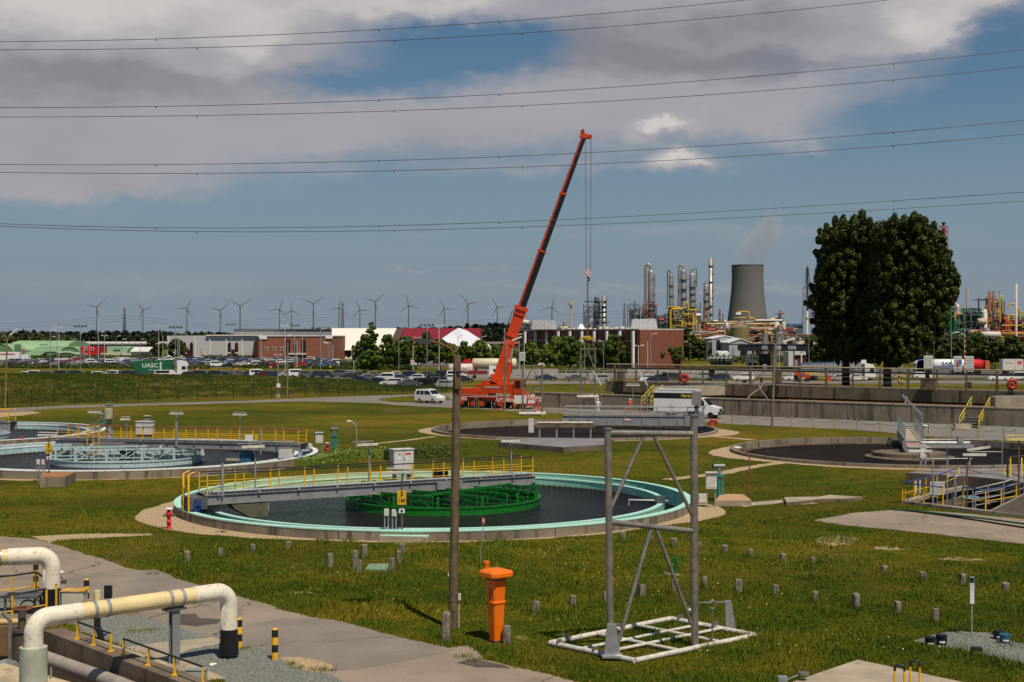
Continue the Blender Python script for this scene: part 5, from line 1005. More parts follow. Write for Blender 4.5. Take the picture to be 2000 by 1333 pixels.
boom_sec(b1,b2,1.02,.98,blkb,mat('boom_rust_orange',(.42,.05,.012),.45),.95);boom_sec(b2,b3,.88,.84,blkb,mat('boom_rust_orange',(.42,.05,.012)),.82);boom_sec(b3,b4,.74,.66,blkb,mat('boom_rust_orange',(.42,.05,.012)),.7)
collar(b0,b1,.98,1.5,orange,.5);collar(b0,b1,.90,1.42,orange,.25);collar(b0,b1,.60,1.45,orange,.3);collar(b1,b2,.99,.95,orange,.22);collar(b2,b3,.99,.84,orange,.22)
m=MB();m.extr([cpt(1135,256,-.4),cpt(1147,262,-.4),cpt(1156,265,-.4),cpt(1153,271,-.4),cpt(1140,270,-.4),cpt(1132,267,-.4)],(0,.8,0));m.tube([cpt(1138,256,-.5),cpt(1138,256,.5)],.24,10);m.tube([cpt(1153,267,-.5),cpt(1153,267,.5)],.26,10);m.build('boom_head',orange,t)
m=MB();m.tube([cpt(989,752,-.7),cpt(997,708,-.6)],.30,12);m.build('lift_cylinder',orange,t);m=MB();m.tube([cpt(997,708,-.6),cpt(1003,668,-.5)],.16,10);m.build('cylinder_rod',galv,t)
m=MB();m.extr([cpt(957,733,-1),cpt(961,731,-1),cpt(980,744,-1),cpt(986,752,-1),cpt(975,752,-1),cpt(960,745,-1)],(0,2,0));m.extr([cpt(995,672,-.75),cpt(1010,660,-.75),cpt(1003,680,-.75)],(0,1.5,0));m.build('boom_bracket',orange,t)
m=MB();a_=Vector((-.95,0,.3));m.tube([b0.lerp(b1,.35)+a_,b0.lerp(b1,.92)+a_],.05,6);[m.bar(b0.lerp(b1,.35+.03*k)+a_*.6,b0.lerp(b1,.35+.03*k)+a_,.04)for k in range(20)];m.build('cable_guide',greyd,t)
m=MB()
for px in(1144.2,1153.6):m.tube([cpt(px,268),cpt(px if px>1150 else 1145,529)],.022,4)
for px in(1141.2,1156.4):m.tube([cpt(px+(1 if px<1150 else-1),268),cpt(px+(3 if px<1150 else-4),529)],.010,4)
m.build('hoist_rope',mat('wire_rope',(.05,.05,.06),.5),t)
hb=at(1148,534,d_c);t2=T('hook_block','red and white striped hook block hanging from the crane ropes','crane hook',hb);sc_=1/S_
m=MB();m.extr([(-.33,-.25,.1),(-.2,-.25,.48),(.12,-.25,.48),(.33,-.25,.15),(.12,-.25,-.5),(-.08,-.25,-.5)],(0,.5,0));m.build('block',strp,t2)
m=MB();m.tube([(.02,0,-.45),(.02,0,-.62),(.17,0,-.75),(.19,0,-.92),(.05,0,-1.05),(-.12,0,-.95)],[.09,.09,.10,.10,.08,.04],10);m.sph((.02,0,-.6),.17,10);m.build('hook',blk,t2)
e=at(1147.5,660,d_c-4);m=MB();m.tube([hb+Vector((0,0,-1.0)),e],.085,8);m.thing('lifting_sling',mat('brown_sling',(.12,.05,.03),.8),'brown sling running down from the crane hook to the yellow beam','sling')
a_,b_=at(1133,662,172.4),at(1161,662,171.8);t2=T('lifting_beam','small yellow lifting beam hanging on the crane sling above the steel frame','lifting beam',(a_+b_)/2);m=MB();m.bar(a_,b_,.22,.28);m.box((a_+b_)/2+Vector((0,0,.2)),(.9,.3,.3));m.build('beam',yelp,t2,w=True)
m=MB();[m.bar(p,p-Vector((0,0,1.2)),.06)for p in(a_,b_)];m.build('drop_chain',mat('chain_steel',(.1,.09,.07)),t2,w=True)
m=MB();m.bar(at(902,775,d_c-5),at(976,775,d_c-5.5),.02,.10);m.bar(at(1012,788,d_c-6),at(1045,788,d_c-6),.02,.10);m.thing('barrier_tape',strp,'red and white tape strung along the side of the crane','tape')
# ================================================================== VEHICLES
CARP={'hatch':([(-1.95,.30),(-2.02,.62),(-1.95,.95),(-1.55,1.44),(-.3,1.50),(.35,1.42),(1.05,.98),(1.85,.80),(2.02,.60),(1.98,.30)],.86,[(-1.72,1.0),(-1.42,1.38),(.30,1.37),(.92,1.0)]),'estate':([(-2.25,.30),(-2.32,.65),(-2.25,.95),(-1.95,1.42),(-.4,1.47),(.4,1.40),(1.15,.97),(2.05,.80),(2.25,.58),(2.2,.30)],.88,[(-2.0,1.0),(-1.82,1.36),(.34,1.35),(1.0,1.0)]),'saloon':([(-2.25,.30),(-2.32,.70),(-2.25,.98),(-1.55,1.05),(-.9,1.42),(.25,1.44),(1.05,.96),(2.05,.80),(2.25,.58),(2.2,.30)],.88,[(-1.35,1.03),(-.82,1.36),(.2,1.37),(.9,1.0)]),'suv':([(-2.1,.38),(-2.2,.75),(-2.12,1.1),(-1.85,1.66),(-.4,1.72),(.4,1.64),(1.05,1.14),(2.0,1.0),(2.2,.72),(2.15,.36)],.92,[(-1.95,1.16),(-1.72,1.58),(.34,1.58),(.92,1.18)]),'van':([(-2.15,.35),(-2.22,.8),(-2.18,1.2),(-2.05,1.80),(-.3,1.88),(.45,1.78),(1.15,1.12),(1.95,.92),(2.18,.7),(2.12,.35)],.90,[(-1.95,1.15),(-1.85,1.64),(.42,1.64),(1.0,1.15)])}
PAINT={'white':(.72,.72,.72),'silver':(.38,.39,.40),'grey':(.12,.13,.14),'dark grey':(.035,.04,.045),'black':(.012,.012,.014),'dark blue':(.018,.03,.075),'blue':(.03,.12,.32),'red':(.32,.015,.02),'dark red':(.10,.012,.018),'dark green':(.015,.04,.035)}
def paint(c):return mat('car_paint_'+c.replace(' ','_'),PAINT[c],.28,.25 if c in('silver','grey','dark grey')else 0,var=.03,coat=.6)
_cm={}
def car_meshes(kind,col):
 if(kind,col)in _cm:return _cm[(kind,col)]
 prof,hw,win=CARP[kind];belt=win[0][1]-.02;top=max(z for _,z in prof);w_=lambda z:hw if z<=belt else hw-(z-belt)/(top-belt)*.20
 m=MB();k=len(prof)
 for a in range(k):
  b=(a+1)%k;(x0,z0),(x1,z1)=prof[a],prof[b];m.quad((x0,-w_(z0),z0),(x1,-w_(z1),z1),(x1,w_(z1),z1),(x0,w_(z0),z0))
 idx=[i for i,(x,z)in enumerate(prof)if z>=belt];up=[prof[i]for i in idx];
 def lerpx(i,j):(x0,z0),(x1,z1)=prof[i],prof[j];u=(belt-z0)/(z1-z0)if z1!=z0 else 0;return(x0+(x1-x0)*u,belt)
 pa,pb=lerpx(idx[0]-1,idx[0]),lerpx(idx[-1]+1,idx[-1]);U=[pa]+up+[pb];Lw=prof[:idx[0]]+[pa,pb]+prof[idx[-1]+1:]
 for s in(-1,1):
  for poly in(U,Lw):
   P3=[Vector((x,s*w_(z),z))for x,z in poly];tri=geometry.tessellate_polygon([P3]);m.add(P3,[q if s>0 else q[::-1]for q in tri],False)
 body=m.mesh('body',paint(col))
 m=MB()
 for s in(-1,1):
  e=.012;P3=[(x,s*(w_(z)+e),z)for x,z in win];m.quad(*(P3 if s>0 else P3[::-1]))
 i=next(j for j in range(k)if prof[j][0]>0 and prof[j][1]>belt and prof[(j+1)%k][1]<top-.25);(x0,z0),(x1,z1)=prof[i],prof[i+1];e=.02
 for(xa,za),(xb,zb)in(((x0,z0),(x1,z1)),(tuple(prof[3]),tuple(prof[2])))if kind!='saloon' else(((x0,z0),(x1,z1)),((-.9,1.42),(-1.55,1.05))):
  sg_=1 if xb>xa else-1;pa_,pb_=Vector((xa,za)).lerp(Vector((xb,zb)),.12),Vector((xa,za)).lerp(Vector((xb,zb)),.9)
  m.quad((pa_.x+sg_*e,-w_(pa_.y)*.9,pa_.y+e),(pb_.x+sg_*e,-w_(pb_.y)*.9,pb_.y+e),(pb_.x+sg_*e,w_(pb_.y)*.9,pb_.y+e),(pa_.x+sg_*e,w_(pa_.y)*.9,pa_.y+e))
 win_m=m.mesh('windows',glass)
 m=MB();m.tube([(0,-.1,0),(0,.1,0)],.31,14);wh=m.mesh('wheel',blk);m=MB();m.tube([(0,-.115,0),(0,.115,0)],.17,10);rim=m.mesh('rim',galv)
 m=MB();fx=prof[-2][0]-.02;[m.box((fx,s*hw*.74,prof[-2][1]+.05),(.12,.3,.12))for s in(-1,1)];hl=m.mesh('headlight',white)
 m=MB();[m.box((prof[1][0]+.01,s*hw*.82,.86),(.08,.2,.14))for s in(-1,1)];tl=m.mesh('tail_light',red)
 _cm[(kind,col)]=(body,win_m,wh,rim,hl,tl,hw);return _cm[(kind,col)]
def car(kind,col,loc,rz,label,group=None,sc=1.0,rims=False,name='parked_car',cat='car',lights=True):
 body,wn,wh,rim,hl,tl,hw=car_meshes(kind,col);t=T(name,label,cat,loc,rz,group,sc)
 def ad(n_,me,par,lc=(0,0,0)):o=bpy.data.objects.new(n_,me);COL.objects.link(o);o.parent=par;o.location=lc;return o
 ad('body',body,t);ad('windows',wn,t)
 for x_ in(-1.28,1.28):
  for s in(-1,1):
   o=ad('wheel',wh,t,(x_,s*(hw-.08),.31))
   if rims:ad('rim',rim,o)
 if lights:ad('headlights',hl,t);ad('tail_lights',tl,t)
 return t
van=car('van','white',g(840,787.5),R_(-38),'white five-door van parked alone on the path left of the crane',None,1.0,True,'parked_van','van')
van.scale=(.96,1.0,1.06);m=MB();[m.box((x_,-.915,1.40),(.07,.03,.52))for x_ in(-1.15,-.35)];m.build('window_pillar',paint('white'),van)
def carrow(group,where,rows):
 rows=sorted(rows,key=lambda r:r[0])
 for i,(px,py,kind,col,hd)in enumerate(rows):
  lab=f"{col} {'car' if kind != 'van' else 'van'} in {where}, {nth(i)} from the left"
  car(kind,col,g(px,py),R_(hd),lab,group,name='parked_van' if kind=='van' else 'parked_car',cat='van' if kind=='van' else 'car',rims=py>738)
carrow('cars in the car park left of the crane','the front row left of the crane',[(735,752,'saloon','dark green',160),(766,754,'estate','white',172),(800,755.5,'saloon','grey',8),(815,753,'hatch','dark grey',165),(838,753.5,'suv','black',170),(700,749.5,'saloon','dark blue',165),(873,758.5,'hatch','silver',5)])
carrow('cars in the car park left of the crane','the middle row left of the crane',[(752,745.5,'van','white',170),(783,745.5,'hatch','grey',5),(812,745,'hatch','white',170),(852,746,'suv','dark grey',8),(878,745.5,'hatch','white',170),(905,748,'hatch','dark grey',6),(720,743,'saloon','grey',10),(690,741,'estate','dark grey',12)])
carrow('cars in the car park left of the crane','the back row left of the crane',[(700,737,'saloon','dark grey',10),(730,738,'saloon','grey',10),(775,738,'saloon','silver',8),(795,738,'estate','dark blue',172),(840,739,'hatch','dark grey',6),(868,738.5,'suv','black',5),(893,740,'van','white',-18)])
rr=random.Random(8)
dark=['dark grey','dark grey','grey','black','dark blue','dark grey','silver','dark blue','grey','dark green','white','dark grey','dark red']
rows=[]
for px in list(range(55,440,20))+list(range(450,690,19)):
 if 268<px<372:continue
 col=rr.choice(dark);kind=rr.choice(['hatch','estate','saloon','suv'])
 if px in(55,75):col,kind='white',('hatch','suv')[px==75]
 if px in(195,215):col='white'
 if px in(507,583):col,kind='white','van'
 rows.append((px+rr.uniform(-2,2),738.5 if px<450 else 737,kind,col,rr.choice([4,176,8])))
carrow('cars half hidden behind the grassy bank','the row half hidden by the grassy bank',[r for r in rows if r[3]!='x'])
for k,(y0,x0,x1,st,wh)in enumerate([(717.0,25,650,11.2,'the first row beyond the hedge'),(712.5,20,660,11.0,'the second row beyond the hedge'),(709,15,640,11.4,'the third row beyond the hedge'),(706.2,120,640,12.5,'the farthest row beyond the hedge')]):
 rows=[];x=x0
 while x<x1:
  col=rr.choice(dark+['red','blue','white','silver','white']*(1 if k<2 else 2));kind=rr.choice(['hatch','estate','saloon','suv','hatch']+(['van']if col=='white' else[]))
  if rr.random()>.06 and not(280<x<350 and k==0):rows.append((x,y0+rr.uniform(-.2,.2),kind,col,rr.choice([20,25,200,205,22])))
  x+=st*rr.uniform(.9,1.15)
 carrow('rows of cars in the far car park',wh,rows)
carrow('cars beyond the pipe rack','the lane just beyond the pipe rack',[(1067,744,'saloon','dark blue',5),(1125,745,'saloon','grey',5),(1172,746,'hatch','silver',175),(1270,746,'estate','white',5),(1285,748,'suv','dark blue',170),(1320,744,'suv','dark grey',5),(1371,743,'suv','silver',178),(1404,745,'suv','dark blue',178),(1452,745,'suv','white',178),(1552,744,'saloon','white',178),(1640,744,'saloon','silver',4),(1672,744,'saloon','white',4),(1800,740,'hatch','white',4),(1985,743,'van','white',178),(1948,744,'saloon','white',5)])
carrow('cars on the far road by the office','the road in front of the brick office',[(1065,716,'saloon','white',4),(1122,717,'suv','silver',4),(1152,717,'suv','dark grey',4),(1194,718,'hatch','white',178),(1238,718.5,'suv','white',178),(1258,718,'van','white',4),(1735,708,'hatch','red',4),(1702,706,'hatch','silver',4),(1082,715,'hatch','dark grey',4)])
def wheels(t,xs,y,r,m_=blk):
 for x_ in xs:
  for s in(-1,1):m=MB();m.tube([(x_,s*y-.14,r),(x_,s*y+.14,r)],r,14);m.build('wheel',m_,t)
def tractor(t,x0,col_m,sgn=1,h=3.5,sleeper=True):
 """cab of a lorry, front facing sgn along x"""
 m=MB();s=sgn;m.extr([(x0,-1.2,.55),(x0+s*2.2,-1.2,.45),(x0+s*2.3,-1.2,1.5),(x0+s*2.15,-1.2,2.7),(x0+s*1.7,-1.2,h-.25),(x0+s*.4,-1.2,h),(x0,-1.2,h)],(0,2.4,0));c=m.build('cab',col_m,t)
 m=MB();m.quad((x0+s*2.30,-1.05,1.62),(x0+s*2.30,1.05,1.62),(x0+s*2.19,1.05,2.6),(x0+s*2.19,-1.05,2.6));m.box((x0+s*1.5,-1.21,2.15),(.9,.03,.75));m.build('windscreen',glass,c)
 m=MB();m.box((x0+s*2.3,0,.85),(.06,2.0,.6));m.build('grille',blk,c);return c
def lorry(lab,loc,rz,name='lorry',cat='lorry',sc=1.0):return T(name,lab,cat,loc,rz,None,sc)
t=lorry('white lorry carrying a green container, behind the grassy bank',g(325,737.5),R_(2));tractor(t,2.6,white,1,3.75);m=MB();m.box((-2.6,0,1.0),(9.6,2.3,.35));m.build('trailer_chassis',greyd,t);wheels(t,(-6.4,-5.0,3.9),1.0,.5)
m=MB();m.box((-2.9,0,2.55),(8.2,2.44,2.6));cn=m.thing('container',mat('container_green',(.012,.13,.055),.5,fn=ribs(.5,.5)),'green shipping container with white UASC letters on the lorry behind the bank','container',None,w=True);cn.location=g(325,737.5)+Vector((-2.9,0,1.22));cn.rotation_euler[2]=R_(2)
letters('UASC',1.35,white,cn,(-.5,-1.25,1.45),face_rot(),squeeze=1.05);letters('UASC',.4,white,cn,(-.3,-1.25,.5),face_rot());m=MB();m.box((1.85,-1.24,1.35),(.4,.03,1.9));m.build('code_panel',whited,cn)
t=T('parked_van','white minibus in front of the lorry with the green container','van',g(327,741),R_(2));m=MB();m.extr([(-2.6,-.95,.5),(2.6,-.95,.45),(2.6,-.95,1.0),(1.75,-.95,1.25),(1.0,-.95,2.0),(-2.6,-.95,2.0)],(0,1.9,0));m.build('body',paint('white'),t);m=MB();m.box((-.9,-.96,1.62),(3.0,.03,.5));m.build('windows',glass,t);wheels(t,(-1.7,1.7),.85,.33)
TP=g(1358,816.5);t=T('box_truck','white rental box truck with a black side stripe, parked nose right by the basin wall','truck',TP,R_(-25));white2=mat('truck_white',(.76,.77,.79),.3,var=.02,coat=.3)
m=MB();m.box((-2.15,0,1.98),(5.0,2.25,2.5));m.build('cargo_box',white2,t);m=MB();m.box((-2.15,0,3.24),(5.06,2.31,.05));m.build('box_roof',white2,t)
m=MB();m.box((-2.15,-1.13,2.55),(4.98,.02,.62));o=m.build('black_stripe',blk,t);letters('Hertz',.50,mat('lettering_yellow',(.80,.60,.02),.5),o,(-.75,-1.145,2.56),face_rot());letters('car rental',.2,mat('lettering_yellow',(.80,.60,.02),.5),o,(-3.5,-1.145,2.56),face_rot())if False else None
m=MB();m.extr([(.45,-.95,.5),(3.0,-.95,.45),(3.05,-.95,.95),(2.85,-.95,1.22),(1.85,-.95,1.50),(1.15,-.95,2.28),(.45,-.95,2.35)],(0,1.9,0));cb=m.build('cab',white2,t)
m=MB();m.quad((1.90,-.82,1.52),(1.90,.82,1.52),(1.22,.78,2.26),(1.22,-.78,2.26));m.extr([(.7,-.955,1.45),(1.7,-.955,1.45),(1.12,-.955,2.15),(.7,-.955,2.15)],(0,-.012,0));m.build('windscreen',glass,cb)
m=MB();m.box((3.03,0,.62),(.12,1.9,.42));m.box((3.0,0,.98),(.14,.9,.26));m.build('bumper',mat('bumper_dark',(.03,.03,.035),.5),cb);m=MB();[m.box((2.93,s*.72,1.05),(.2,.3,.2))for s in(-1,1)];m.build('headlights',galv,cb);m=MB();m.box((3.10,0,.62),(.02,.5,.12));m.build('number_plate',yelp,cb)
m=MB();m.box((1.5,-1.12,1.62),(.15,.2,.34));m.build('mirror',white2,cb);m=MB();m.box((-1.5,0,.62),(6,1.7,.22));m.build('underframe',blk,t);wheels(t,(-2.9,2.1),.86,.37)
t=T('tank_container','white tank container in a red frame behind the crane, marked in red','tank container',g(900,737));m=MB();m.tube([(-2.8,0,1.9),(-2.6,0,1.9),(2.6,0,1.9),(2.8,0,1.9)],[.5,1.15,1.15,.5],24);tk=m.build('tank',whited,t)
m=MB()
for x_ in(-3.0,3.0):
 for a,b in(((-1.2,.7),(-1.2,3.1)),((1.2,.7),(1.2,3.1)),((-1.2,.7),(1.2,.7)),((-1.2,3.1),(1.2,3.1))):m.bar((x_,a[0],a[1]),(x_,b[0],b[1]),.15)
for y_ in(-1.2,1.2):m.bar((-3,y_,.7),(3,y_,.7),.14)
m.build('frame',mat('frame_red',(.5,.05,.05),.5),t);letters('RA',.75,red,tk,(.9,-1.16,1.95),face_rot());m=MB();m.box((2.0,-1.15,2.2),(.3,.04,.3));m.build('hazard_plate',yel,tk)
t=lorry('cream tank lorry with a red cab behind the tank container',g(915,728),R_(0));m=MB();m.tube([(1.0,0,2.35),(1.2,0,2.35),(12.0,0,2.35),(12.2,0,2.35)],[.8,1.25,1.25,.8],24);m.build('tank',mat('cream_tank',(.62,.58,.42),.5,var=.05),t);tractor(t,.6,red,-1,3.5);wheels(t,(-.8,1.8,8,9.3,10.6),1.05,.5);m=MB();m.box((6,0,1.0),(12,2,.2));m.build('trailer_chassis',greyd,t)
t=lorry('white and red lorry cab facing right, just behind the crane boom',g(960,740),0,sc=.85);tractor(t,-.6,white,1,3.4);wheels(t,(-.2,1.2),1.05,.5);m=MB();m.box((-3.5,0,1.6),(4.8,2.3,.9));m.build('flatbed',mat('dark_red_bed',(.2,.02,.02),.5),t);wheels(t,(-4.4,),1.05,.5)
t=lorry('white lorry pulling a long grey tipper trailer with a blue top edge',g(1692,743),R_(0));tractor(t,-.6,white,1,3.6);wheels(t,(.7,-3.5,-11,-12.2,-13.4),1.05,.5);m=MB();m.extr([(-1.4,-1.25,1.4),(-1.4,-1.25,4.0),(-14.0,-1.25,3.6),(-14.2,-1.25,1.5)],(0,2.5,0));tb=m.build('tipper_body',mat('tipper_grey',(.26,.28,.30),.5,fn=ribs(.9,.4)),t);m=MB();m.bar((-1.4,-1.27,3.98),(-14.0,-1.27,3.58),.08,.16);m.build('blue_edge',mat('edge_blue',(.04,.13,.35),.5),tb)
m=MB();m.box((-.9,0,3.9),(1.2,2.2,.8));m.build('air_deflector',white,t)
t=lorry('blue and white striped lorry cab facing left, in front of the tanker',g(1797,731),0);tractor(t,1.0,mat('cab_stripes',(.7,.7,.7),.4,fn=stripes(2,1.1,(.03,.12,.42),.35,.0,-.5,0)),-1,3.6);wheels(t,(-.4,1.8),1.05,.5)
t=lorry('long white and blue tanker lorry marked SAELE in blue',g(1838,731),0);m=MB();m.tube([(-3.8,0,2.3),(-3.5,0,2.3),(6.3,0,2.3),(6.6,0,2.3)],[.8,1.35,1.35,.9],28);tk=m.build('tank',white,t);m=MB();m.box((1.4,-1.33,1.95),(9.8,.08,.12));m.box((1.4,-1.05,1.25),(9.6,.1,.7));m.build('blue_skirt',mat('skirt_blue',(.03,.10,.32),.5),t);letters('SAELE',1.25,mat('letter_blue',(.02,.09,.33),.5),tk,(1.6,-1.36,2.55),face_rot(),squeeze=1.15,depth=.03)
tractor(t,-4.2,white,-1,3.5);wheels(t,(-5.4,-3.0,3,4.3,5.6),1.05,.5)
t=lorry('bright red tanker trailer behind the two white notice boards',g(1905,731),0);m=MB();m.tube([(-4.0,0,2.35),(1.2,0,2.35),(1.7,0,2.35),(1.9,0,2.35)],[1.3,1.3,1.0,.3],28);m.build('tank',red,t);m=MB();m.box((2.6,0,2.2),(1.0,2.2,2.2));m.build('orange_panel',mat('faded_orange',(.5,.12,.03),.6),t);wheels(t,(-2,-.7,.6),1.05,.5)
t=T('container_trailer','white container trailer with red lettering at the right edge of the photo','trailer',g(1980,731));m=MB();m.box((-.6,0,2.2),(5.0,2.5,2.9));c1=m.build('box_body',whited,t);letters('TRANSWORLD',.42,red,c1,(-1.6,-1.26,2.7),face_rot(),squeeze=.8)if False else None;m=MB();m.box((-1.7,-1.26,2.75),(1.7,.02,.2));m.box((1.0,-1.26,2.8),(1.1,.02,.9));m.build('red_lettering',mat('print_red',(.6,.1,.1),.6),c1);m=MB();m.box((-.2,-1.26,2.2),(.05,.02,2.9));m.build('seam',greyd,c1);m=MB();[m.box((x_,-1.27,1.1),(.12,.03,.4))for x_ in(-2.9,0.0)];m.build('marker_lights',yel,c1);wheels(t,(-2,.8),1.05,.45)
t=T('boom_lift','orange articulated boom lift parked beyond the pipe rack','boom lift',g(1567,746));m=MB();m.extr([(-1.4,-.8,.9),(1.3,-.8,.7),(1.4,-.8,1.5),(-1.0,-.8,2.1),(-1.5,-.8,1.9)],(0,1.6,0));m.build('body',orange,t);m=MB();m.box((0,-.82,1.35),(1.1,.03,.22));m.build('blue_lettering',mat('letter_blue',(.02,.09,.33),.5),t);m=MB();m.bar((.5,0,1.9),(3.6,0,1.6),.3,.3);m.bar((3.6,0,1.6),(4.6,0,.7),.2,.2);m.build('arm',yelp,t);wheels(t,(-1,1),.8,.42);m=MB();m.box((5.3,0,.75),(.9,.7,1.1));m.build('basket',orange,t)
# ================================================================== PEOPLE
def person(label,loc,rz,J,suit,helmet=None,skin=(.45,.27,.18),group=None):
 """one continuous skinned body; J: joints name -> (x, y, z)"""
 names=['pelvis','waist','chest','neck','head','crown','shoulder_l','elbow_l','wrist_l','hand_l','shoulder_r','elbow_r','wrist_r','hand_r','hip_l','knee_l','ankle_l','toe_l','hip_r','knee_r','ankle_r','toe_r']
 rad=dict(pelvis=.15,waist=.14,chest=.16,neck=.06,head=.10,crown=.085,shoulder_l=.075,elbow_l=.055,wrist_l=.035,hand_l=.03,hip_l=.10,knee_l=.075,ankle_l=.055,toe_l=.045)
 E_=[('pelvis','waist'),('waist','chest'),('chest','neck'),('neck','head'),('head','crown'),('chest','shoulder_l'),('shoulder_l','elbow_l'),('elbow_l','wrist_l'),('wrist_l','hand_l'),('chest','shoulder_r'),('shoulder_r','elbow_r'),('elbow_r','wrist_r'),('wrist_r','hand_r'),('pelvis','hip_l'),('hip_l','knee_l'),('knee_l','ankle_l'),('ankle_l','toe_l'),('pelvis','hip_r'),('hip_r','knee_r'),('knee_r','ankle_r'),('ankle_r','toe_r')]
 vs=[J[k]for k in names];es=[(names.index(a),names.index(b))for a,b in E_];nb=len(vs)
 for s in 'lr':
  h=Vector(J['hand_'+s]);w_=Vector(J['wrist_'+s]);dd=(h-w_).normalized();sd_=Vector((0,1,0))if abs(dd.y)<.8 else Vector((1,0,0))
  for k,L_ in enumerate((.055,.075,.082,.075,.06)):
   b=h+sd_*(.016*(k-2));vs+=[tuple(b),tuple(b+dd*L_*.6+Vector((0,0,-.004*k))),tuple(b+dd*L_+Vector((0,0,-.012)))];n0=len(vs)-3;es+=[(names.index('hand_'+s),n0),(n0,n0+1),(n0+1,n0+2)]
 me=bpy.data.meshes.new('body');me.from_pydata([tuple(v)for v in vs],es,[]);o=bpy.data.objects.new('tmp',me);COL.objects.link(o)
 sk=o.modifiers.new('s','SKIN');sk.use_smooth_shade=True
 for i,v in enumerate(me.skin_vertices[0].data):
  r_=rad.get(names[i].replace('_r','_l')if i<nb else '',.010)if i<nb else .010;v.radius=(r_,r_*(.72 if i<nb and names[i]in('waist','chest')else 1));v.use_root=(i==0)
 sb=o.modifiers.new('u','SUBSURF');sb.levels=2;sb.render_levels=2
 res=bpy.data.meshes.new_from_object(o.evaluated_get(bpy.context.evaluated_depsgraph_get()));bpy.data.objects.remove(o)
 sm=mat('skin_%d'%int(skin[0]*100),skin,.5,var=.05);boots=mat('boots',(.02,.018,.015),.6)
 res.materials.clear();[res.materials.append(x)for x in(suit,sm,boots)]
 hd=Vector(J['neck']);hands=[Vector(J['hand_l']),Vector(J['hand_r'])];feet=[Vector(J[k])for k in('ankle_l','toe_l','ankle_r','toe_r')]
 for p in res.polygons:
  c=p.center;p.use_smooth=True
  if(c-Vector(J['head'])).length<.16 and c.z>hd.z:p.material_index=1
  elif min((c-h).length for h in hands)<.12:p.material_index=1
  elif min((c-f).length for f in feet)<.13:p.material_index=2
 t=T('person',label,'person',loc,rz,group);b=bpy.data.objects.new('body',res);COL.objects.link(b);b.parent=t
 hp_,cr=Vector(J['head']),Vector(J['crown'])
 fw=Vector((1,0,0))
 m=MB();m.sph(hp_+fw*.115+Vector((0,0,-.005)),.018,6,1.4);[m.sph(hp_+fw*.098+Vector((0,s*.035,.02)),.012,6)for s in(-1,1)];[m.sph(hp_+Vector((0,s*.1,0)),.025,6,1.4,.5,.5)for s in(-1,1)];m.box(hp_+fw*.102+Vector((0,0,-.05)),(.01,.05,.012));m.build('face',sm,t)
 if helmet:m=MB();c_=hp_+(cr-hp_)*.6;m.sph(c_,.135,14,.85);m.cyl(c_+fw*.05+Vector((0,0,-.02)),.145,.02,14);m.build('helmet',helmet,t)
 else:m=MB();m.sph(hp_+(cr-hp_)*.7-fw*.02,.112,12);m.build('hair',mat('hair',(.03,.02,.012),.8),t)
 return t
stand=dict(pelvis=(0,0,.95),waist=(0,0,1.12),chest=(0,0,1.34),neck=(0,0,1.50),head=(.02,0,1.62),crown=(.01,0,1.72),shoulder_l=(0,.18,1.40),elbow_l=(0,.25,1.13),wrist_l=(.08,.26,.88),hand_l=(.10,.25,.80),shoulder_r=(0,-.18,1.40),elbow_r=(0,-.26,1.13),wrist_r=(.09,-.25,.88),hand_r=(.11,-.24,.80),hip_l=(0,.10,.88),knee_l=(.03,.12,.48),ankle_l=(0,.13,.08),toe_l=(.16,.14,.04),hip_r=(0,-.10,.88),knee_r=(.02,-.11,.48),ankle_r=(-.02,-.13,.08),toe_r=(.14,-.14,.04))
arms=dict(stand);arms.update(elbow_l=(.10,.25,1.14),wrist_l=(.32,.14,1.12),hand_l=(.39,.11,1.13),elbow_r=(.10,-.25,1.14),wrist_r=(.30,-.14,1.10),hand_r=(.38,-.11,1.10),knee_l=(.08,.15,.48),ankle_l=(.06,.2,.08),toe_l=(.22,.22,.04))
bend=dict(pelvis=(0,0,.62),waist=(.12,0,.76),chest=(.30,0,.92),neck=(.42,0,1.02),head=(.51,0,1.08),crown=(.56,0,1.17),shoulder_l=(.30,.18,.95),elbow_l=(.50,.24,.76),wrist_l=(.66,.16,.60),hand_l=(.71,.13,.54),shoulder_r=(.30,-.18,.95),elbow_r=(.48,-.24,.74),wrist_r=(.64,-.14,.58),hand_r=(.70,-.11,.52),hip_l=(0,.12,.58),knee_l=(.36,.16,.44),ankle_l=(.14,.17,.08),toe_l=(.30,.18,.04),hip_r=(0,-.12,.58),knee_r=(.24,-.16,.14),ankle_r=(-.16,-.16,.08),toe_r=(-.10,-.16,.03))
suit_o=mat('orange_coverall',(.75,.085,.015),.75,var=.12,scale=6);suit_w=mat('white_coverall',(.68,.70,.74),.8,var=.08,scale=6);hi=mat('helmet_orange',(.85,.18,.02),.4)
person('person in orange coveralls and white helmet standing behind the walkway, seen from behind',g(1231,807.5),R_(110),arms,suit_o,white)
person('person in orange coveralls and orange helmet crouching beside the white truck',g(1254,806),R_(-60),bend,suit_o,hi)
person('person in a white hooded coverall standing by the walkway under the hanging frame',g(1168,807.5),R_(80),stand,suit_w,white)
person('person in dark blue clothes walking past the far entrance, left of the crane',g(861,727),R_(150),arms,mat('dark_blue_clothes',(.02,.03,.10),.8),None)
person('person in dark blue clothes at the gate right of the brick office',g(1356,724),R_(-90),stand,mat('dark_blue_clothes',(.02,.03,.10),.8),None)
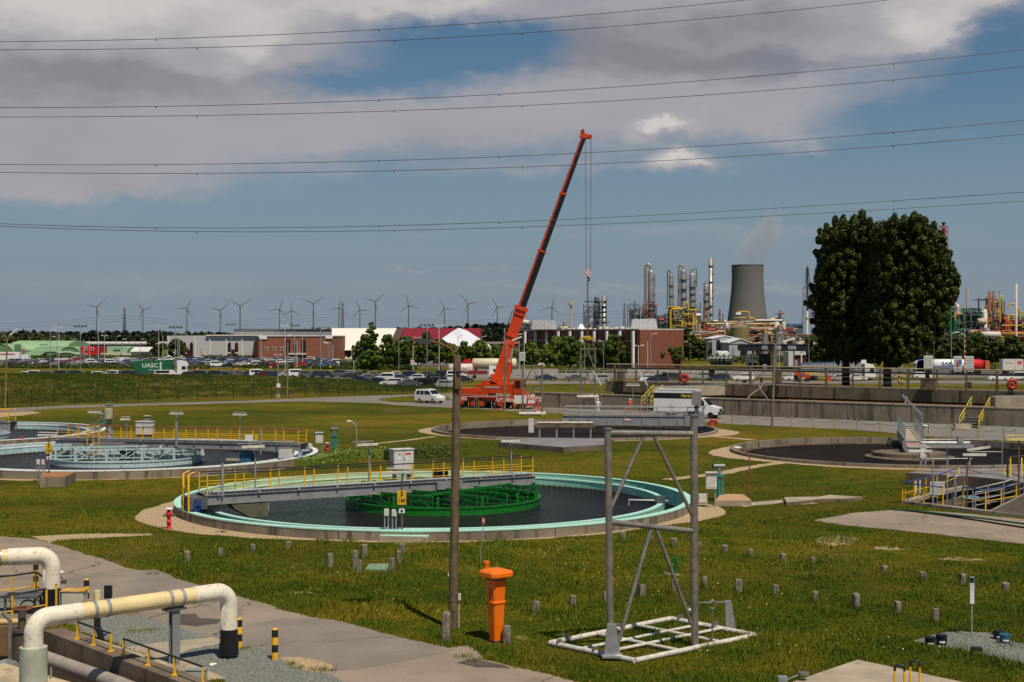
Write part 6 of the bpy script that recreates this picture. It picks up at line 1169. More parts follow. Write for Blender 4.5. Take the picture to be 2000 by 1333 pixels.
# ================================================================== TREES
def leafmat(name,a,b,sc=.6):
 def fn(t,vec,c,bs):
  gi=t.new('ShaderNodeNewGeometry').outputs['Random Per Island']
  c=t.mix(t.ss(t.noise(vec,sc,4,.6),.35,.65),a,b);return t.mix(t.m('MULTIPLY',t.m('POWER',gi,2.0),.75),c,tuple(min(1,x*2.2)for x in b))
 return mat(name,a,.55,fn=fn,spec=.25)
leaf_d=leafmat('leaf_dark',(.022,.038,.006),(.045,.066,.010));leaf_m=leafmat('leaf_mid',(.032,.062,.008),(.060,.098,.012));leaf_l=leafmat('leaf_light',(.060,.105,.012),(.105,.145,.018))
leaf_far=leafmat('leaf_far',(.013,.022,.012),(.020,.032,.016),.05);leaf_farl=leafmat('leaf_far_light',(.035,.048,.014),(.055,.065,.018),.05);leaf_h=leafmat('hedge_leaf',(.022,.038,.006),(.048,.062,.010),.8);bark=mat('bark',(.045,.035,.025),.9,var=.3,scale=3)
def quads_mesh(name,C,N,size,rng,m_,asp=.75):
 """C: centres, N: rough normals, one small leaf-clump quad at each"""
 n_=len(C);r=rng.normal(size=(n_,3));N=N+r*.55;N/=np.linalg.norm(N,axis=1)[:,None]+1e-9
 a=np.cross(N,rng.normal(size=(n_,3)));a/=np.linalg.norm(a,axis=1)[:,None]+1e-9;b=np.cross(N,a);s=(size*rng.uniform(.6,1.35,n_))[:,None]
 V=np.empty((n_,4,3));V[:,0]=C-a*s;V[:,1]=C-b*s*asp+N*s*.2;V[:,2]=C+a*s;V[:,3]=C+b*s*asp+N*s*.2
 me=bpy.data.meshes.new(name);me.vertices.add(n_*4);me.vertices.foreach_set('co',V.ravel());me.loops.add(n_*4);me.loops.foreach_set('vertex_index',np.arange(n_*4,dtype=np.int32))
 me.polygons.add(n_);me.polygons.foreach_set('loop_start',np.arange(0,n_*4,4,dtype=np.int32));me.polygons.foreach_set('loop_total',np.full(n_,4,dtype=np.int32));me.materials.append(m_);me.update(calc_edges=True);return me
def clump_pts(clumps,n_,rng,inner=.55):
 vol=np.array([c[3]*c[4]for c in clumps]);k=rng.choice(len(clumps),n_,p=vol/vol.sum());c=np.array(clumps)[k]
 d=rng.normal(size=(n_,3));d/=np.linalg.norm(d,axis=1)[:,None];r=rng.uniform(inner,1.08,n_)[:,None]
 return c[:,:3]+d*r*np.stack([c[:,3],c[:,3],c[:,4]],1),d
def tree_parts(kind,seed,hgt,wid,m_,n_,leaf,trunk_h=.14,trunk_r=.16):
 rng=np.random.default_rng(seed);rr=random.Random(seed);cl=[]
 if kind=='round':
  for i in range(80):
   z=trunk_h+(1-trunk_h)*rr.random()**.8;rad=math.sin(math.pi*min(1,(z-trunk_h*.7)/(1.05-trunk_h*.7))**.8)*.5;a=rr.uniform(0,6.28);q=rr.uniform(.3,1)*rad
   s=rr.uniform(.06,.12);cl.append((q*math.cos(a)*wid,q*math.sin(a)*wid,min(z,1-s*.6)*hgt,s*wid,s*.8*hgt))
 elif kind=='column':
  for i in range(110):
   u=rr.random();z=.10+.86*u;rad=(.5 if u<.45 else .5*(1-(u-.45)/.62))*(.75+.25*math.sin(u*9));a=rr.uniform(0,6.28);q=rr.uniform(.2,.9)*rad;s=max(.05,rad*.28);cl.append((q*math.cos(a)*wid,q*math.sin(a)*wid,z*hgt,s*wid,s*.55*wid*1.5))
 C,D=clump_pts(cl,n_,rng);crown=quads_mesh('crown',C,D,leaf,rng,m_)
 m=MB();m.tube([(0,0,0),(0,0,hgt*.3),(rr.uniform(-.1,.1),0,hgt*.75)],[trunk_r,trunk_r*.75,trunk_r*.25],8)
 for c in cl[:9]:m.tube([(0,0,hgt*.28+rr.uniform(0,.2)*hgt),(c[0]*.8,c[1]*.8,c[2])],[trunk_r*.45,trunk_r*.12],5)
 return crown,m.mesh('trunk',bark)
_tp={}
def tree(kind,var,loc,hgt,wid,leafm,label,group=None,n_=6500,leaf=.22,name='tree',rz=None):
 key=(kind,var,leafm.name)
 if key not in _tp:_tp[key]=tree_parts(kind,var,8.0,6.0 if kind=='round' else 4.2,leafm,n_,leaf)
 cr,tr=_tp[key];t=T(name,label,'tree',loc,rnd.uniform(0,6)if rz is None else rz,group);t.scale=(wid/(6.0 if kind=='round' else 4.2),)*2+(hgt/8.0,)
 for n2,me in(('crown',cr),('trunk',tr)):o=bpy.data.objects.new(n2,me);COL.objects.link(o);o.parent=t
 return t
def tpx(px,ytop,ybase,wpx,kind,lm,label,var=0,group=None,**k):
 b=g(px,ybase);h=(ybase-ytop)*b.y/F;return tree(kind,var,b,h,wpx*b.y/F*1.22,lm,label,group,**k)
def fill_outline(rows,px,ybase,sc_,n_,rng,depth):
 ys=np.array([r[0]for r in rows],float);a=np.array([r[1]for r in rows],float);b=np.array([r[2]for r in rows],float);w_=b-a;y=rng.uniform(ys[0]-3,ys[-1],n_*2);y=y[rng.random(n_*2)<np.interp(y,ys,w_)/w_.max()][:n_];th=rng.uniform(0,2*np.pi,len(y));r=rng.random(len(y))**.33
 lo,hi=np.interp(y,ys,a),np.interp(y,ys,b);x=(lo+hi)/2+np.cos(th)*r*((hi-lo)/2+-3+2*np.sin(y*.35+th*2));return np.stack([(x-px)*sc_,np.sin(th)*r*(depth+1.6*np.sin(x*.33+1.2*np.sin(y*.12))+1.0*np.sin(y*.4+x*.15))*(.5+.5*(hi-lo)/w_.max()),(ybase-y)*sc_],1)
def poplar(label,px,ybase,tops,seed,rows):
 b=g(px,ybase);sc_=b.y/F;rng=np.random.default_rng(seed);rr=random.Random(seed);cl=[]
 for(x,y,w_,h_)in tops:ys_=[q[0]for q in rows];a_,b_=float(np.interp(y,ys_,[q[1]for q in rows])),float(np.interp(y,ys_,[q[2]for q in rows]));u_=max(-1,min(1,(2*x-a_-b_)/max(6,b_-a_)));cl.append(((x-px)*sc_,(-1 if rr.random()<.75 else 1)*math.sqrt(1-u_*u_*.9)*rr.uniform(5,9.5),(ybase-y)*sc_,w_*sc_,h_*sc_))
 C,D=clump_pts(cl,135000,rng,.6);C2=fill_outline(rows,px,ybase,sc_,40000,rng,7);D2=rng.normal(size=C2.shape);D2/=np.linalg.norm(D2,axis=1)[:,None];C,D=np.concatenate([C,C2]),np.concatenate([D,D2]);me=quads_mesh('crown',C,D,.21,rng,leafmat('leaf_poplar',(.016,.026,.004),(.042,.058,.008),.5));t=T('poplar_tree',label,'tree',b);o=bpy.data.objects.new('crown',me);COL.objects.link(o);o.parent=t
 m=MB();m.tube([(0,0,0),(0,0,9),(.3,0,20),(.2,0,27)],[.75,.6,.4,.1],12)
 for c in cl[::4]:m.tube([(0,0,rr.uniform(6,16)),(c[0]*.5,c[1]*.5,c[2]*.7),(c[0]*.9,c[1]*.8,c[2])],[.3,.2,.05],6)
 m.build('trunk',bark,t);return t
def rand_clumps(outline,n_,seed,w0=9,h0=13):
 """clumps inside an outline given as (y, xmin, xmax) rows in photo pixels"""
 rr=random.Random(seed);o=[];ys=[r[0]for r in outline]
 for i in range(n_):
  y=ys[0]+(ys[-1]-ys[0])*rr.random()**.9;a=float(np.interp(y,ys,[r[1]for r in outline]));b=float(np.interp(y,ys,[r[2]for r in outline]));w_=rr.uniform(.7,1.3)*w0;x=rr.uniform(a+w_*.8,b-w_*.8);o.append((x,y,w_,rr.uniform(.8,1.3)*h0))
 for r in outline[1:-1]:
  for s in(1,2,1,2):o.append((r[s]+(w0*.6 if s==1 else-w0*.6),r[0]+rr.uniform(-4,4),w0*rr.uniform(.6,1),h0*rr.uniform(.7,1)))
 return o
L1=[(436,1645,1668),(448,1606,1700),(470,1604,1702),(500,1597,1708),(540,1588,1712),(560,1586,1712),(590,1578,1712),(620,1588,1712),(650,1594,1710),(675,1608,1704),(697,1626,1690)]
R1=[(436,1706,1795),(446,1700,1800),(470,1696,1838),(500,1696,1846),(520,1694,1850),(555,1692,1862),(580,1692,1858),(620,1690,1843),(650,1690,1828),(678,1700,1800),(700,1712,1764)]
poplar('left one of the pair of big dark poplars, narrower',1652,757,rand_clumps(L1,620,3,5.6,7)+[(1625,436,6,12),(1640,434,6,12),(1660,430,7,12),(1676,429,7,12),(1610,446,5,10)],3,L1)
poplar('right one of the pair of big dark poplars, broader',1733,762,rand_clumps(R1,950,4,5.6,7)+[(x,434+(i%3)*3,7,13)for i,x in enumerate((1708,1724,1742,1758,1776,1790))]+[(1815,447,7,12),(1830,462,6,10),(1858,560,6,12),(1862,548,5,10)],4,R1)
tpx(725,627,728,46,'column',leaf_m,'tall pointed green tree in front of the white hall, left of the flag poles',1)
tpx(712,655,727,38,'round',leaf_m,'broad dense tree leaning on the tall pointed one by the white hall',2)
G='trees in front of the office and halls'
for i,(x,y0,w_,k,v)in enumerate([(757,655,34,leaf_m,1),(778,665,30,leaf_m,2),(795,658,36,leaf_m,3),(822,662,34,leaf_m,1),(833,650,30,leaf_d,2),(858,663,40,leaf_m,3),(880,672,30,leaf_l,1),(907,668,30,leaf_m,2),(938,665,38,leaf_l,3),(968,673,34,leaf_l,1),(990,675,30,leaf_m,2)]):
 tpx(x,y0,716,w_,'round',k,f'leafy green tree in the row before the red and white halls, {nth(i)} from the left',v,G)
for i,(x,y0,w_,k,v)in enumerate(sorted([(1040,670,36,leaf_l,2),(1071,672,34,leaf_l,3),(1087,658,34,leaf_l,1),(1112,658,40,leaf_m,2),(1147,672,30,leaf_m,3),(1183,672,34,leaf_d,1),(1201,655,46,leaf_m,2),(1247,662,44,leaf_m,3),(1283,675,34,leaf_m,1),(1303,667,44,leaf_m,2),(1024,672,30,leaf_m,1),(1128,668,34,leaf_m,1),(1165,668,32,leaf_d,2),(1225,668,36,leaf_m,3),(1264,672,34,leaf_d,1),(1322,676,30,leaf_m,3),(1345,655,46,leaf_d,3),(1365,664,44,leaf_d,1),(1330,640,52,leaf_d,2)],key=lambda q:q[0])):
 tpx(x,y0,719 if i<16 else 705,w_,'round',k,f'leafy tree in front of the dark brick office, {nth(i)} from the left' if i<16 else f'{nth(i - 16)} of the dark trees by the right corner of the brick office',v,G)
tpx(302,660,702,33,'round',leaf_d,'dark tree left of the grey castle-windowed hall, by the white gabled hut',1);tpx(345,663,704,33,'round',leaf_d,'dark tree in front of the left end of the grey hall',3);tpx(620,664,703,38,'round',leaf_m,'green tree in front of the brick hall with arched windows',2)
for i,(x,y0,w_,k,v)in enumerate([(1588,655,40,leaf_d,1),(1612,664,46,leaf_d,2),(1640,690,40,leaf_d,3),(1700,690,40,leaf_d,1),(1762,680,50,leaf_d,2),(1800,672,44,leaf_d,3),(1838,655,50,leaf_d,1),(1872,660,46,leaf_d,2),(1905,652,56,leaf_d,3),(1938,668,44,leaf_d,1),(1975,658,56,leaf_d,2),(2010,665,44,leaf_d,3)]):
 tpx(x,y0,714,w_,'round',k,f'dark leafy tree in the row behind the lorries at the right, {nth(i)} from the left',v,'trees behind the lorries')
def hedge(label,pts,h,w_,m_=leaf_h,dens=14,leaf=.28,name='hedge'):
 rng=np.random.default_rng(len(label));P=[Vector(p)for p in pts];C,D=[],[]
 for a,b in zip(P,P[1:]):
  L=(b-a).length;k=int(L*dens*(h+w_*.5));u=rng.random(k);dv=(b-a).normalized();nv=Vector((-dv.y,dv.x,0));th=rng.uniform(0,math.pi,k);hh=h*(1+.10*np.sin(u*L*1.7))
  C.append(np.stack([a.x+(b.x-a.x)*u+nv.x*np.cos(th)*w_/2,a.y+(b.y-a.y)*u+nv.y*np.cos(th)*w_/2,np.clip(np.sin(th)*1.3,0,1)*hh*rng.uniform(.75,1.05,k)*np.where(rng.random(k)<.5,rng.random(k),1)],1));D.append(np.stack([nv.x*np.cos(th),nv.y*np.cos(th),np.sin(th)],1))
 C,D=np.concatenate(C),np.concatenate(D);o0=P[0];me=quads_mesh(name,C-np.array([o0.x,o0.y,0]),D,leaf,rng,m_);o=bpy.data.objects.new(name,me);COL.objects.link(o);o.location=(o0.x,o0.y,0)
 m=MB();[m.bar(a-o0+Vector((0,0,h*.42)),b-o0+Vector((0,0,h*.42)),w_*.7,h*.8)for a,b in zip(P,P[1:])];m.build('hedge_core',m_,o);return tag(o,label,'hedge')
hedge('long low dark hedge along the near side of the far car park',[g(-60,719.5),g(410,721)],1.1,1.3);hedge('clipped low hedge in front of the brick hall',[g(455,719),g(600,720.5)],1.0,1.3);hedge('clipped low hedge in front of the white hall',[g(612,721),g(755,723.5)],1.0,1.4)
hedge('stepped clipped hedge behind the tall pointed tree',[g(665,715),g(800,716)],1.6,2.0);hedge('shaggy bushes along the foot of the grey hall',[g(-20,702.5),g(320,703),g(640,704)],1.8,2.2,dens=8,leaf=.4);hedge('clipped hedge left of the far entrance',[g(745,722),g(812,724)],1.3,1.6)
hedge('clipped hedge on the road verge beyond the pipe rack',[g(1090,729),g(1225,729)],1.0,1.2);hedge('low hedge behind the red tanker trailer',[g(1900,722),g(1945,722)],1.6,1.6);hedge('green bank hedge behind the canopy',[g(1385,708),g(1600,708)],2.2,3,dens=8,leaf=.4)
hedge('shrub row by the feed pipe behind the mint tank',[g(650,897),g(715,895),g(778,893)],.75,1.3,leaf_l,60,.09,'shrubs');hedge('dark shrubs behind the cabinet of the mint tank bridge',[g(755,900),g(800,897),g(890,893)],.95,1.1,leaf_h,60,.09,'shrubs')
hedge('pale weeds along the wall of the blue tank',[g(590,915),g(640,903),g(690,893)],.7,1.6,leaf_l,60,.08,'weeds')
def wood(label,rows,d,m_,leaf,n_,seed):
 rng=np.random.default_rng(seed);cl=[];rr=random.Random(seed)
 for x0,x1,ytop,var in rows:
  x=x0
  while x<x1:w_=rr.uniform(.6,1.4)*5;top=at(x,ytop+rr.uniform(-var,var),d);cl.append((top.x,d+rr.uniform(-20,20),top.z*.52,w_*d/F,top.z*.50));x+=w_*.9
 C,D=clump_pts(cl,n_,rng,.6);me=quads_mesh('wood',C,D,leaf,rng,m_);o=bpy.data.objects.new('distant_wood',me);COL.objects.link(o);return tag(o,label,'wood',kind='stuff')
wood('dark line of far conifer woods along the left horizon',[(-700,330,651,2),(330,640,653.5,2.5)],1500,leaf_far,3.0,46000,1)
wood('lighter green woods behind the green hangars',[(-40,90,655,2.5),(85,140,659,2)],1200,leaf_farl,2.4,9000,2)
wood('dark tree mass behind the crimson hall, left of the crane boom',[(880,945,640,5),(945,1010,637,5),(780,900,644,1.5)],1100,leaf_far,2.2,16000,3)
wood('dark trees behind the refinery',[(1140,1345,652,3),(1380,1620,658,2),(1700,2080,660,3),(1010,1150,655,3)],1300,leaf_far,2.6,16000,4)
# ================================================================== FAR BUILDINGS
clad=mat('grey_cladding',(.46,.46,.46),.55,var=.04,scale=.05,fn=ribs(1.2,.06));clad2=mat('grey_cladding_smooth',(.29,.295,.31),.55,var=.04);whall=mat('white_hall_cladding',(.72,.70,.64),.6,var=.03,scale=.05,fn=ribs(1.5,.15));crim=mat('crimson_roof',(.19,.004,.020),.55,var=.06,scale=.05);tentm=mat('tent_canvas',(.64,.66,.72),.6,var=.04,scale=.1)
hang=mat('pale_green_sheet',(.25,.40,.22),.6,var=.10,scale=.08,fn=ribs(1.4,.25,1));hang2=mat('mid_green_sheet',(.17,.30,.16),.6,var=.12,scale=.08,fn=ribs(1.4,.3,0));hangd=mat('green_hangar_end',(.11,.22,.12),.6,var=.08);plum=mat('plum_dark',(.035,.008,.012),.5)
def pbox(m,x0,x1,y0,y1,d,dep,sub=None):
 """box seen between photo columns x0-x1 and rows y0-y1 with its front at distance d"""
 a,b=at(x0,y1,d),at(x1,y0,d);m.bb(a.x,b.x,d,d+dep,a.z,b.z);return m
def bld(name,label,px,d,cat='building'):return T(name,label,cat,Vector(((px-CX)*d/F,d,0)))
def gz(d,z=0):return HY+(H-z)*F/d
d=540;t=bld('grey_hall','long grey clad hall with dark castle-shaped window bays behind the far car park',410,d,'hall');m=MB();pbox(m,326,502,656,gz(d),d,60);m.build('wall',clad,t,w=True)
m=MB();pbox(m,402,512,654,656.5,d-1,40);m.build('roof_edge',mat('cream_edge',(.60,.56,.46),.6),t,w=True)
m=MB();[pbox(m,x,x+1.6,659,gz(d)-.2,d-.35,.3)for x in(328,380,409,440.5,471.5)];m.build('downpipe',white,t,w=True)
for x in(357,445):
 m=MB()
 for dx in(0,13.8):
  a,b=at(x+dx,gz(d,.4),d-.25),at(x+dx+6.2,672,d-.25);c=at(x+dx+3.1,668,d-.25);m.extr([(a.x,a.y,a.z),(b.x,a.y,a.z),(b.x,a.y,b.z),(c.x,a.y,c.z),(a.x,a.y,b.z)],(0,.2,0))
 m.build('window',plum,t,w=True);m=MB();pbox(m,x+6,x+14,683,gz(d,.2),d-.2,.15);m.build('entrance',mat('plum_door',(.06,.012,.014),.5),t,w=True)
 m=MB();[pbox(m,x+dx,x+dx+6.4,688.5,691.5,d-.5,.2)for dx in((0,13.8)if x>400 else(1,))];m.build('sign_plate',mat('pale_pink_sign',(.62,.5,.5),.6),t,w=True)
d=580;t=bld('upper_hall','plain grey upper hall behind the brick hall',552,d,'hall');m=MB();pbox(m,457,647,643.5,gz(d),d,40);m.build('wall',clad2,t,w=True);m=MB();pbox(m,456.5,647.5,642.8,644,d-.5,41);m.build('roof_edge',greyd,t,w=True);m=MB();[pbox(m,x,x+w_,y,643.5,d+4,4)for x,w_,y in((617,8,640),(632,9,639),(608,2,639.5),(642,2,650))];m.build('roof_vent',greyd,t,w=True)
d=520;t=bld('brick_hall','red brick hall with two tall arched windows and three small square ones',570,d,'hall');m=MB();pbox(m,505,648,657,gz(d),d,42);m.build('wall',brick_b,t,w=True)
m=MB();a=at(505,gz(d),d);e_=at(487,gz(562),562);m.extr([(a.x,a.y+.02,0),(e_.x,e_.y,0),(e_.x,e_.y,6.4),(a.x,a.y+.02,at(505,664,d).z)],(.5,0,0));m.build('side_wall',brick_b,t,w=True)
m=MB();pbox(m,507,521,657,663,d-.4,1);pbox(m,636,649,657,662,d-.4,1);pbox(m,505,649,655.6,657.2,d-.3,42);m.build('white_parapet',white,t,w=True)
for x in(558,588.5):
 m=MB();N_=10;P_=[at(x,gz(d,.3),d-.15),at(x+9,gz(d,.3),d-.15)]+[at(x+4.5+4.5*math.cos(math.pi*i/N_),668-5*math.sin(math.pi*i/N_),d-.15)for i in range(N_+1)];m.extr(P_,(0,.2,0));w__=m.build('window',glass,t,w=True);m=MB();[m.box(((at(x+4.5,680,d).x),d-.22,z_),(1.9,.1,.12))for z_ in(1.8,3.4,5.0,6.6)];m.box((at(x+3,680,d).x,d-.22,3.9),(.1,.1,7));m.box((at(x+6,680,d).x,d-.22,3.9),(.1,.1,7));m.build('window_bar',plum,w__,w=True)
m=MB();pbox(m,573,580,673,gz(d,.2),d-.12,.3);m.build('tall_window',glass,t,w=True);m=MB();pbox(m,562,597,690,693,d-1.4,2);m.build('balcony',mat('cream_edge',(.60,.56,.46),.6),t,w=True)
for x in(518,533.5,548.5):
 m=MB();pbox(m,x-.5,x+5.5,678,685.5,d-.12,.3);w__=m.build('window_frame',whited,t,w=True);m=MB();pbox(m,x+.5,x+4.2,679,684.2,d-.2,.2);m.build('pane',glass,w__,w=True)
d=560;t=bld('white_hall','huge plain white hall overhanging a dark glazed base',710,d,'hall');m=MB();m.extr([at(648,684.5,d),at(754,684.5,d),at(775,641.5,d+12),at(648,641.5,d+12)],(0,50,0));m.build('upper_wall',whall,t,w=True)
m=MB();pbox(m,649,760,684.5,gz(d),d+3,30);m.build('dark_base',mat('dark_base_glass',(.035,.032,.035),.3),t,w=True);m=MB();pbox(m,650,740,699,702,d+.5,.4);[pbox(m,x,x+2.4,696,702,d+.4,.3)for x in(667,675,684)];pbox(m,649,662,694,695.5,d-.5,.5);pbox(m,661,662.5,694,703,d-.5,.5);m.build('white_barrier',white,t,w=True)
d=600;t=bld('crimson_hall','long crimson roofed hall behind the white tent',850,d,'hall');P_=[at(772,641.5,d+40),at(938,641.5,d+40),at(938,672,d),at(815,690,d),at(760,690,d),at(742,662,d)]
m=MB();P_=[at(772,641.5,d+14),at(938,641.5,d+14),at(938,672,d+4.5),at(815,690,d),at(760,690,d),at(742,662,d+8)];m.extr(P_,(0,40,0));m.build('roof',crim,t,w=True);m=MB();pbox(m,765,935,690,gz(d),d+2,30);m.build('wall',mat('dark_red_wall',(.08,.01,.012),.6),t,w=True)
d=555;ap=at(895.5,640.5,d+12);L_,R__,M_=at(860,664,d),at(967,681,d),at(915,684,d-6);L2_=at(851,672,d+4);t=bld('white_tent','pointed white canvas tent roof in front of the crimson hall',905,d,'tent');m=MB();ap2=ap+Vector((3.5,0,-1.2));m.add([ap,L_,M_,R__,ap2,(M_.x,d+34,L_.z),(ap.x-2.6,ap.y-1,ap.z-1.6),L2_],[(0,6,2),(6,7,1,2),(0,2,4),(4,2,3),(4,3,5),(0,4,5),(0,5,7,6)],False);m.build('canvas',tentm,t,w=True)
m=MB();m.bb(L_.x+2,R__.x-3,d+2,d+25,0,L_.z-4);m.build('glazed_wall',mat('dark_base_glass',(.035,.032,.035)),t,w=True)
d=500;t=bld('entrance_lodge','small brick entrance lodge with a white arched canopy among the trees',825,d);m=MB();pbox(m,808,826,690,gz(d),d,8);pbox(m,863,885,700,gz(d),d+2,8);m.build('wall',brick_b,t,w=True);m=MB();m.lathe([(5.2,0),(5.2,1)],(0,0,0),12,a0=0,a1=math.pi);pbox_=at(820,700,d-2);m=MB();m.tube([(pbox_.x+3.6*math.cos(a),d-2,3.0+1.6*math.sin(a))for a in[math.pi*i/8 for i in range(9)]],.3,6);[m.bar((pbox_.x+s*3.6,d-2,0),(pbox_.x+s*3.6,d-2,3),.4)for s in(-1,0,1)];m.build('white_canopy',white,t,w=True)
t=bld('parked_van','small white ambulance-like van with green and pink bands by the entrance lodge',808,440,'van');m=MB();m.extr([(-2,-1,.4),(2,-1,.4),(2,-1,1.8),(1.5,-1,2.5),(-1.5,-1,2.5),(-2,-1,1.8)],(0,4,0));m.build('body',white,t);m=MB();m.box((0,-1.03,1.1),(3.9,.03,.35));m.build('pink_band',mat('pink_band',(.6,.15,.2)),t);m=MB();m.box((0,-1.03,1.9),(3.4,.03,.3));m.build('green_band',green_t,t);m=MB();[m.box((s*1.5,-.9,.3),(.3,.3,.6))for s in(-1,1)];m.build('wheel',blk,t)
def hangar(label,x0,x1,yt,d,dep,zwall=.4,flatend=False,along=False,name='hangar'):
 t=bld(name,label,(x0+x1)/2,d,'hangar');a,b=at(x0,yt,d),at(x1,yt,d);w_=b.x-a.x;hz=a.z;m=MB();N_=14
 P_=[(a.x+w_/2-w_/2*math.cos(math.pi*i/N_),d,hz*zwall+hz*(1-zwall)*math.sin(math.pi*i/N_))for i in range(N_+1)]
 if along:
  rr_=dep/2;P_=[Vector((a.x,d+rr_-rr_*math.cos(math.pi*i/N_),hz*zwall+hz*(1-zwall)*math.sin(math.pi*i/N_)))for i in range(N_+1)];P_=[Vector((a.x,d,0))]+P_+[Vector((a.x,d+dep,0))];m.extr(P_,(w_,0,0));m.build('shell',hang2 if d<650 else hang,t,w=True)
 else:
  P_=[Vector((P_[0][0],d,0))]+[Vector(p)for p in P_]+[Vector((P_[-1][0],d,0))];k=len(P_);m.add(P_+[p+Vector((0,dep,0))for p in P_],[(i,i+1,i+1+k,i+k)for i in range(k-1)],False);m.build('shell',hang,t,w=True);m=MB();m.add([p+Vector((0,.3,0))for p in P_],[tuple(range(k))],False);m.build('end_wall',hangd,t,w=True)
 return t
hangar('long pale green barrel-roofed hangar at the back left, highest of the green hangars',14,130,666,690,40,.3,along=True);t=hangar('green hangar with a flat green end, left of the red cube house',60,156,677.5,640,34,.3,along=True)
hangar('darker green barrel hangar end just left of the red cube house',118,155,678,632,30,.3);hangar('pale green hangar left of the long one, at the photo edge',-30,24,672,670,40,.3);hangar('low pale green shed in front of the long hangar',48,86,687,600,26,.4,along=True);hangar('low green shed with an open dark door',82,118,687,596,22,.4);hangar('low green shed in front of the dark hangar end',112,146,689,592,22,.4);hangar('pale green barrel hangar right of the red cube house, with a wide dark window',191,247,677,640,36,.3,along=True)
for i,(x0,x1,y0,y1,d,nm,lab,m_)in enumerate([(28,40,673,688,668,'hangar_door','green sliding door panel of the long hangar',hangd),(77,92,673.2,675,688,'dark_slot','dark slot window in the long green hangar',greyd),(221,234,683,687,638,'dark_window','wide dark window in the green hangar right of the red house',greyd),(82,90,691.5,699,594,'dark_doorway','open dark doorway of a low green shed',blk),(34,58,685,687,666,'blue_sign','blue sign board on the green hangars',mat('sign_blue',(.03,.12,.35))),(43,46.5,682,688,660,'orange_sign','orange sign by the green hangars',mat('sign_orange',(.65,.10,.03)))]):
 m=MB();pbox(m,x0,x1,y0,y1,d,.8);m.thing(nm,m_,lab,'door' if 'door' in nm else 'window' if 'window' in nm or 'slot' in nm else 'sign')
d=560;t=bld('red_house','bright red cube house with pale framed windows by the green hangars',172,d);m=MB();pbox(m,164,189,677.5,gz(d),d,14);pbox(m,155.5,164,677.5,gz(d),d+1.5,12);m.build('wall',mat('bright_red_wall',(.50,.012,.022),.6,var=.05),t,w=True)
for x,y in((165.5,679),(178,679),(165.5,691)):
 m=MB();pbox(m,x,x+5,y,y+6.5,d-.2,.3);o=m.build('window_frame',mat('cream_edge',(.6,.56,.46)),t,w=True);m=MB();pbox(m,x+1,x+4,y+1.2,y+5.2,d-.3,.3);m.build('pane',glass,o,w=True)
m=MB();p_=at(150,703,545);m.bar(at(156.5,701,545),at(163,686,552),.8,.3);m.build('outside_stairs',greyd,t,w=True)
d=545;t=bld('white_hut','small white hut with a pale gable roof and red lettering',272,d);m=MB();pbox(m,256,288,687,gz(d),d,12);m.build('wall',white,t,w=True);m=MB();a,b,c=at(254,687,d-1),at(290,687,d-1),at(262,678,d+6);m.add([a,b,(b.x,c.y,c.z),(c.x,c.y,c.z),(a.x,a.y,a.z-.1),(b.x,b.y,b.z-.1)],[(0,1,2,3),(4,5,1,0)],False);m.build('roof',mat('pale_roof',(.62,.63,.58)),t,w=True);m=MB();pbox(m,273,285,691,693.5,d-.2,.1);m.build('red_lettering',mat('print_red',(.6,.1,.1)),t,w=True)
for i,(x0,x1,y0,y1,d,lab,m_)in enumerate([(197,262,690,696.5,550,'long cream container in front of the green hangar',mat('cream_box',(.60,.55,.38))),(-20,37,688,703,500,'white trailer with a red stripe at the left edge in front of the hangars',white),(41,55,693,702,505,'small white box van body by the green sheds',white),(106,130,700.5,706,480,'grey-white long van in the far car park',whited),(226,250,698.5,704,500,'white caravan behind the far car park',white),(158,171,699,703,520,'blue skip below the red cube house',mat('skip_blue',(.02,.15,.45)))]):
 t=bld('container' if i<2 else 'box_vehicle',lab,(x0+x1)/2,d,'container' if i in(0,1,5)else 'van');m=MB();pbox(m,x0,x1,y0,y1,d,2.6);m.build('body',m_,t,w=True);m=MB();[pbox(m,x0+(x1-x0)*u-.8,x0+(x1-x0)*u+.8,y1,gz(d)+.01,d+.3,2)for u in(.15,.85)];m.build('support',blk,t,w=True)
 if i==1:m=MB();pbox(m,0,29,691,692.3,d-.15,.1);m.build('red_stripe',red,t,w=True)
 if i==4:m=MB();pbox(m,244,248,700,701.8,d-.15,.1);m.build('window',glass,t,w=True)
d=1000;t=bld('tank_train','long line of white railway tank wagons in front of the far wood',240,d,'train');m=MB()
for i in range(16):a=at(143+i*12.2,671.5,d);m.tube([a,a+Vector((4.1,0,0))],1.5,10)
m.build('tank',mat('wagon_white',(.50,.48,.48),.6),t,w=True);m=MB();a,b=at(143,676,d),at(338,676,d);m.bb(a.x,b.x,d-1,d+1,a.z-.6,a.z+1.0);m.build('wagon_frames',blk,t,w=True);m=MB();m.bb(a.x,b.x,d-4,d+6,0,a.z-.6);m.build('embankment',leaf_farl,t,w=True)
d=1000;t=bld('far_bridge','low pale viaduct behind the trees right of the tent',960,d,'viaduct');m=MB();a,b=at(945,668,d),at(1012,668,d);m.bb(a.x,b.x,d,d+8,a.z-1.4,a.z);m.build('deck',mat('viaduct',(.30,.29,.29)),t,w=True);m=MB();[m.bb(x_,x_+1.6,d+1,d+6,0,a.z-1.4)for x_ in np.arange(a.x,b.x,7)];m.build('piers',greyd,t,w=True)
cn=Vector((36.4,400,0));ul=Vector((-.5,.866,0));ur=Vector((.866,.5,0));LL,LR,HZ=68.8,15.5,11.0;t=T('brick_office','long dark red brick office with white fins and a bright brick end','office',cn);e1_,e2_=cn+ul*LL,cn+ur*LR
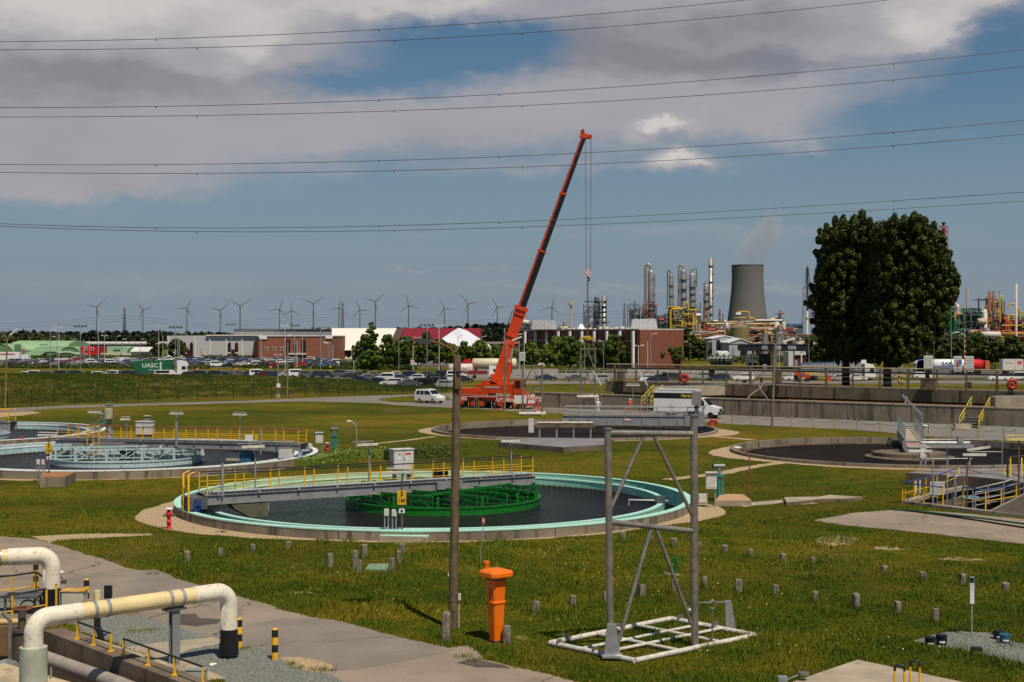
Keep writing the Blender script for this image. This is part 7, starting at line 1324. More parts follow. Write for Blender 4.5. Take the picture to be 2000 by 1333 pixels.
m=MB();m.extr([cn,e1_,e1_+ur*LR,e2_],(0,0,HZ));m.build('wall',mat('office_brick',(.21,.062,.034),.85,var=.12,scale=.3,fn=bricks((.22,.066,.036),(.16,.045,.026),(.15,.1,.08),1.2)),t,w=True)
nl=Vector((-.866,-.5,0))
for i in range(10):
 s=2.2+i*6.75;m=MB();c=cn+ul*s+nl*.5;m.extr([c-ul*.35,c+ul*.35,c+ul*.35+nl*.7,c-ul*.35+nl*.7],(0,0,HZ-.3));m.build('fin',white,t,w=True)
for fl in(1.2,4.6,8.0):
 for i in range(10):
  for k in range(4):
   s=3.2+i*6.75+k*1.35;c=cn+ul*s+nl*.06
   if s>LL-1:continue
   m=MB();m.extr([c,c+ul*.55,c+ul*.55+Vector((0,0,2.0)),c+Vector((0,0,2.0))],nl*.08);m.build('window',glass,t,w=True)if(i*4+k)%40<34 and fl>1 else None
m=MB();[m.extr([cn+ul*(3.1+i*6.75+k*1.35)+nl*.04+Vector((0,0,fl-.25)),cn+ul*(3.8+i*6.75+k*1.35)+nl*.04+Vector((0,0,fl-.25)),cn+ul*(3.8+i*6.75+k*1.35)+nl*.04+Vector((0,0,fl)),cn+ul*(3.1+i*6.75+k*1.35)+nl*.04+Vector((0,0,fl))],nl*.12)for fl in(4.6,8.0)for i in range(9)for k in range(4)];m.build('window_sills',whited,t,w=True)
m=MB();m.extr([cn+nl*.3-ur*.0+Vector((0,0,HZ)),e1_+nl*.3+Vector((0,0,HZ)),e1_+ur*LR+Vector((0,0,HZ)),e2_+Vector((0,0,HZ))],(0,0,.35));m.build('roof_edge',mat('roof_edge_pale',(.5,.49,.46)),t,w=True)
for x0,x1,y0,d0 in((1037,1088,626,440),(1232,1285,623.5,412)):
 m=MB();a,b=at(x0,643.2,d0),at(x1,643.2,d0);zt2=at(x0,y0,d0).z;w_=(b.x-a.x);i_=w_*.07;m.add([(a.x,d0,HZ+.3),(b.x,d0,HZ+.3),(b.x,d0+9,HZ+.3),(a.x,d0+9,HZ+.3),(a.x+i_,d0+.3,zt2),(b.x-i_,d0+.3,zt2),(b.x-i_,d0+8,zt2),(a.x+i_,d0+8,zt2)],[(0,1,5,4),(1,2,6,5),(2,3,7,6),(3,0,4,7),(4,5,6,7)],False);m.build('roof_house',mat('roof_house_grey',(.42,.43,.45),.5,fn=ribs(1.0,.2)),t,w=True)
m=MB();rr=random.Random(4)
for i in range(13):x_=1098+i*10.4;dd_=455-(x_-1098)*.36;a=at(x_,643.4,dd_);m=MB();m.bb(a.x,a.x+rr.uniform(.7,1.4),dd_+1,dd_+3,HZ+.3,HZ+rr.uniform(.6,1.2));m.build('roof_unit',mat('roof_units_cream',(.66,.60,.44)),t,w=True)
m=MB();m.cyl(at(1135,643.5,440),1.4,1.6,14,.5);m.build('roof_dome',white,t,w=True)
d=520;t=bld('white_shed','pair of joined white gabled sheds with an open dark side, left of the canopy',1415,d,'shed')
def gable(m,mr,x0,x1,ye,yr,d,dep):
 a,b=at(x0,ye,d),at(x1,ye,d);r_=at((x0+x1)/2+6,yr,d);m.bb(a.x,b.x,d,d+dep,0,a.z);m.extr([(a.x,d,a.z),(b.x,d,b.z),((a.x+b.x)/2,d,r_.z)],(0,dep,0));mr.extr([(a.x-.3,d-.3,a.z+.02),((a.x+b.x)/2,d-.3,r_.z+.05),((a.x+b.x)/2,d-.3,r_.z+.3),(a.x-.3,d-.3,a.z+.3)],(0,dep+.6,0));mr.extr([((a.x+b.x)/2,d-.3,r_.z+.05),(b.x+.3,d-.3,b.z+.02),(b.x+.3,d-.3,b.z+.3),((a.x+b.x)/2,d-.3,r_.z+.3)],(0,dep+.6,0))
shedm=mat('shed_cladding',(.40,.42,.44),.5,fn=ribs(.8,.35));shr=mat('shed_roof_white',(.70,.70,.68),.5)
m,mr=MB(),MB();gable(m,mr,1391,1442,663,657,d,22);m.build('wall',shedm,t,w=True);mr.build('roof',shr,t,w=True);m=MB();pbox(m,1417,1432,664,692,d-.3,.2);pbox(m,1400,1406,664,692,d-.3,.2);m.build('doorway',blk,t,w=True)
t=bld('white_shed','lower wide white gabled shed behind the end of the dark canopy',1445,500,'shed');m,mr=MB(),MB();gable(m,mr,1424,1468,671,663,500,20);m.build('wall',shedm,t,w=True);mr.build('roof',shr,t,w=True);m=MB();pbox(m,1447,1460,673,694,499.7,.2);m.build('doorway',blk,t,w=True)
for x,lab in((1408,'left of two round white storage tanks below the white sheds'),(1419,'right of two round white storage tanks below the white sheds')):
 t=bld('storage_tank',lab,x,450,'tank');m=MB();p=at(x,692,450);m.tube([p+Vector((0,0,0)),p+Vector((0,1,0)),p+Vector((0,6,0))],[.6,1.0,1.0],16);m.v=m.v;m.build('tank',white,t,w=True);m=MB();m.bb(p.x-.6,p.x+.6,451,455,0,p.z-.8);m.build('cradle',greyd,t,w=True)
t=bld('bus_shelter','zigzag roofed glass shelter in front of the white sheds',1405,420,'shelter');m=MB()
for i in range(6):a=at(1386+i*8,700,420);m.extr([(a.x,420,a.z-.3),(a.x+.62,420,a.z+.45),(a.x+1.24,420,a.z-.3),(a.x+.62,420,a.z+.25)],(0,4,0))
m.build('zigzag_roof',mat('shelter_roof',(.5,.52,.54),.4),t,w=True);m=MB();[m.bb(at(x,700,420).x,at(x,700,420).x+.12,420,420.1,0,at(x,701,420).z)for x in range(1386,1434,8)];m.build('posts',greyd,t,w=True);m=MB();pbox(m,1388,1430,706,gz(420)-.5,423,.1);m.build('glass_wall',mat('shelter_glass',(.05,.07,.07),.2),t,w=True)
d=395;t=bld('gate_canopy','long black flat gate canopy on thin posts with grey sign panels',1505,d,'canopy');m=MB();a,b=at(1425,674,d),at(1580,686,d);m.bb(at(1456,674,d).x,b.x,d,d+14,b.z,a.z+.1);m.bb(a.x,b.x,d-.2,d+14,a.z-.05,a.z+.15);m.build('roof',mat('canopy_black',(.012,.013,.016),.5),t,w=True)
for x in(1431,1458,1469,1506,1550,1565):m=MB();p=at(x,680,d);m.bb(p.x,p.x+.3,d+.3,d+.6,0,p.z);m.build('post',white if x==1565 else greyd,t,w=True)
for x0,x1 in((1488,1499),(1512,1526),(1539,1555)):m=MB();pbox(m,x0,x1,676,683,d-.4,.15);o=m.build('sign_panel',galv,t,w=True);m=MB();[pbox(m,x0+(x1-x0)*u,x0+(x1-x0)*u+1.6,679.5,681,d-.5,.05)for u in(.25,.6)];m.build('sign_mark',greyd,o,w=True)
t=bld('gate_booth','white gate booth with dark posts under the canopy',1470,400,'booth');m=MB();pbox(m,1464,1477,692,712,400,3);m.build('panels',white,t,w=True);m=MB();pbox(m,1469,1471,690,720,399.5,.3);pbox(m,1462,1479,699.5,701,399.6,.3);pbox(m,1461,1480,710,gz(400)-.05,399.4,3.4);m.build('frame',blk,t,w=True)
t=bld('dark_kiosk','dark block and grey cabinet under the middle of the canopy',1495,398,'kiosk');m=MB();pbox(m,1487,1508,692,gz(398)-.1,398,4);m.build('block',mat('kiosk_dark',(.015,.017,.02)),t,w=True);m=MB();pbox(m,1490,1498,712,gz(398),396,1);m.build('grey_cabinet',galv,t,w=True)
t=bld('gate_house','low white and dark red gatehouse under the right end of the canopy',1560,430,'gatehouse');m=MB();pbox(m,1540,1574,687,694,430,8);pbox(m,1540,1549,694,gz(430),430,8);m.build('white_wall',whited,t,w=True);m=MB();pbox(m,1549.2,1574,694,gz(430),430.5,7);m.build('dark_wall',mat('dark_red_wall',(.08,.01,.012)),t,w=True);m=MB();pbox(m,1552,1558,704,gz(425),424,2);m.build('grey_cabinet',galv,t,w=True)
t=bld('tan_roof_shed','shed with a tan roof right of the canopy',1590,560,'shed');m=MB();pbox(m,1558,1580,676,gz(560),562,10);pbox(m,1600,1625,676,gz(560),562,10);m.build('wall',greyd,t,w=True);m=MB();a,b=at(1555,673,560),at(1628,669,560);m.add([(a.x,560,a.z),(b.x,560,a.z),(b.x-2,572,b.z+.5),(a.x+4,572,b.z+.5)],[(0,1,2,3)]);m.build('roof',mat('tan_roof',(.40,.32,.24)),t,w=True)
t=bld('blue_shed','blue roofed shed far behind the refinery, left of the flare tower',1552,1100,'shed');m=MB();pbox(m,1534,1570,637,gz(1100),1100,20);m.build('wall',mat('blue_grey_wall',(.10,.13,.18)),t,w=True);m=MB();pbox(m,1533,1571,632.5,637,1099,22);m.build('roof',mat('roof_blue',(.06,.14,.28)),t,w=True)
for x0,x1,y0,y1,lab in((1804.5,1822,695,723,'tall grey-white notice board in front of the tanker lorry'),(1863,1879,696,726,'left of two white notice boards by the tanker, with red and blue marks'),(1883,1902,696,726,'right of two white notice boards, beside the red tanker'),(1015,1026,688,705,'grey sign panel behind the crane, left of the brick office trees')):
 d=330;t=bld('notice_board',lab,(x0+x1)/2,d,'sign');m=MB();pbox(m,x0,x1,y0,y1,d,.12);p_=m.build('panel',mat('board_white',(.50,.51,.50),.6,var=.08,scale=1),t,w=True);m=MB();[pbox(m,x0+(x1-x0)*u,x0+(x1-x0)*u+.7,y1,gz(d),d,.1)for u in(.1,.85)];m.build('post',galv,t,w=True)
 m=MB();[pbox(m,x0+1,x1-1,y0+4*k,y0+4*k+.5,d-.06,.03)for k in range(1,7)if y0+4*k<y1-1];m.build('slat_joint',galv,p_,w=True)
 if x0==1863:m=MB();pbox(m,1869,1871.5,706,718,d-.12,.05);pbox(m,1866,1875,714,715,d-.12,.05);m.build('red_mark',red,p_,w=True);m=MB();pbox(m,1873,1878,704,710,d-.12,.05);m.build('blue_mark',mat('letter_blue',(.02,.09,.33)),p_,w=True)
# ================================================================== REFINERY
st=mat('refinery_steel',(.16,.15,.15),.5,.3,var=.25,scale=.2);std=mat('refinery_dark_steel',(.045,.055,.07),.6,var=.3,scale=.2);stl=mat('column_aluminium',(.33,.31,.29),.42,.45,var=.2,scale=.2,fn=stripes(2,2.4,(.26,.245,.23),.12));redp=mat('refinery_red',(.40,.03,.03),.5);grnp=mat('refinery_green',(.02,.16,.07),.5);ylp=yelp;orp=mat('refinery_orange',(.45,.17,.07),.5);crp=mat('refinery_cream',(.50,.42,.30),.5);olive=mat('olive_tank',(.20,.165,.07),.6,var=.12,scale=.15)
def column(label,x,ytop,d,wpx,dome=True,plats=6,over=None,m_=None,cat='column',ladder=True,ybase=None):
 """tall process column: shell, platforms, side pipe"""
 s=d/F;t=bld('process_column',label,x,d,cat);r=wpx*s/2;hz=at(x,ytop,d).z;m=MB();m.lathe([(r,0),(r,hz-r*.8)]+([(r*.8,hz-r*.3),(r*.3,hz),(0,hz)]if dome else[(0,hz-r*.8)]),(0,0,0),18);m.build('shell',m_ or stl,t);rr=random.Random(int(x))
 for i in range(plats):z=hz*(.30+.68*i/plats);m=MB();w_=r*rr.uniform(1.35,1.7);m.lathe([(r,z),(w_,z),(w_,z+.15),(r,z+.15)],(0,0,0),12,smooth=False,a0=rr.uniform(0,6),a1=rr.uniform(7,10)if False else 6.28+0);m.lathe([(w_,z+1.1),(w_,z+1.2)],(0,0,0),12);m.build('platform',std,t)
 if ladder:m=MB();m.bar((r*1.15,-r*.3,2),(r*1.15,-r*.3,hz*.95),.25);m.bar((-r*.9,-r*.75,hz*.2),(-r*.9,-r*.75,hz*.9),.3);m.build('side_pipe',st,t)
 if over:(dx,yb_,wp,pm)=over;q=dx*s;zb_=at(x,yb_,d).z;m=MB();R2=wp*s/2;m.tube([(q,0,zb_),(q,0,hz+abs(q)*.2),(q*.85,0,hz+abs(q)*.75),(q*.5,0,hz+abs(q)*.95),(q*.15,0,hz+abs(q)*.6),(0,0,hz-r*.5)],R2,10);m.build('overhead_pipe',pm,t)
 return t
column('thick double process column with a swan-neck pipe, leftmost of the tall columns',1271.5,527,900,12.5,over=(-11,640,5,stl),plats=7);column('slim column with a green pipe, second of the tall columns',1310.5,535,900,8,over=(-7,600,2.2,grnp),plats=5)
column('column with a rounded swan-neck pipe, third of the tall columns',1334.5,526,900,11.5,over=(-9,600,3.6,stl),plats=6);column('ringed dark column topped by a thin stack',1352,533,900,12,plats=8,over=(9,560,1.6,grnp));column('thin stack on the ringed column',1349,524,903,3.5,plats=2,ladder=False)
column('shorter column with a green pipe beside the tallest one',1379,556,900,10,plats=6,over=(-4,590,1.4,grnp));column('tallest slim column in the refinery',1388,501,905,8,plats=8,dome=False)
column('thin orange stack left of the swan-neck column',1259,592,895,3,plats=2,m_=orp)
def unit(label,x0,x1,ytop,d,seed,dens=1.0,frame=std,cols=(ylp,redp,grnp,crp,st,orp),lev=5,dep=16,vessels=3,name='process_unit',ybot=None):
 """open steel process structure: frame, floors, pipes, vessels"""
 rr=random.Random(seed);t=bld(name,label,(x0+x1)/2,d,'refinery unit');s=d/F;w_=(x1-x0)*s;hz=at(x0,ytop,d).z;nb=max(2,int(w_/7));xs=[-w_/2+w_*i/nb for i in range(nb+1)]
 m=MB()
 for x_ in xs:
  for y_ in(0,dep):m.bar((x_,y_,0),(x_,y_,hz*rr.uniform(.75,1)),.4)
 m.build('columns',frame,t);m=MB();zs=[hz*(k+1)/(lev+1)*1.12 for k in range(lev)]
 for z_ in zs:
  a=rr.choice(xs[:-1])if rr.random()<.35 else xs[0];m.box(((a+xs[-1])/2,dep/2,z_),(xs[-1]-a,dep,.25));m.bar((a,0,z_+1.1),(xs[-1],0,z_+1.1),.1)
 m.build('floors',frame,t);m=MB()
 for i in range(nb):
  if rr.random()<.6:z_=rr.choice(zs);m.bar((xs[i],0,z_-hz/(lev+1)),(xs[i+1],0,z_),.2)
 m.build('braces',frame,t)
 for pm in cols:
  m=MB()
  for k in range(int(rr.randint(12,20)*dens)):
   z_=rr.uniform(.25,1)*hz;a,b=sorted((rr.uniform(-.5,.5)*w_,rr.uniform(-.5,.5)*w_));y_=rr.uniform(-2,dep*.4);r_=rr.uniform(.12,.40)
   if rr.random()<.5:m.tube([(a,y_,z_),(b,y_,z_),(b,y_,max(1,z_-rr.uniform(2,hz*.5)))],r_,6)
   else:m.tube([(a,y_,max(.5,z_-rr.uniform(3,hz*.6))),(a,y_,z_),(a+rr.uniform(1,5),y_,z_)],r_,6)
  m.build('pipework',pm,t,kind='stuff')
 for k in range(vessels*2):
  m=MB();x_=rr.uniform(-.42,.42)*w_;z_=rr.choice([0]+zs[:3]);r_=rr.uniform(.8,2.0);hh=rr.uniform(3,8)
  if rr.random()<.6:m.lathe([(r_,z_),(r_,z_+hh),(r_*.6,z_+hh+r_*.5),(0,z_+hh+r_*.6)],(x_,rr.uniform(0,5),0),14)
  else:m.tube([(x_,0,z_+r_),(x_+.3,0,z_+r_),(x_+hh,0,z_+r_),(x_+hh+.3,0,z_+r_)],[r_*.5,r_,r_,r_*.5],14)
  m.build('vessel',rr.choice([stl,st,crp,whited]),t)
 m=MB()
 for k in range(min(240,int(420*dens*w_/16))):m.box((rr.uniform(-.5,.5)*w_,rr.uniform(-1,3),rr.uniform(.05,1)*hz*.9),(rr.uniform(.3,1.6),rr.uniform(.3,1),rr.uniform(.2,.9)))
 m.build('fittings',st,t,kind='stuff');return t
unit('dark lattice process tower with a fat column, right of the crane rope',1142,1184,590,1000,1,frame=std,cols=(std,st),lev=9,vessels=4,name='process_tower');column('fat grey column at the right side of the dark lattice tower',1179.5,576,998,9,dome=False,plats=7);column('fat dark column at the left of the dark lattice tower',1165,577,1002,9,dome=False,plats=7,m_=std)
unit('small dark lattice unit left of the tall columns',1229,1250,594,1100,2,frame=std,cols=(std,st),lev=7);column('thin dark stack on the small lattice unit',1239,587,1099,2.5,dome=False,plats=4,m_=std);unit('low dark plant just left of the brick office roof',1017,1042,626,1000,3,frame=std,cols=(std,st),lev=3);unit('low dark plant behind the office roof by the floodlight mast',1086,1112,633,1000,13,frame=std,cols=(std,st),lev=2)
unit('orange and grey process unit under the leftmost columns',1254,1282,592,860,5,cols=(orp,redp,st),lev=5);unit('dark structure with a black tank left of the yellow pipes',1284,1312,612,820,6,cols=(std,redp,grnp),lev=4)
unit('yellow piped process unit below the tall columns',1306,1366,598,720,7,1.6,cols=(ylp,ylp,orp,ylp,grnp,st),lev=6,vessels=5);unit('process unit with many mixed pipes right of the yellow one',1362,1402,625,740,8,1.4,cols=(redp,ylp,crp,st,grnp));unit('mixed coloured pipe unit in front of the cooling tower',1395,1462,640,700,9,1.5,cols=(redp,ylp,orp,crp,st),vessels=4,lev=4)
unit('pipe unit right of the cooling tower foot',1462,1530,632,720,10,1.6,cols=(redp,ylp,orp,crp,st,grnp),vessels=6,lev=4);unit('thin brown stack frame right of the cooling tower',1518,1530,610,715,12,.6,cols=(orp,ylp),lev=6,vessels=0);column('dark stack in the thin brown frame right of the cooling tower',1523,604,716,2.6,dome=False,plats=4,m_=rust)
unit('low pipe bridge with red and green pipes left of the poplars',1530,1640,655,700,11,1.8,cols=(redp,redp,grnp,crp,st),vessels=3,lev=3);column('dark brown stack group beside the mixed unit',1405,602,690,3.5,dome=False,plats=6,m_=rust)
unit('dense pipe rack with coloured lines in front of the columns',1340,1470,648,655,31,2.2,cols=(redp,ylp,grnp,crp,orp,st),lev=3,vessels=6);unit('dense grey and cream pipework right of the olive tank',1460,1560,640,660,32,2.0,cols=(crp,ylp,redp,st,orp),lev=3,vessels=8)
unit('steel tangle behind the olive tank under the cooling tower',1400,1500,628,800,33,2.0,cols=(st,crp,ylp,orp),lev=5,vessels=8);unit('tall tangle of frames between the two chimneys at the right',1850,1935,618,620,34,1.6,cols=(st,std,ylp,grnp),lev=5,vessels=6)
for i,(x,y)in enumerate(((1368,590),(1375,600),(1383,607),(1412,612),(1479,620),(1532,628),(1545,636))):column(f'thin process stack among the coloured pipework, {nth(i)} from the left',x,y,730,2.4+i%3,plats=2,m_=(st,rust,stl)[i%3],ladder=False)
def ypipe(label,pts,d,r,m_=ylp):P_=[at(x,y,d)for x,y in pts];m=MB();m.tube(P_,r,10);m.thing('process_pipe',m_,label,'pipe')
ypipe('big yellow pipe arch rising over the dark structure, left',[(1310,650),(1310,607),(1313,604),(1333,604)],700,.42);ypipe('big yellow pipe with a swan neck in the middle of the yellow unit',[(1337,598),(1338,592),(1341,591),(1343,594),(1344,602),(1348,606),(1362,605)],700,.42);ypipe('tall vertical yellow pipe in the yellow unit',[(1359,606),(1359,645)],699,.36)
ypipe('yellow pipe bracket on top of the olive tank unit',[(1440,613),(1442,609),(1462,609),(1463,622),(1472,622),(1475,626)],650,.28);ypipe('long level yellow pipe over the olive tank',[(1434,621),(1470,621)],651,.25);ypipe('long pale yellow pipe bridge at the left of the olive tank',[(1380,633),(1430,633)],655,.40,mat('pale_yellow_pipe',(.62,.50,.25)));ypipe('long pale yellow pipe bridge at the right of the olive tank',[(1458,633),(1489,633)],655,.35,mat('pale_yellow_pipe',(.62,.50,.25)));ypipe('long brown pipe bridge in front of the refinery',[(1345,656),(1640,654)],645,.35,rust)
t=bld('storage_tank','olive storage tank with a conical roof in front of the cooling tower',1445,640,'tank');s=640/F;m=MB();r=18.5*s;z1=at(0,640.5,640).z;z2=at(0,630,640).z;m.cyl((0,0,0),r,z1,28);m.build('shell',olive,t);m=MB();m.lathe([(r+.2,z1),(r*.25,z2),(0,z2+.5)],(0,0,0),28,smooth=False);m.build('cone_roof',mat('tank_roof_brown',(.20,.14,.09),.7),t);m=MB();[m.lathe([(r+.08,z1*k),(r+.08,z1*k+.2)],(0,0,0),28)for k in(.3,.62,.95)];m.build('hoop',crp,t)
t=bld('storage_tank','olive narrow tank just left of the cone-roofed tank',1427,642,'tank');m=MB();m.cyl((0,3,0),7*s,z1*.98,20);m.build('shell',olive,t)
for x,y,r_,lab in((1494,651,6,'left of two grey riveted tanks right of the olive tank'),(1522,648,9,'right of two grey riveted tanks right of the olive tank')):t=bld('storage_tank',lab,x,600,'tank');m=MB();m.cyl((0,0,0),r_*600/F,at(0,y,600).z,22);m.build('shell',stl,t)
for x,y,lab,m_ in((1364,616,'small white vessel over the yellow unit',white),(1397,628,'grey cone hopper between the columns and cooling tower',stl),(1442,614,'white round vessel above the olive tank',white),(1500,627,'long grey duct right of the cooling tower foot',stl)):
 t=bld('vessel',lab,x,705,'vessel');m=MB();p=Vector((0,0,at(0,y,705).z));(m.tube([p+Vector((-7 if y==627 else-1.2,0,0)),p+Vector((7 if y==627 else 1.2,0,0))],.8,12));m.build('shell',m_,t);m=MB();m.bar((0,0,0),(0,0,p.z-1),.5);m.build('support',std,t)
for x,y,d,lab in((1391,645,690,'big red vessel left of the brown stack group'),(1378,652,688,'low red vessel below the tall columns'),(1292,625,815,'red vessel by the black structure')):t=bld('vessel',lab,x,d,'vessel');m=MB();p=Vector((0,0,at(0,y,d).z));m.tube([p+Vector((-1.5,0,0)),p+Vector((1.5,0,0))],.85,12);m.build('shell',redp,t);m=MB();m.bar((0,0,0),(0,0,p.z-1),.4);m.build('support',std,t)
d=1800;t=bld('cooling_tower','grey concrete hyperbolic cooling tower with a faint plume',1460,d,'cooling tower');s=d/F;H2=at(0,518,d).z;prof=[(44,0),(42,.12),(38.6,.30),(35.2,.46),(32.4,.62),(30.8,.78),(30.6,.9),(31.2,1.0)]
m=MB();zs_=np.linspace(0,1,26);rs_=np.interp(zs_,[p[1]for p in prof],[p[0]for p in prof]);m.lathe([(r*s,z*H2)for r,z in zip(rs_,zs_)],(0,0,0),64);m.lathe([(31.2*s,H2),(30.4*s,H2),(29.5*s,H2-12)],(0,0,0),64);m.build('shell',mat('tower_concrete',(.14,.138,.138),.9,var=.08,scale=.02,fn=stripes(2,3.2,(.122,.12,.12),.35)),t)
m=MB();[m.lathe([(31.3*s,H2-1),(31.5*s,H2-1),(31.5*s,H2),(31.2*s,H2)],(0,0,0),64)];m.build('rim',mat('tower_rim',(.10,.10,.105)),t)
pm=bpy.data.materials.new('steam');pm.use_nodes=True;q=NT(pm.node_tree);pm.node_tree.nodes.remove(pm.node_tree.nodes['Principled BSDF']);vo=q.new('ShaderNodeVolumePrincipled');q.l.new(vo.outputs[0],pm.node_tree.nodes['Material Output'].inputs['Volume']);vo.inputs['Color'].default_value=(1,.97,.98,1);vo.inputs['Anisotropy'].default_value=0
v=q.new('ShaderNodeNewGeometry').outputs['Position'];q.l.new(q.m('MULTIPLY',q.ss(q.noise(v,.016,4,.6),.38,.62),.022),vo.inputs['Density'])
m=MB();cpx=[(1459,522,27),(1462,508,30),(1470,494,30),(1482,478,28),(1495,458,26),(1506,436,22),(1514,414,16),(1518,398,8)];m.tube([at(x,y,d)for x,y,_ in cpx],[r_*s for _,_,r_ in cpx],16);m.thing('steam_plume',pm,'faint pinkish steam plume drifting up from the cooling tower','steam',kind='stuff')
def lattice(label,x,ytop,ybase,d,wtop,wbase,m_,n_=9,name='lattice_tower',cat='tower',th=.25,sub=None):
 t=bld(name,label,x,d,cat);s=d/F;hz=at(x,ytop,d).z;m=MB();f=lambda z:(wbase+(wtop-wbase)*(z/hz))*s/2;zs=[hz*(1-(1-k/n_)**1.15)for k in range(n_+1)]
 for a,b in((-1,-1),(1,-1),(1,1),(-1,1)):m.bar((a*f(0),b*f(0),0),(a*f(hz),b*f(hz),hz),th*1.5)
 for k in range(n_):
  z0,z1=zs[k],zs[k+1]
  for y_ in(-1,1):m.bar((-f(z0),y_*f(z0),z0),(f(z1),y_*f(z1),z1),th);m.bar((f(z0),y_*f(z0),z0),(-f(z1),y_*f(z1),z1),th);m.bar((-f(z1),y_*f(z1),z1),(f(z1),y_*f(z1),z1),th)
 m.build('lattice',m_,t);return t,hz,s
mast=mat('mast_steel',(.14,.15,.17),.6)
t,hz,s=lattice('flare lattice tower with crossed bracing left of the poplars',1577,524,655,900,4,27,std,10,th=.13);m=MB();m.tube([(0,0,3),(0,0,hz+1)],.55,8);m.build('flare_pipe',std,t)
for x,y,w_,lab,m_ in((1569.5,560,3.4,'pale blue-grey chimney beside the flare tower',mat('pale_chimney',(.30,.36,.42))),(1576,608,5.5,'white and yellow banded stub chimney behind the flare tower',white)):t=bld('chimney',lab,x,880,'chimney');m=MB();m.cyl((0,0,0),w_*880/F/2,at(0,y,880).z,14);m.build('stack',m_,t);m=MB();m.cyl((0,0,at(0,y+14,880).z),w_*880/F/2*1.5,.5,14);m.build('platform',ylp,t)
t=bld('striped_chimney','red and white banded chimney with a black top behind the right poplar',1843,760,'chimney');s=760/F;zt_=at(0,443,760).z;m=MB();m.cyl((0,0,0),4.2*s,zt_,18);
m.build('shaft',mat('striped_shaft',(.66,.64,.62),.6,fn=stripes(2,74*s,(.36,.02,.05),.44,-(zt_-34*s)%(74*s))),t);m=MB();[m.lathe([(8.4*s,zt_-k),(8.4*s,zt_-k+.3)],(0,0,0),14)for k in(0,3,6,9,12)];[m.bar((8.2*s*math.cos(a),8.2*s*math.sin(a),zt_-13),(8.2*s*math.cos(a),8.2*s*math.sin(a),zt_+.3),.3)for a in(0,.8,1.6,2.4,3.2,4,4.8,5.6)];m.build('cage',mat('cage_red',(.36,.03,.06)),t);m=MB();m.cyl((0,0,zt_),2.2*s,6*s,12);m.cyl((0,0,zt_+6*s),4.5*s,2.2*s,14);m.build('burner',blk,t)
unit('green framed process unit right of the poplars',1846,1920,602,560,21,1.5,frame=mat('frame_blue_grey',(.07,.09,.11)),cols=(grnp,grnp,ylp,st,std),lev=4,vessels=5);unit('brown and yellow process unit with twin stacks',1926,1948,580,570,22,1.3,frame=rust,cols=(ylp,orp,st),lev=6);unit('red and yellow piped unit at the right edge',1940,2040,612,560,23,1.8,cols=(ylp,redp,redp,std,st),lev=4,vessels=6)
unit('low red pipe bridge behind the trees at the right',1900,2060,645,540,24,1.5,cols=(redp,redp,grnp,ylp),lev=2,vessels=2)
column('grey wrapped stack over the green unit',1889.5,563,575,6,dome=False,plats=1,m_=mat('wrapped_stack',(.20,.19,.18),.6),ladder=False);column('left of the brown twin stacks',1933,567,566,5.6,dome=False,plats=2,m_=rust,ladder=False);column('right of the brown twin stacks',1940.5,567,567,4,dome=False,plats=2,m_=rust,ladder=False);column('tall slim cream pole-like chimney near the right edge',1985,553,500,4.4,dome=False,plats=0,m_=crp,ladder=False);column('white smooth vessel between the units at the right',1923.5,604,562,8.5,plats=0,m_=white,ladder=False);column('grey vessel with a yellow side pipe at the right',1958,583,564,6.5,plats=2);column('small white stack tip over the green unit',1866,587,580,2.5,dome=False,plats=0,m_=white,ladder=False);column('grey thin stack left of the white vessel',1919,596,561,3,dome=False,plats=0,ladder=False)
ypipe('tall yellow pipe with a bent top at the right',[(1953,630),(1953,582),(1955,579),(1959,580)],550,.34);ypipe('long level yellow pipe at the right edge',[(1956,636),(1996,636),(1997,640),(2020,640)],548,.22);ypipe('yellow arch pipe by the cream chimney',[(1968,604),(1969,595),(1984,594)],549,.28);ypipe('yellow pipe corner at the right edge of the photo',[(2010,611),(1990,611),(1989,603),(1992,602)],548,.28);ypipe('thin green vertical pipe pair on the green unit, left',[(1857,655),(1857,602)],548,.45,grnp);ypipe('thin green vertical pipe on the green unit, right',[(1873,645),(1873,617)],548,.2,grnp)
t=bld('vent_ball','tiny pink ball on a thin mast over the right-hand plant',1952,600,'mast');m=MB();m.tube([(0,0,0),(0,0,at(0,570,600).z)],.06,4);m.build('mast',st,t);m=MB();m.sph((0,0,at(0,569,600).z),.45,10);m.build('ball',mat('pink_ball',(.65,.25,.32)),t)
t=bld('floodlight_mast','tall floodlight mast behind the brick office',1115,700,'mast');hz=at(0,596,700).z;m=MB();m.cyl((0,0,0),.7,hz,10,.45);m.build('post',crp,t);m=MB();m.cyl((0,0,hz),1.6,.5,12);m.cyl((0,0,hz+.9),1.6,.3,12);[m.box((1.5*math.cos(a),1.5*math.sin(a),hz+1.5),(.6,.6,.8))for a in range(6)];m.build('lamp_ring',crp,t)
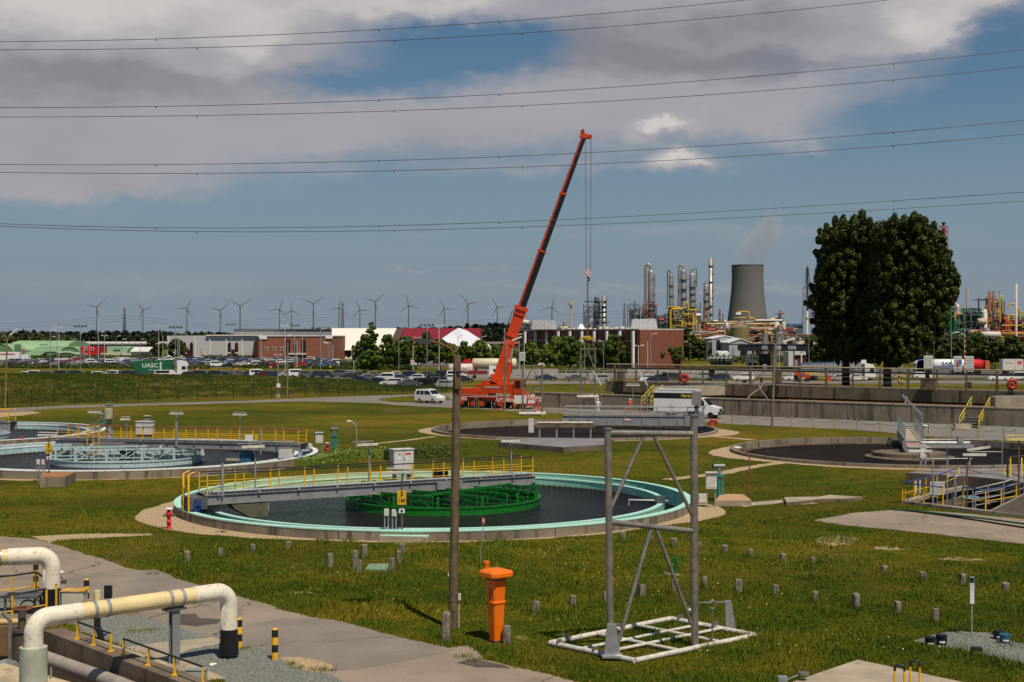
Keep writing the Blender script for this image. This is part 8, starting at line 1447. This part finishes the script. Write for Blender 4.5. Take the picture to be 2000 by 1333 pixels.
# ================================================================== WIND TURBINES AND PYLONS
TURB=[(189,601,(206,585),0),(279,605,(264,588),0),(365,603,(376,583),0),(430,607,(448,591),0),(469,598,(491,585),0),(546,604,(554,582),0),(569,607,(568,586),0),(612,594,(634,579),0),(662,601,(667,577),0),(703,605,(695,584),0),(733,590,(752,573),0),(798,597,(793,573),0),(868,603,(858,582),0),(914,594,(898,574),0),(971,600,(959,580),0),(1078,600,(1084,575),0)]
trb=mat('turbine_grey',(.12,.14,.16),.6,var=.03,scale=.01)
proto=None
for i,(x,y,tip,_)in enumerate(TURB):
 L_=math.hypot(tip[0]-x,tip[1]-y);d=45*F/L_;a0=math.atan2(y-tip[1],tip[0]-x);b=Vector(((x-CX)*d/F,d,0));hz=at(x,y,d).z
 t=T('wind_turbine',f'three-bladed grey wind turbine on the horizon, {nth(i)} of sixteen from the left','wind turbine',b,0,'wind turbines along the horizon')
 m=MB();m.cyl((0,0,0),2.6,hz,10,1.5);m.build('tower',trb,t);m=MB();m.box((0,1.5,hz+.3),(3.6,8,4));m.sph((0,-3.5,hz),2.1,8);m.build('nacelle',trb,t)
 for k in range(3):
  a=a0+k*2*math.pi/3;u=Vector((math.cos(a),0,math.sin(a)));v=Vector((-u.z,0,u.x));c=Vector((0,-3.5,hz));P_=[c-v*.8,c+u*9-v*2.2,c+u*45,c+u*44+v*.7,c+u*9+v*1.2,c+v*.8];m=MB();m.extr(P_,(0,.8,0));m.build('blade',trb,t)
for x,yt,d,lab in((243,602,1500,'lattice high-voltage pylon between the two leftmost turbines'),(669,590,1700,'lattice high-voltage pylon overlapping a turbine at the middle left'),(1219.5,592,1600,'thin lattice pylon left of the tall refinery columns')):
 t,hz,s=lattice(lab,x,yt,655,d,1.2,7,mast,11,'power_pylon','pylon',.45);m=MB()
 for z_ in(.72,.82,.93):m.bar((-4*s,0,hz*z_),(4*s,0,hz*z_),.5)
 m.build('cross_arm',mast,t)
WL=[([(0,82),(500,70),(1000,41),(1460,0)],'topmost'),([(0,97),(500,92),(1000,65),(1740,0)],'second'),([(0,210),(500,205),(1000,182),(1500,148),(2000,97)],'third'),([(0,229),(500,224),(1000,208),(1500,177),(2000,130)],'fourth'),([(0,322),(500,320),(1000,305),(1500,278),(2000,235)],'fifth'),([(0,337),(500,339),(1000,326),(1500,303),(2000,262)],'sixth'),([(0,438),(300,444),(850,440),(1400,413),(2000,376)],'seventh'),([(0,442),(370,453),(900,447),(1400,428),(2000,393)],'eighth')]
wm=mat('conductor',(.035,.035,.04),.5);wc=np.polynomial
for k,(pts,lab)in enumerate(WL):
 xs=[p[0]for p in pts];pf=np.polyfit(xs,[p[1]for p in pts],2 if len(pts)<5 else 3);P_=[]
 for i in range(66):x=-1500+i*60;dd=150+k*2;P_.append(at(x,float(np.polyval(pf,x))if x>-50 else float(np.polyval(pf,-50))+(x+50)*.02,dd))
 m=MB();m.tube(P_,.034,5);m.thing('power_line',wm,f'thin dark power line crossing the whole sky, {lab} of eight from the top','power line')
 for j,x in enumerate((305+80*(k%2),740+30*(k%2),975+45*(k%2),1745)):
  p=at(x,float(np.polyval(pf,x)),150+k*2)
  if 0<(H-p.z)*F/p.y+HY:m=MB();m.box((0,0,-.12),(.16,.08,.10));m.thing('line_spacer',wm,f'{nth(j)} small dark damper from the left on the {lab} power line','line damper',p,w=False)
for k,(y0,y1,y2)in enumerate(((632,616,629),(637,622,632),(641,627,636))):
 m=MB();m.tube([at(0,y0+1,1500),at(120,(y0+y1)/2+3,1500),at(243,y1,1500),at(400,(y1+y2)/2+10,1550),at(669,y1-4,1700),at(900,y2-1,1700),at(1219,y1-8,1650)],.12,3);m.thing('power_line',mast,f'hair-thin far power line near the turbines, {ORD[k]} from the top','power line')
# ================================================================== LAMP POSTS IN THE CAR PARKS
def lamp(px,ytop,ybase,lab,head='cobra',side=1,m_=galv,tk=.09,group='lamp posts of the car parks'):
 b=g(px,ybase);h=(ybase-ytop)*b.y/F;t=T('street_lamp',lab,'lamp post',b,0,group);m=MB();m.cyl((0,0,0),tk,h,8,tk*.8);m.build('post',m_,t);m=MB();s=side
 if head=='cobra':m.tube([(0,0,h-.1),(s*.5,0,h+.15),(s*.9,0,h+.25)],.06,6);m.bar((s*.6,0,h+.18),(s*1.6,0,h+.38),.34,.2);m.build('lamp_head',mat('lamp_white',(.62,.61,.56)),t)
 elif head=='twin':m.bar((-.9,0,h),(.9,0,h),.1);[m.box((q*.8,0,h+.1),(.8,.4,.22))for q in(-1,1)];m.build('lamp_head',mat('lamp_white',(.62,.61,.56)),t)
 elif head=='multi':m.bar((-1.5,0,h),(1.5,0,h),.14);[m.box((q,0,h+.2),(.5,.4,.45))for q in(-1.4,-.5,.5,1.4)];m.build('floodlights',greyd,t)
 elif head=='flag':m.sph((0,0,h),.12,6);m.build('finial',white,t)
 return t
white_post=mat('post_white',(.55,.56,.58),.5)
LP=[(98,646,727,'cobra',1),(115,640,724,'twin',1),(157,639,727,'multi',1),(192,622,712,'flag',1),(204,656,708,'twin',1),(227,658,708,'cobra',1),(238,664,706,'cobra',1),(164,664,704,'flag',1),(175,665,704,'flag',1),(140,664,703,'cobra',1),(110,659,706,'cobra',-1),(310,638,710,'twin',1),(318,657,706,'flag',1),(343,641,728,'multi',1),(347,648,728,'cobra',0),(350,658,708,'twin',1),(451,635,708,'multi',1),(274,664,703,'cobra',1),(510,659,708,'twin',1),(557,637,731,'twin',1),(576,657,731,'cobra',-1),(575,637,715,'multi',1),(580,668,728,'flag',1),(591,660,714,'flag',1),(626,644,736,'cobra',1),(645,671,728,'cobra',-1),(641,672,712,'cobra',-1),(650,676,712,'flag',1),(687,684,712,'flag',1),(691,684,723,'flag',1),(702,671,724,'cobra',0),(749,671,711,'twin',1),(766,676,712,'flag',1),(779,668,725,'cobra',1),(801,672,716,'cobra',1),(807,676,725,'flag',1),(816,660,716,'twin',1),(834,637,737,'multi',1),(849,675,716,'flag',1),(857.5,636,735,'twin',1),(862,676,713,'flag',1),(875,676,713,'flag',1),(887,677,711,'flag',1),(894.5,657,712,'cobra',1),(940,659,712,'cobra',1),(985,643,735,'flag',1),(1009,655,722,'cobra',1),(1014,667,722,'flag',1),(1024,670,721,'flag',1),(1142,668,724,'cobra',-1),(1179,668,722,'cobra',-1),(1208,655,725,'flag',1),(1247,676,745,'twin',1),(1265,668,729,'flag',1),(1271,654,727,'cobra',1),(1334,669,712,'cobra',1),(1348,672,728,'flag',1),(1381,669,713,'cobra',1),(1517,652,722,'cobra',1),(1522,660,722,'flag',1),(1580,655,722,'cobra',0),(1777,676,738,'flag',1),(1810,662,715,'flag',1),(1824,670,740,'flag',1),(1858,652,744,'cobra',1),(1873,654,712,'cobra',1),(1629,672,735,'flag',1),(1642,680,735,'flag',1)]
LP.sort()
for i,(x,y0,y1,hd,sd_)in enumerate(LP):
 wood_=x in(1009,1208,1348,1824,1777,1629);lab={'cobra':'slim street lamp with one pale head','twin':'lamp post with two pale heads','multi':'floodlight pole with four lamps','flag':'bare slim pole'}[hd]+f' in the background, {nth(i)} pole from the left'
 lamp(x,y0,y1,lab,hd,sd_,polew if wood_ else(white_post if hd in('flag','twin')else galv))
for i,(x,y0,y1,m_,lab)in enumerate([(580,711,730,ylp,'yellow and black striped short post by the far lot, left'),(645,712,731,ylp,'yellow and black striped short post by the far lot, right'),(853,712,745,blk,'x'),(1756,692,750,galv,'pale blue pole with a yellow striped foot, left of two'),(1762,697,752,galv,'pale blue pole with a yellow striped foot, right of two'),(393,680,709,ylp,'yellow banded pole in front of the grey hall')]):
 if lab=='x':continue
 b=g(x,y1+(0 if i<3 else 0));h=(y1-y0)*b.y/F;t=T('banded_post',lab,'post',b);m=MB();m.cyl((0,0,0),.16,h if i<3 or i==5 else h*.45,8);m.build('banded_foot',mat('yellow_black_post',(.72,.42,.02),.5,fn=stripes(2,1.1,(.015,.015,.015),.4)),t)
 if i in(3,4):m=MB();m.cyl((0,0,h*.45),.12,h*.55,8);m.build('pole',mat('pale_chimney',(.30,.36,.42)),t)
t=bld('striped_mast','thin red and white striped mast in front of the trees at the right',1884,330,'mast');m=MB();m.cyl((0,0,0),.14,at(0,645,330).z,8);m.build('mast',mat('mast_stripes',(.6,.58,.55),.5,fn=stripes(2,1.2,(.4,.03,.03),.5)),t)
for i,(x,y0,y1)in enumerate(((385,697,708),(603,703,710),(640,701,709),(676,703,712),(829,700,708))):t=bld('info_pillar',f'small blue information pillar in the far car park, {nth(i)} from the left',x,440,'sign');m=MB();m.bb(-.25,.25,0,.3,at(0,y1,440).z,at(0,y0,440).z);m.build('panel',mat('panel_blue',(.02,.16,.50),.5),t);m=MB();m.bb(-.1,.1,.05,.2,0,at(0,y1,440).z);m.build('foot',galv,t)
for i,(x,y,d)in enumerate(((529,717,330),(461,721,345),(386,721,345),(1450,708,405),(1513,707,385),(851,712,400))):t=bld('traffic_sign',f'small round red and white traffic sign, {nth(i)} from the left' if False else f'small red and white traffic sign {["behind the bank by the white vans", "behind the bank near the hedge end", "left of the green container lorry tail", "under the canopy left of the booth", "beside the canopy sign panels", "by the far entrance"][i]}',x,d,'sign');zc=at(0,y,d).z;m=MB();m.cyl((0,0,0),.38,.05,14);m.v=[(a,-c,b+zc)for a,b,c in m.v];m.build('disc',red,t);m=MB();m.box((0,-.06,zc),(.5,.02,.14));m.build('white_bar',white,t);m=MB();m.bar((0,.05,0),(0,.05,zc),.07);m.build('post',galv,t)
t=bld('car_park_gate','white portal barrier and fence near the entrance, beyond the crane',1120,330,'fence');m=MB();a,b=at(1005,724,330),at(1395,724,330);[m.bar((a.x-t.location.x,0,z_),(b.x-t.location.x,0,z_),.07)for z_ in(.5,1.1)];[m.bar((a.x-t.location.x+k*3,0,0),(a.x-t.location.x+k*3,0,1.15),.08)for k in range(16)];m.build('rails',whited,t)
t=bld('palisade_fence','grey palisade fence beyond the pipe rack at the right',1880,262,'fence');m=MB();k0,k1=at(1835,750,262).x-t.location.x,at(1935,750,262).x-t.location.x;x_=k0
while x_<k1:m.bar((x_,0,0),(x_,0,2.0),.06,.03);x_+=.3
m.bar((k0,0,.4),(k1,0,.4),.06);m.bar((k0,0,1.7),(k1,0,1.7),.06);m.build('pales',galv,t)
# ================================================================== GRASS, WEEDS AND FLOWERS
def grass_mat(name,stops):
 def fn(t,vec,c,b):
  gi=t.new('ShaderNodeNewGeometry').outputs['Random Per Island'];a=t.mix(t.ss(t.noise(vec,.28,5,.7),.42,.58),stops[0],stops[1]);a=t.mix(t.ss(t.noise(vec,.11,5,.65,dist=.8),.54,.66,0,.8),a,stops[2]);a=t.mix(t.ss(t.noise(vec,.17,4,.6),.50,.60,0,.8),a,stops[0]);a=t.mix(t.ss(t.noise(t.scale(vec,.7,1,1),.045,4,.6,dist=.5),.40,.60),t.mix(1.0,a,(.60,.72,.7),'MULTIPLY'),t.mix(1.0,a,(1.12,1.05,1),'MULTIPLY'));return t.mix(t.m('MULTIPLY',gi,.35),a,tuple(min(1,q*1.5)for q in stops[1]))
 return mat(name,stops[0],.7,fn=fn,spec=.12)
gm=grass_mat('grass_blades',[(.052,.104,.007),(.165,.160,.012),(.25,.165,.022)])
def blades(C,h,w_,rng,k=3):
 n_=len(C);C=np.repeat(C,k,0);w_=np.repeat(np.broadcast_to(w_,n_),k);h=np.repeat(h,k)*rng.uniform(.6,1.25,n_*k);n_*=k;a=rng.uniform(0,2*math.pi,n_);C=C+np.stack([rng.normal(0,.07,n_),rng.normal(0,.07,n_),np.zeros(n_)],1);u=np.stack([np.cos(a),np.sin(a),np.zeros(n_)],1);ln=rng.normal(0,.32,(n_,2));ln[:,0]+=.08;tip=C+np.stack([ln[:,0]*h,ln[:,1]*h,h],1);w2=(w_*rng.uniform(.7,1.4,n_))[:,None]
 V=np.empty((n_,3,3));V[:,0]=C-u*w2;V[:,1]=C+u*w2;V[:,2]=tip;return V
def tri_mesh(name,V,m_):
 n_=len(V);me=bpy.data.meshes.new(name);me.vertices.add(n_*3);me.vertices.foreach_set('co',V.ravel());me.loops.add(n_*3);me.loops.foreach_set('vertex_index',np.arange(n_*3,dtype=np.int32));me.polygons.add(n_);me.polygons.foreach_set('loop_start',np.arange(0,n_*3,3,dtype=np.int32));me.polygons.foreach_set('loop_total',np.full(n_,3,dtype=np.int32));me.materials.append(m_);me.update(calc_edges=True);return me
def free(X,Y):
 ok=np.ones(len(X),bool)
 for p in NOGRASS:ok&=~pts_in(p,X,Y)
 return ok
rng=np.random.default_rng(21)
def scatter(n_,d0,d1,pw=2.0):
 d=(d0**(1-pw)+rng.random(n_)*(d1**(1-pw)-d0**(1-pw)))**(1/(1-pw))if pw!=1 else d0*(d1/d0)**rng.random(n_);x=rng.uniform(-1.06,1.06,n_)*1000*d/F;return x,d
def lush(X,Y):
 return .5+.3*np.sin(X*.45+1.9*np.sin(Y*.31))*np.sin(Y*.52+1.7*np.sin(X*.27))+.2*np.sin(X*1.9+Y*.8+2*np.sin(Y*.9))
X,Y=scatter(230000,37,125,2.4);ok=free(X,Y);X,Y=X[ok],Y[ok];hh=.03+.30*lush(X,Y)**2*np.clip((105-Y)/60,.3,1)*rng.uniform(.4,1.2,len(X))
V=blades(np.stack([X,Y,np.zeros(len(X))],1),hh,.010+Y*.00016,rng,3);o=bpy.data.objects.new('grass',tri_mesh('grass',V,gm));COL.objects.link(o);tag(o,'long uneven green and straw coloured meadow grass','grass',kind='stuff')
gb=grass_mat('bank_grass_blades',[(.030,.062,.008),(.065,.085,.012),(.11,.09,.024)])
px=rng.uniform(-60,880,46000);s_=rng.random(46000)**.8;dd=np.interp(px,[0,873],[189,239])+1+s_*44;zb=np.array([bank_h(a,b)for a,b in zip(px[:46000],dd)]);V=blades(np.stack([(px-CX)*dd/F,dd,zb],1),rng.uniform(.06,.24,46000),.05,rng,2);o=bpy.data.objects.new('bank_grass',tri_mesh('bank_grass',V,gb));COL.objects.link(o);tag(o,'rough tall grass on the bank behind the wire fence','grass',kind='stuff')
SX=np.concatenate([np.array([g(a,b).x for a,b,c in STUMPS])[:,None]+rng.normal(0,.22,(len(STUMPS),60))for _ in(0,)]).ravel();SY=(np.array([g(a,b).y for a,b,c in STUMPS])[:,None]+rng.normal(-.05,.25,(len(STUMPS),60))).ravel();kk=free(SX,SY);V=blades(np.stack([SX,SY,np.zeros(len(SX))],1)[kk],rng.uniform(.15,.38,kk.sum()),.012,rng,3);o=bpy.data.objects.new('grass_tufts',tri_mesh('grass_tufts',V,gm));COL.objects.link(o);tag(o,'longer grass tufts growing around the wooden stumps','grass',kind='stuff')
def flowers(n_,d0,d1,m_,label,cl,size=.022):
 c=[g(*q)for q in cl];X,Y=[],[]
 for p in c:k=n_//len(c);X.append(p.x+rng.normal(0,1.1,k));Y.append(p.y+rng.normal(0,1.6,k))
 x,y=scatter(n_//2,d0,d1,2);X=np.concatenate(X+[x]);Y=np.concatenate(Y+[y]);ok=free(X,Y);X,Y=X[ok],Y[ok];C=np.stack([X,Y,rng.uniform(.16,.32,len(X))],1);me=quads_mesh('flowers',C,np.tile([0,-.3,1.0],(len(C),1)),size,rng,m_,1.0)
 o=bpy.data.objects.new('flowers',me);COL.objects.link(o);tag(o,label,'flowers',kind='stuff')
flowers(170,40,66,mat('flower_yellow',(.80,.55,.01),.6),'scattered small yellow wild flowers in the meadow grass',[(826,1170),(810,1200),(790,1195),(700,1054),(1180,1120),(1150,1140),(1225,1160),(1095,1235),(1510,1180),(1300,1190),(560,1070)],.020)
flowers(130,40,90,mat('flower_white',(.75,.75,.70),.6),'scattered tiny white wild flowers in the meadow grass',[(610,1125),(735,1066),(1075,1065),(1450,1250),(1780,1300),(1590,950),(1090,1075)],.018)
def tufts(label,pts,seed):
 r2=np.random.default_rng(seed);VV=[]
 for px,py,rad in pts:p=g(px,py,.01);k=30;C=np.stack([p.x+r2.normal(0,rad,k),p.y+r2.normal(0,rad,k),np.full(k,.01)],1);VV.append(blades(C,r2.uniform(.05,.13,k),.012,r2,2))
 o=bpy.data.objects.new('weeds',tri_mesh('weeds',np.concatenate(VV),gm));COL.objects.link(o);tag(o,label,'weeds',kind='stuff')
tufts('small green weed tufts in the gravel and cracks of the road',[(262,1234,.12),(294,1231,.12),(341,1250,.10),(478,1267,.08),(617,1309,.14),(645,1310,.14),(583,1305,.08),(568,1298,.06),(212,1258,.08),(297,1122,.18),(905,1283,.12),(930,1290,.1),(1870,1262,.2),(1920,1275,.25),(1965,1262,.25),(1945,1290,.3),(1700,998,.3)],5)
tufts('dark weed tufts along the foot of the mint tank wall',[(432,1040,.12),(640,1052,.4),(680,1054,.5),(720,1055,.4),(880,1052,.4),(1000,1049,.4)],6)
def pebbles(n_,polys,seed):
 r2=np.random.default_rng(seed);C=[]
 for q in polys:
  P_=[g(*k)for k in q];xs,ys=[p.x for p in P_],[p.y for p in P_];x,y=r2.uniform(min(xs),max(xs),n_),r2.uniform(min(ys),max(ys),n_);k=pts_in([(p.x,p.y)for p in P_],x,y);C.append(np.stack([x[k],y[k],np.full(k.sum(),.018)],1))
 C=np.concatenate(C);me=quads_mesh('pebbles',C,np.tile([0,0,1.0],(len(C),1)),.016,r2,mat('pebble',(.27,.275,.25),.9,var=.5,scale=20));o=bpy.data.objects.new('pebbles',me);COL.objects.link(o);tag(o,'loose grey pebbles of the gravel beds','gravel',kind='stuff')
pebbles(9000,[[(60,1150),(150,1188),(310,1212),(402,1246),(255,1268),(60,1206)],[(345,1282),(440,1256),(545,1280),(660,1325),(600,1372),(428,1318)],[(1785,1252),(1870,1232),(2060,1270),(2060,1310),(1820,1262)]],7)
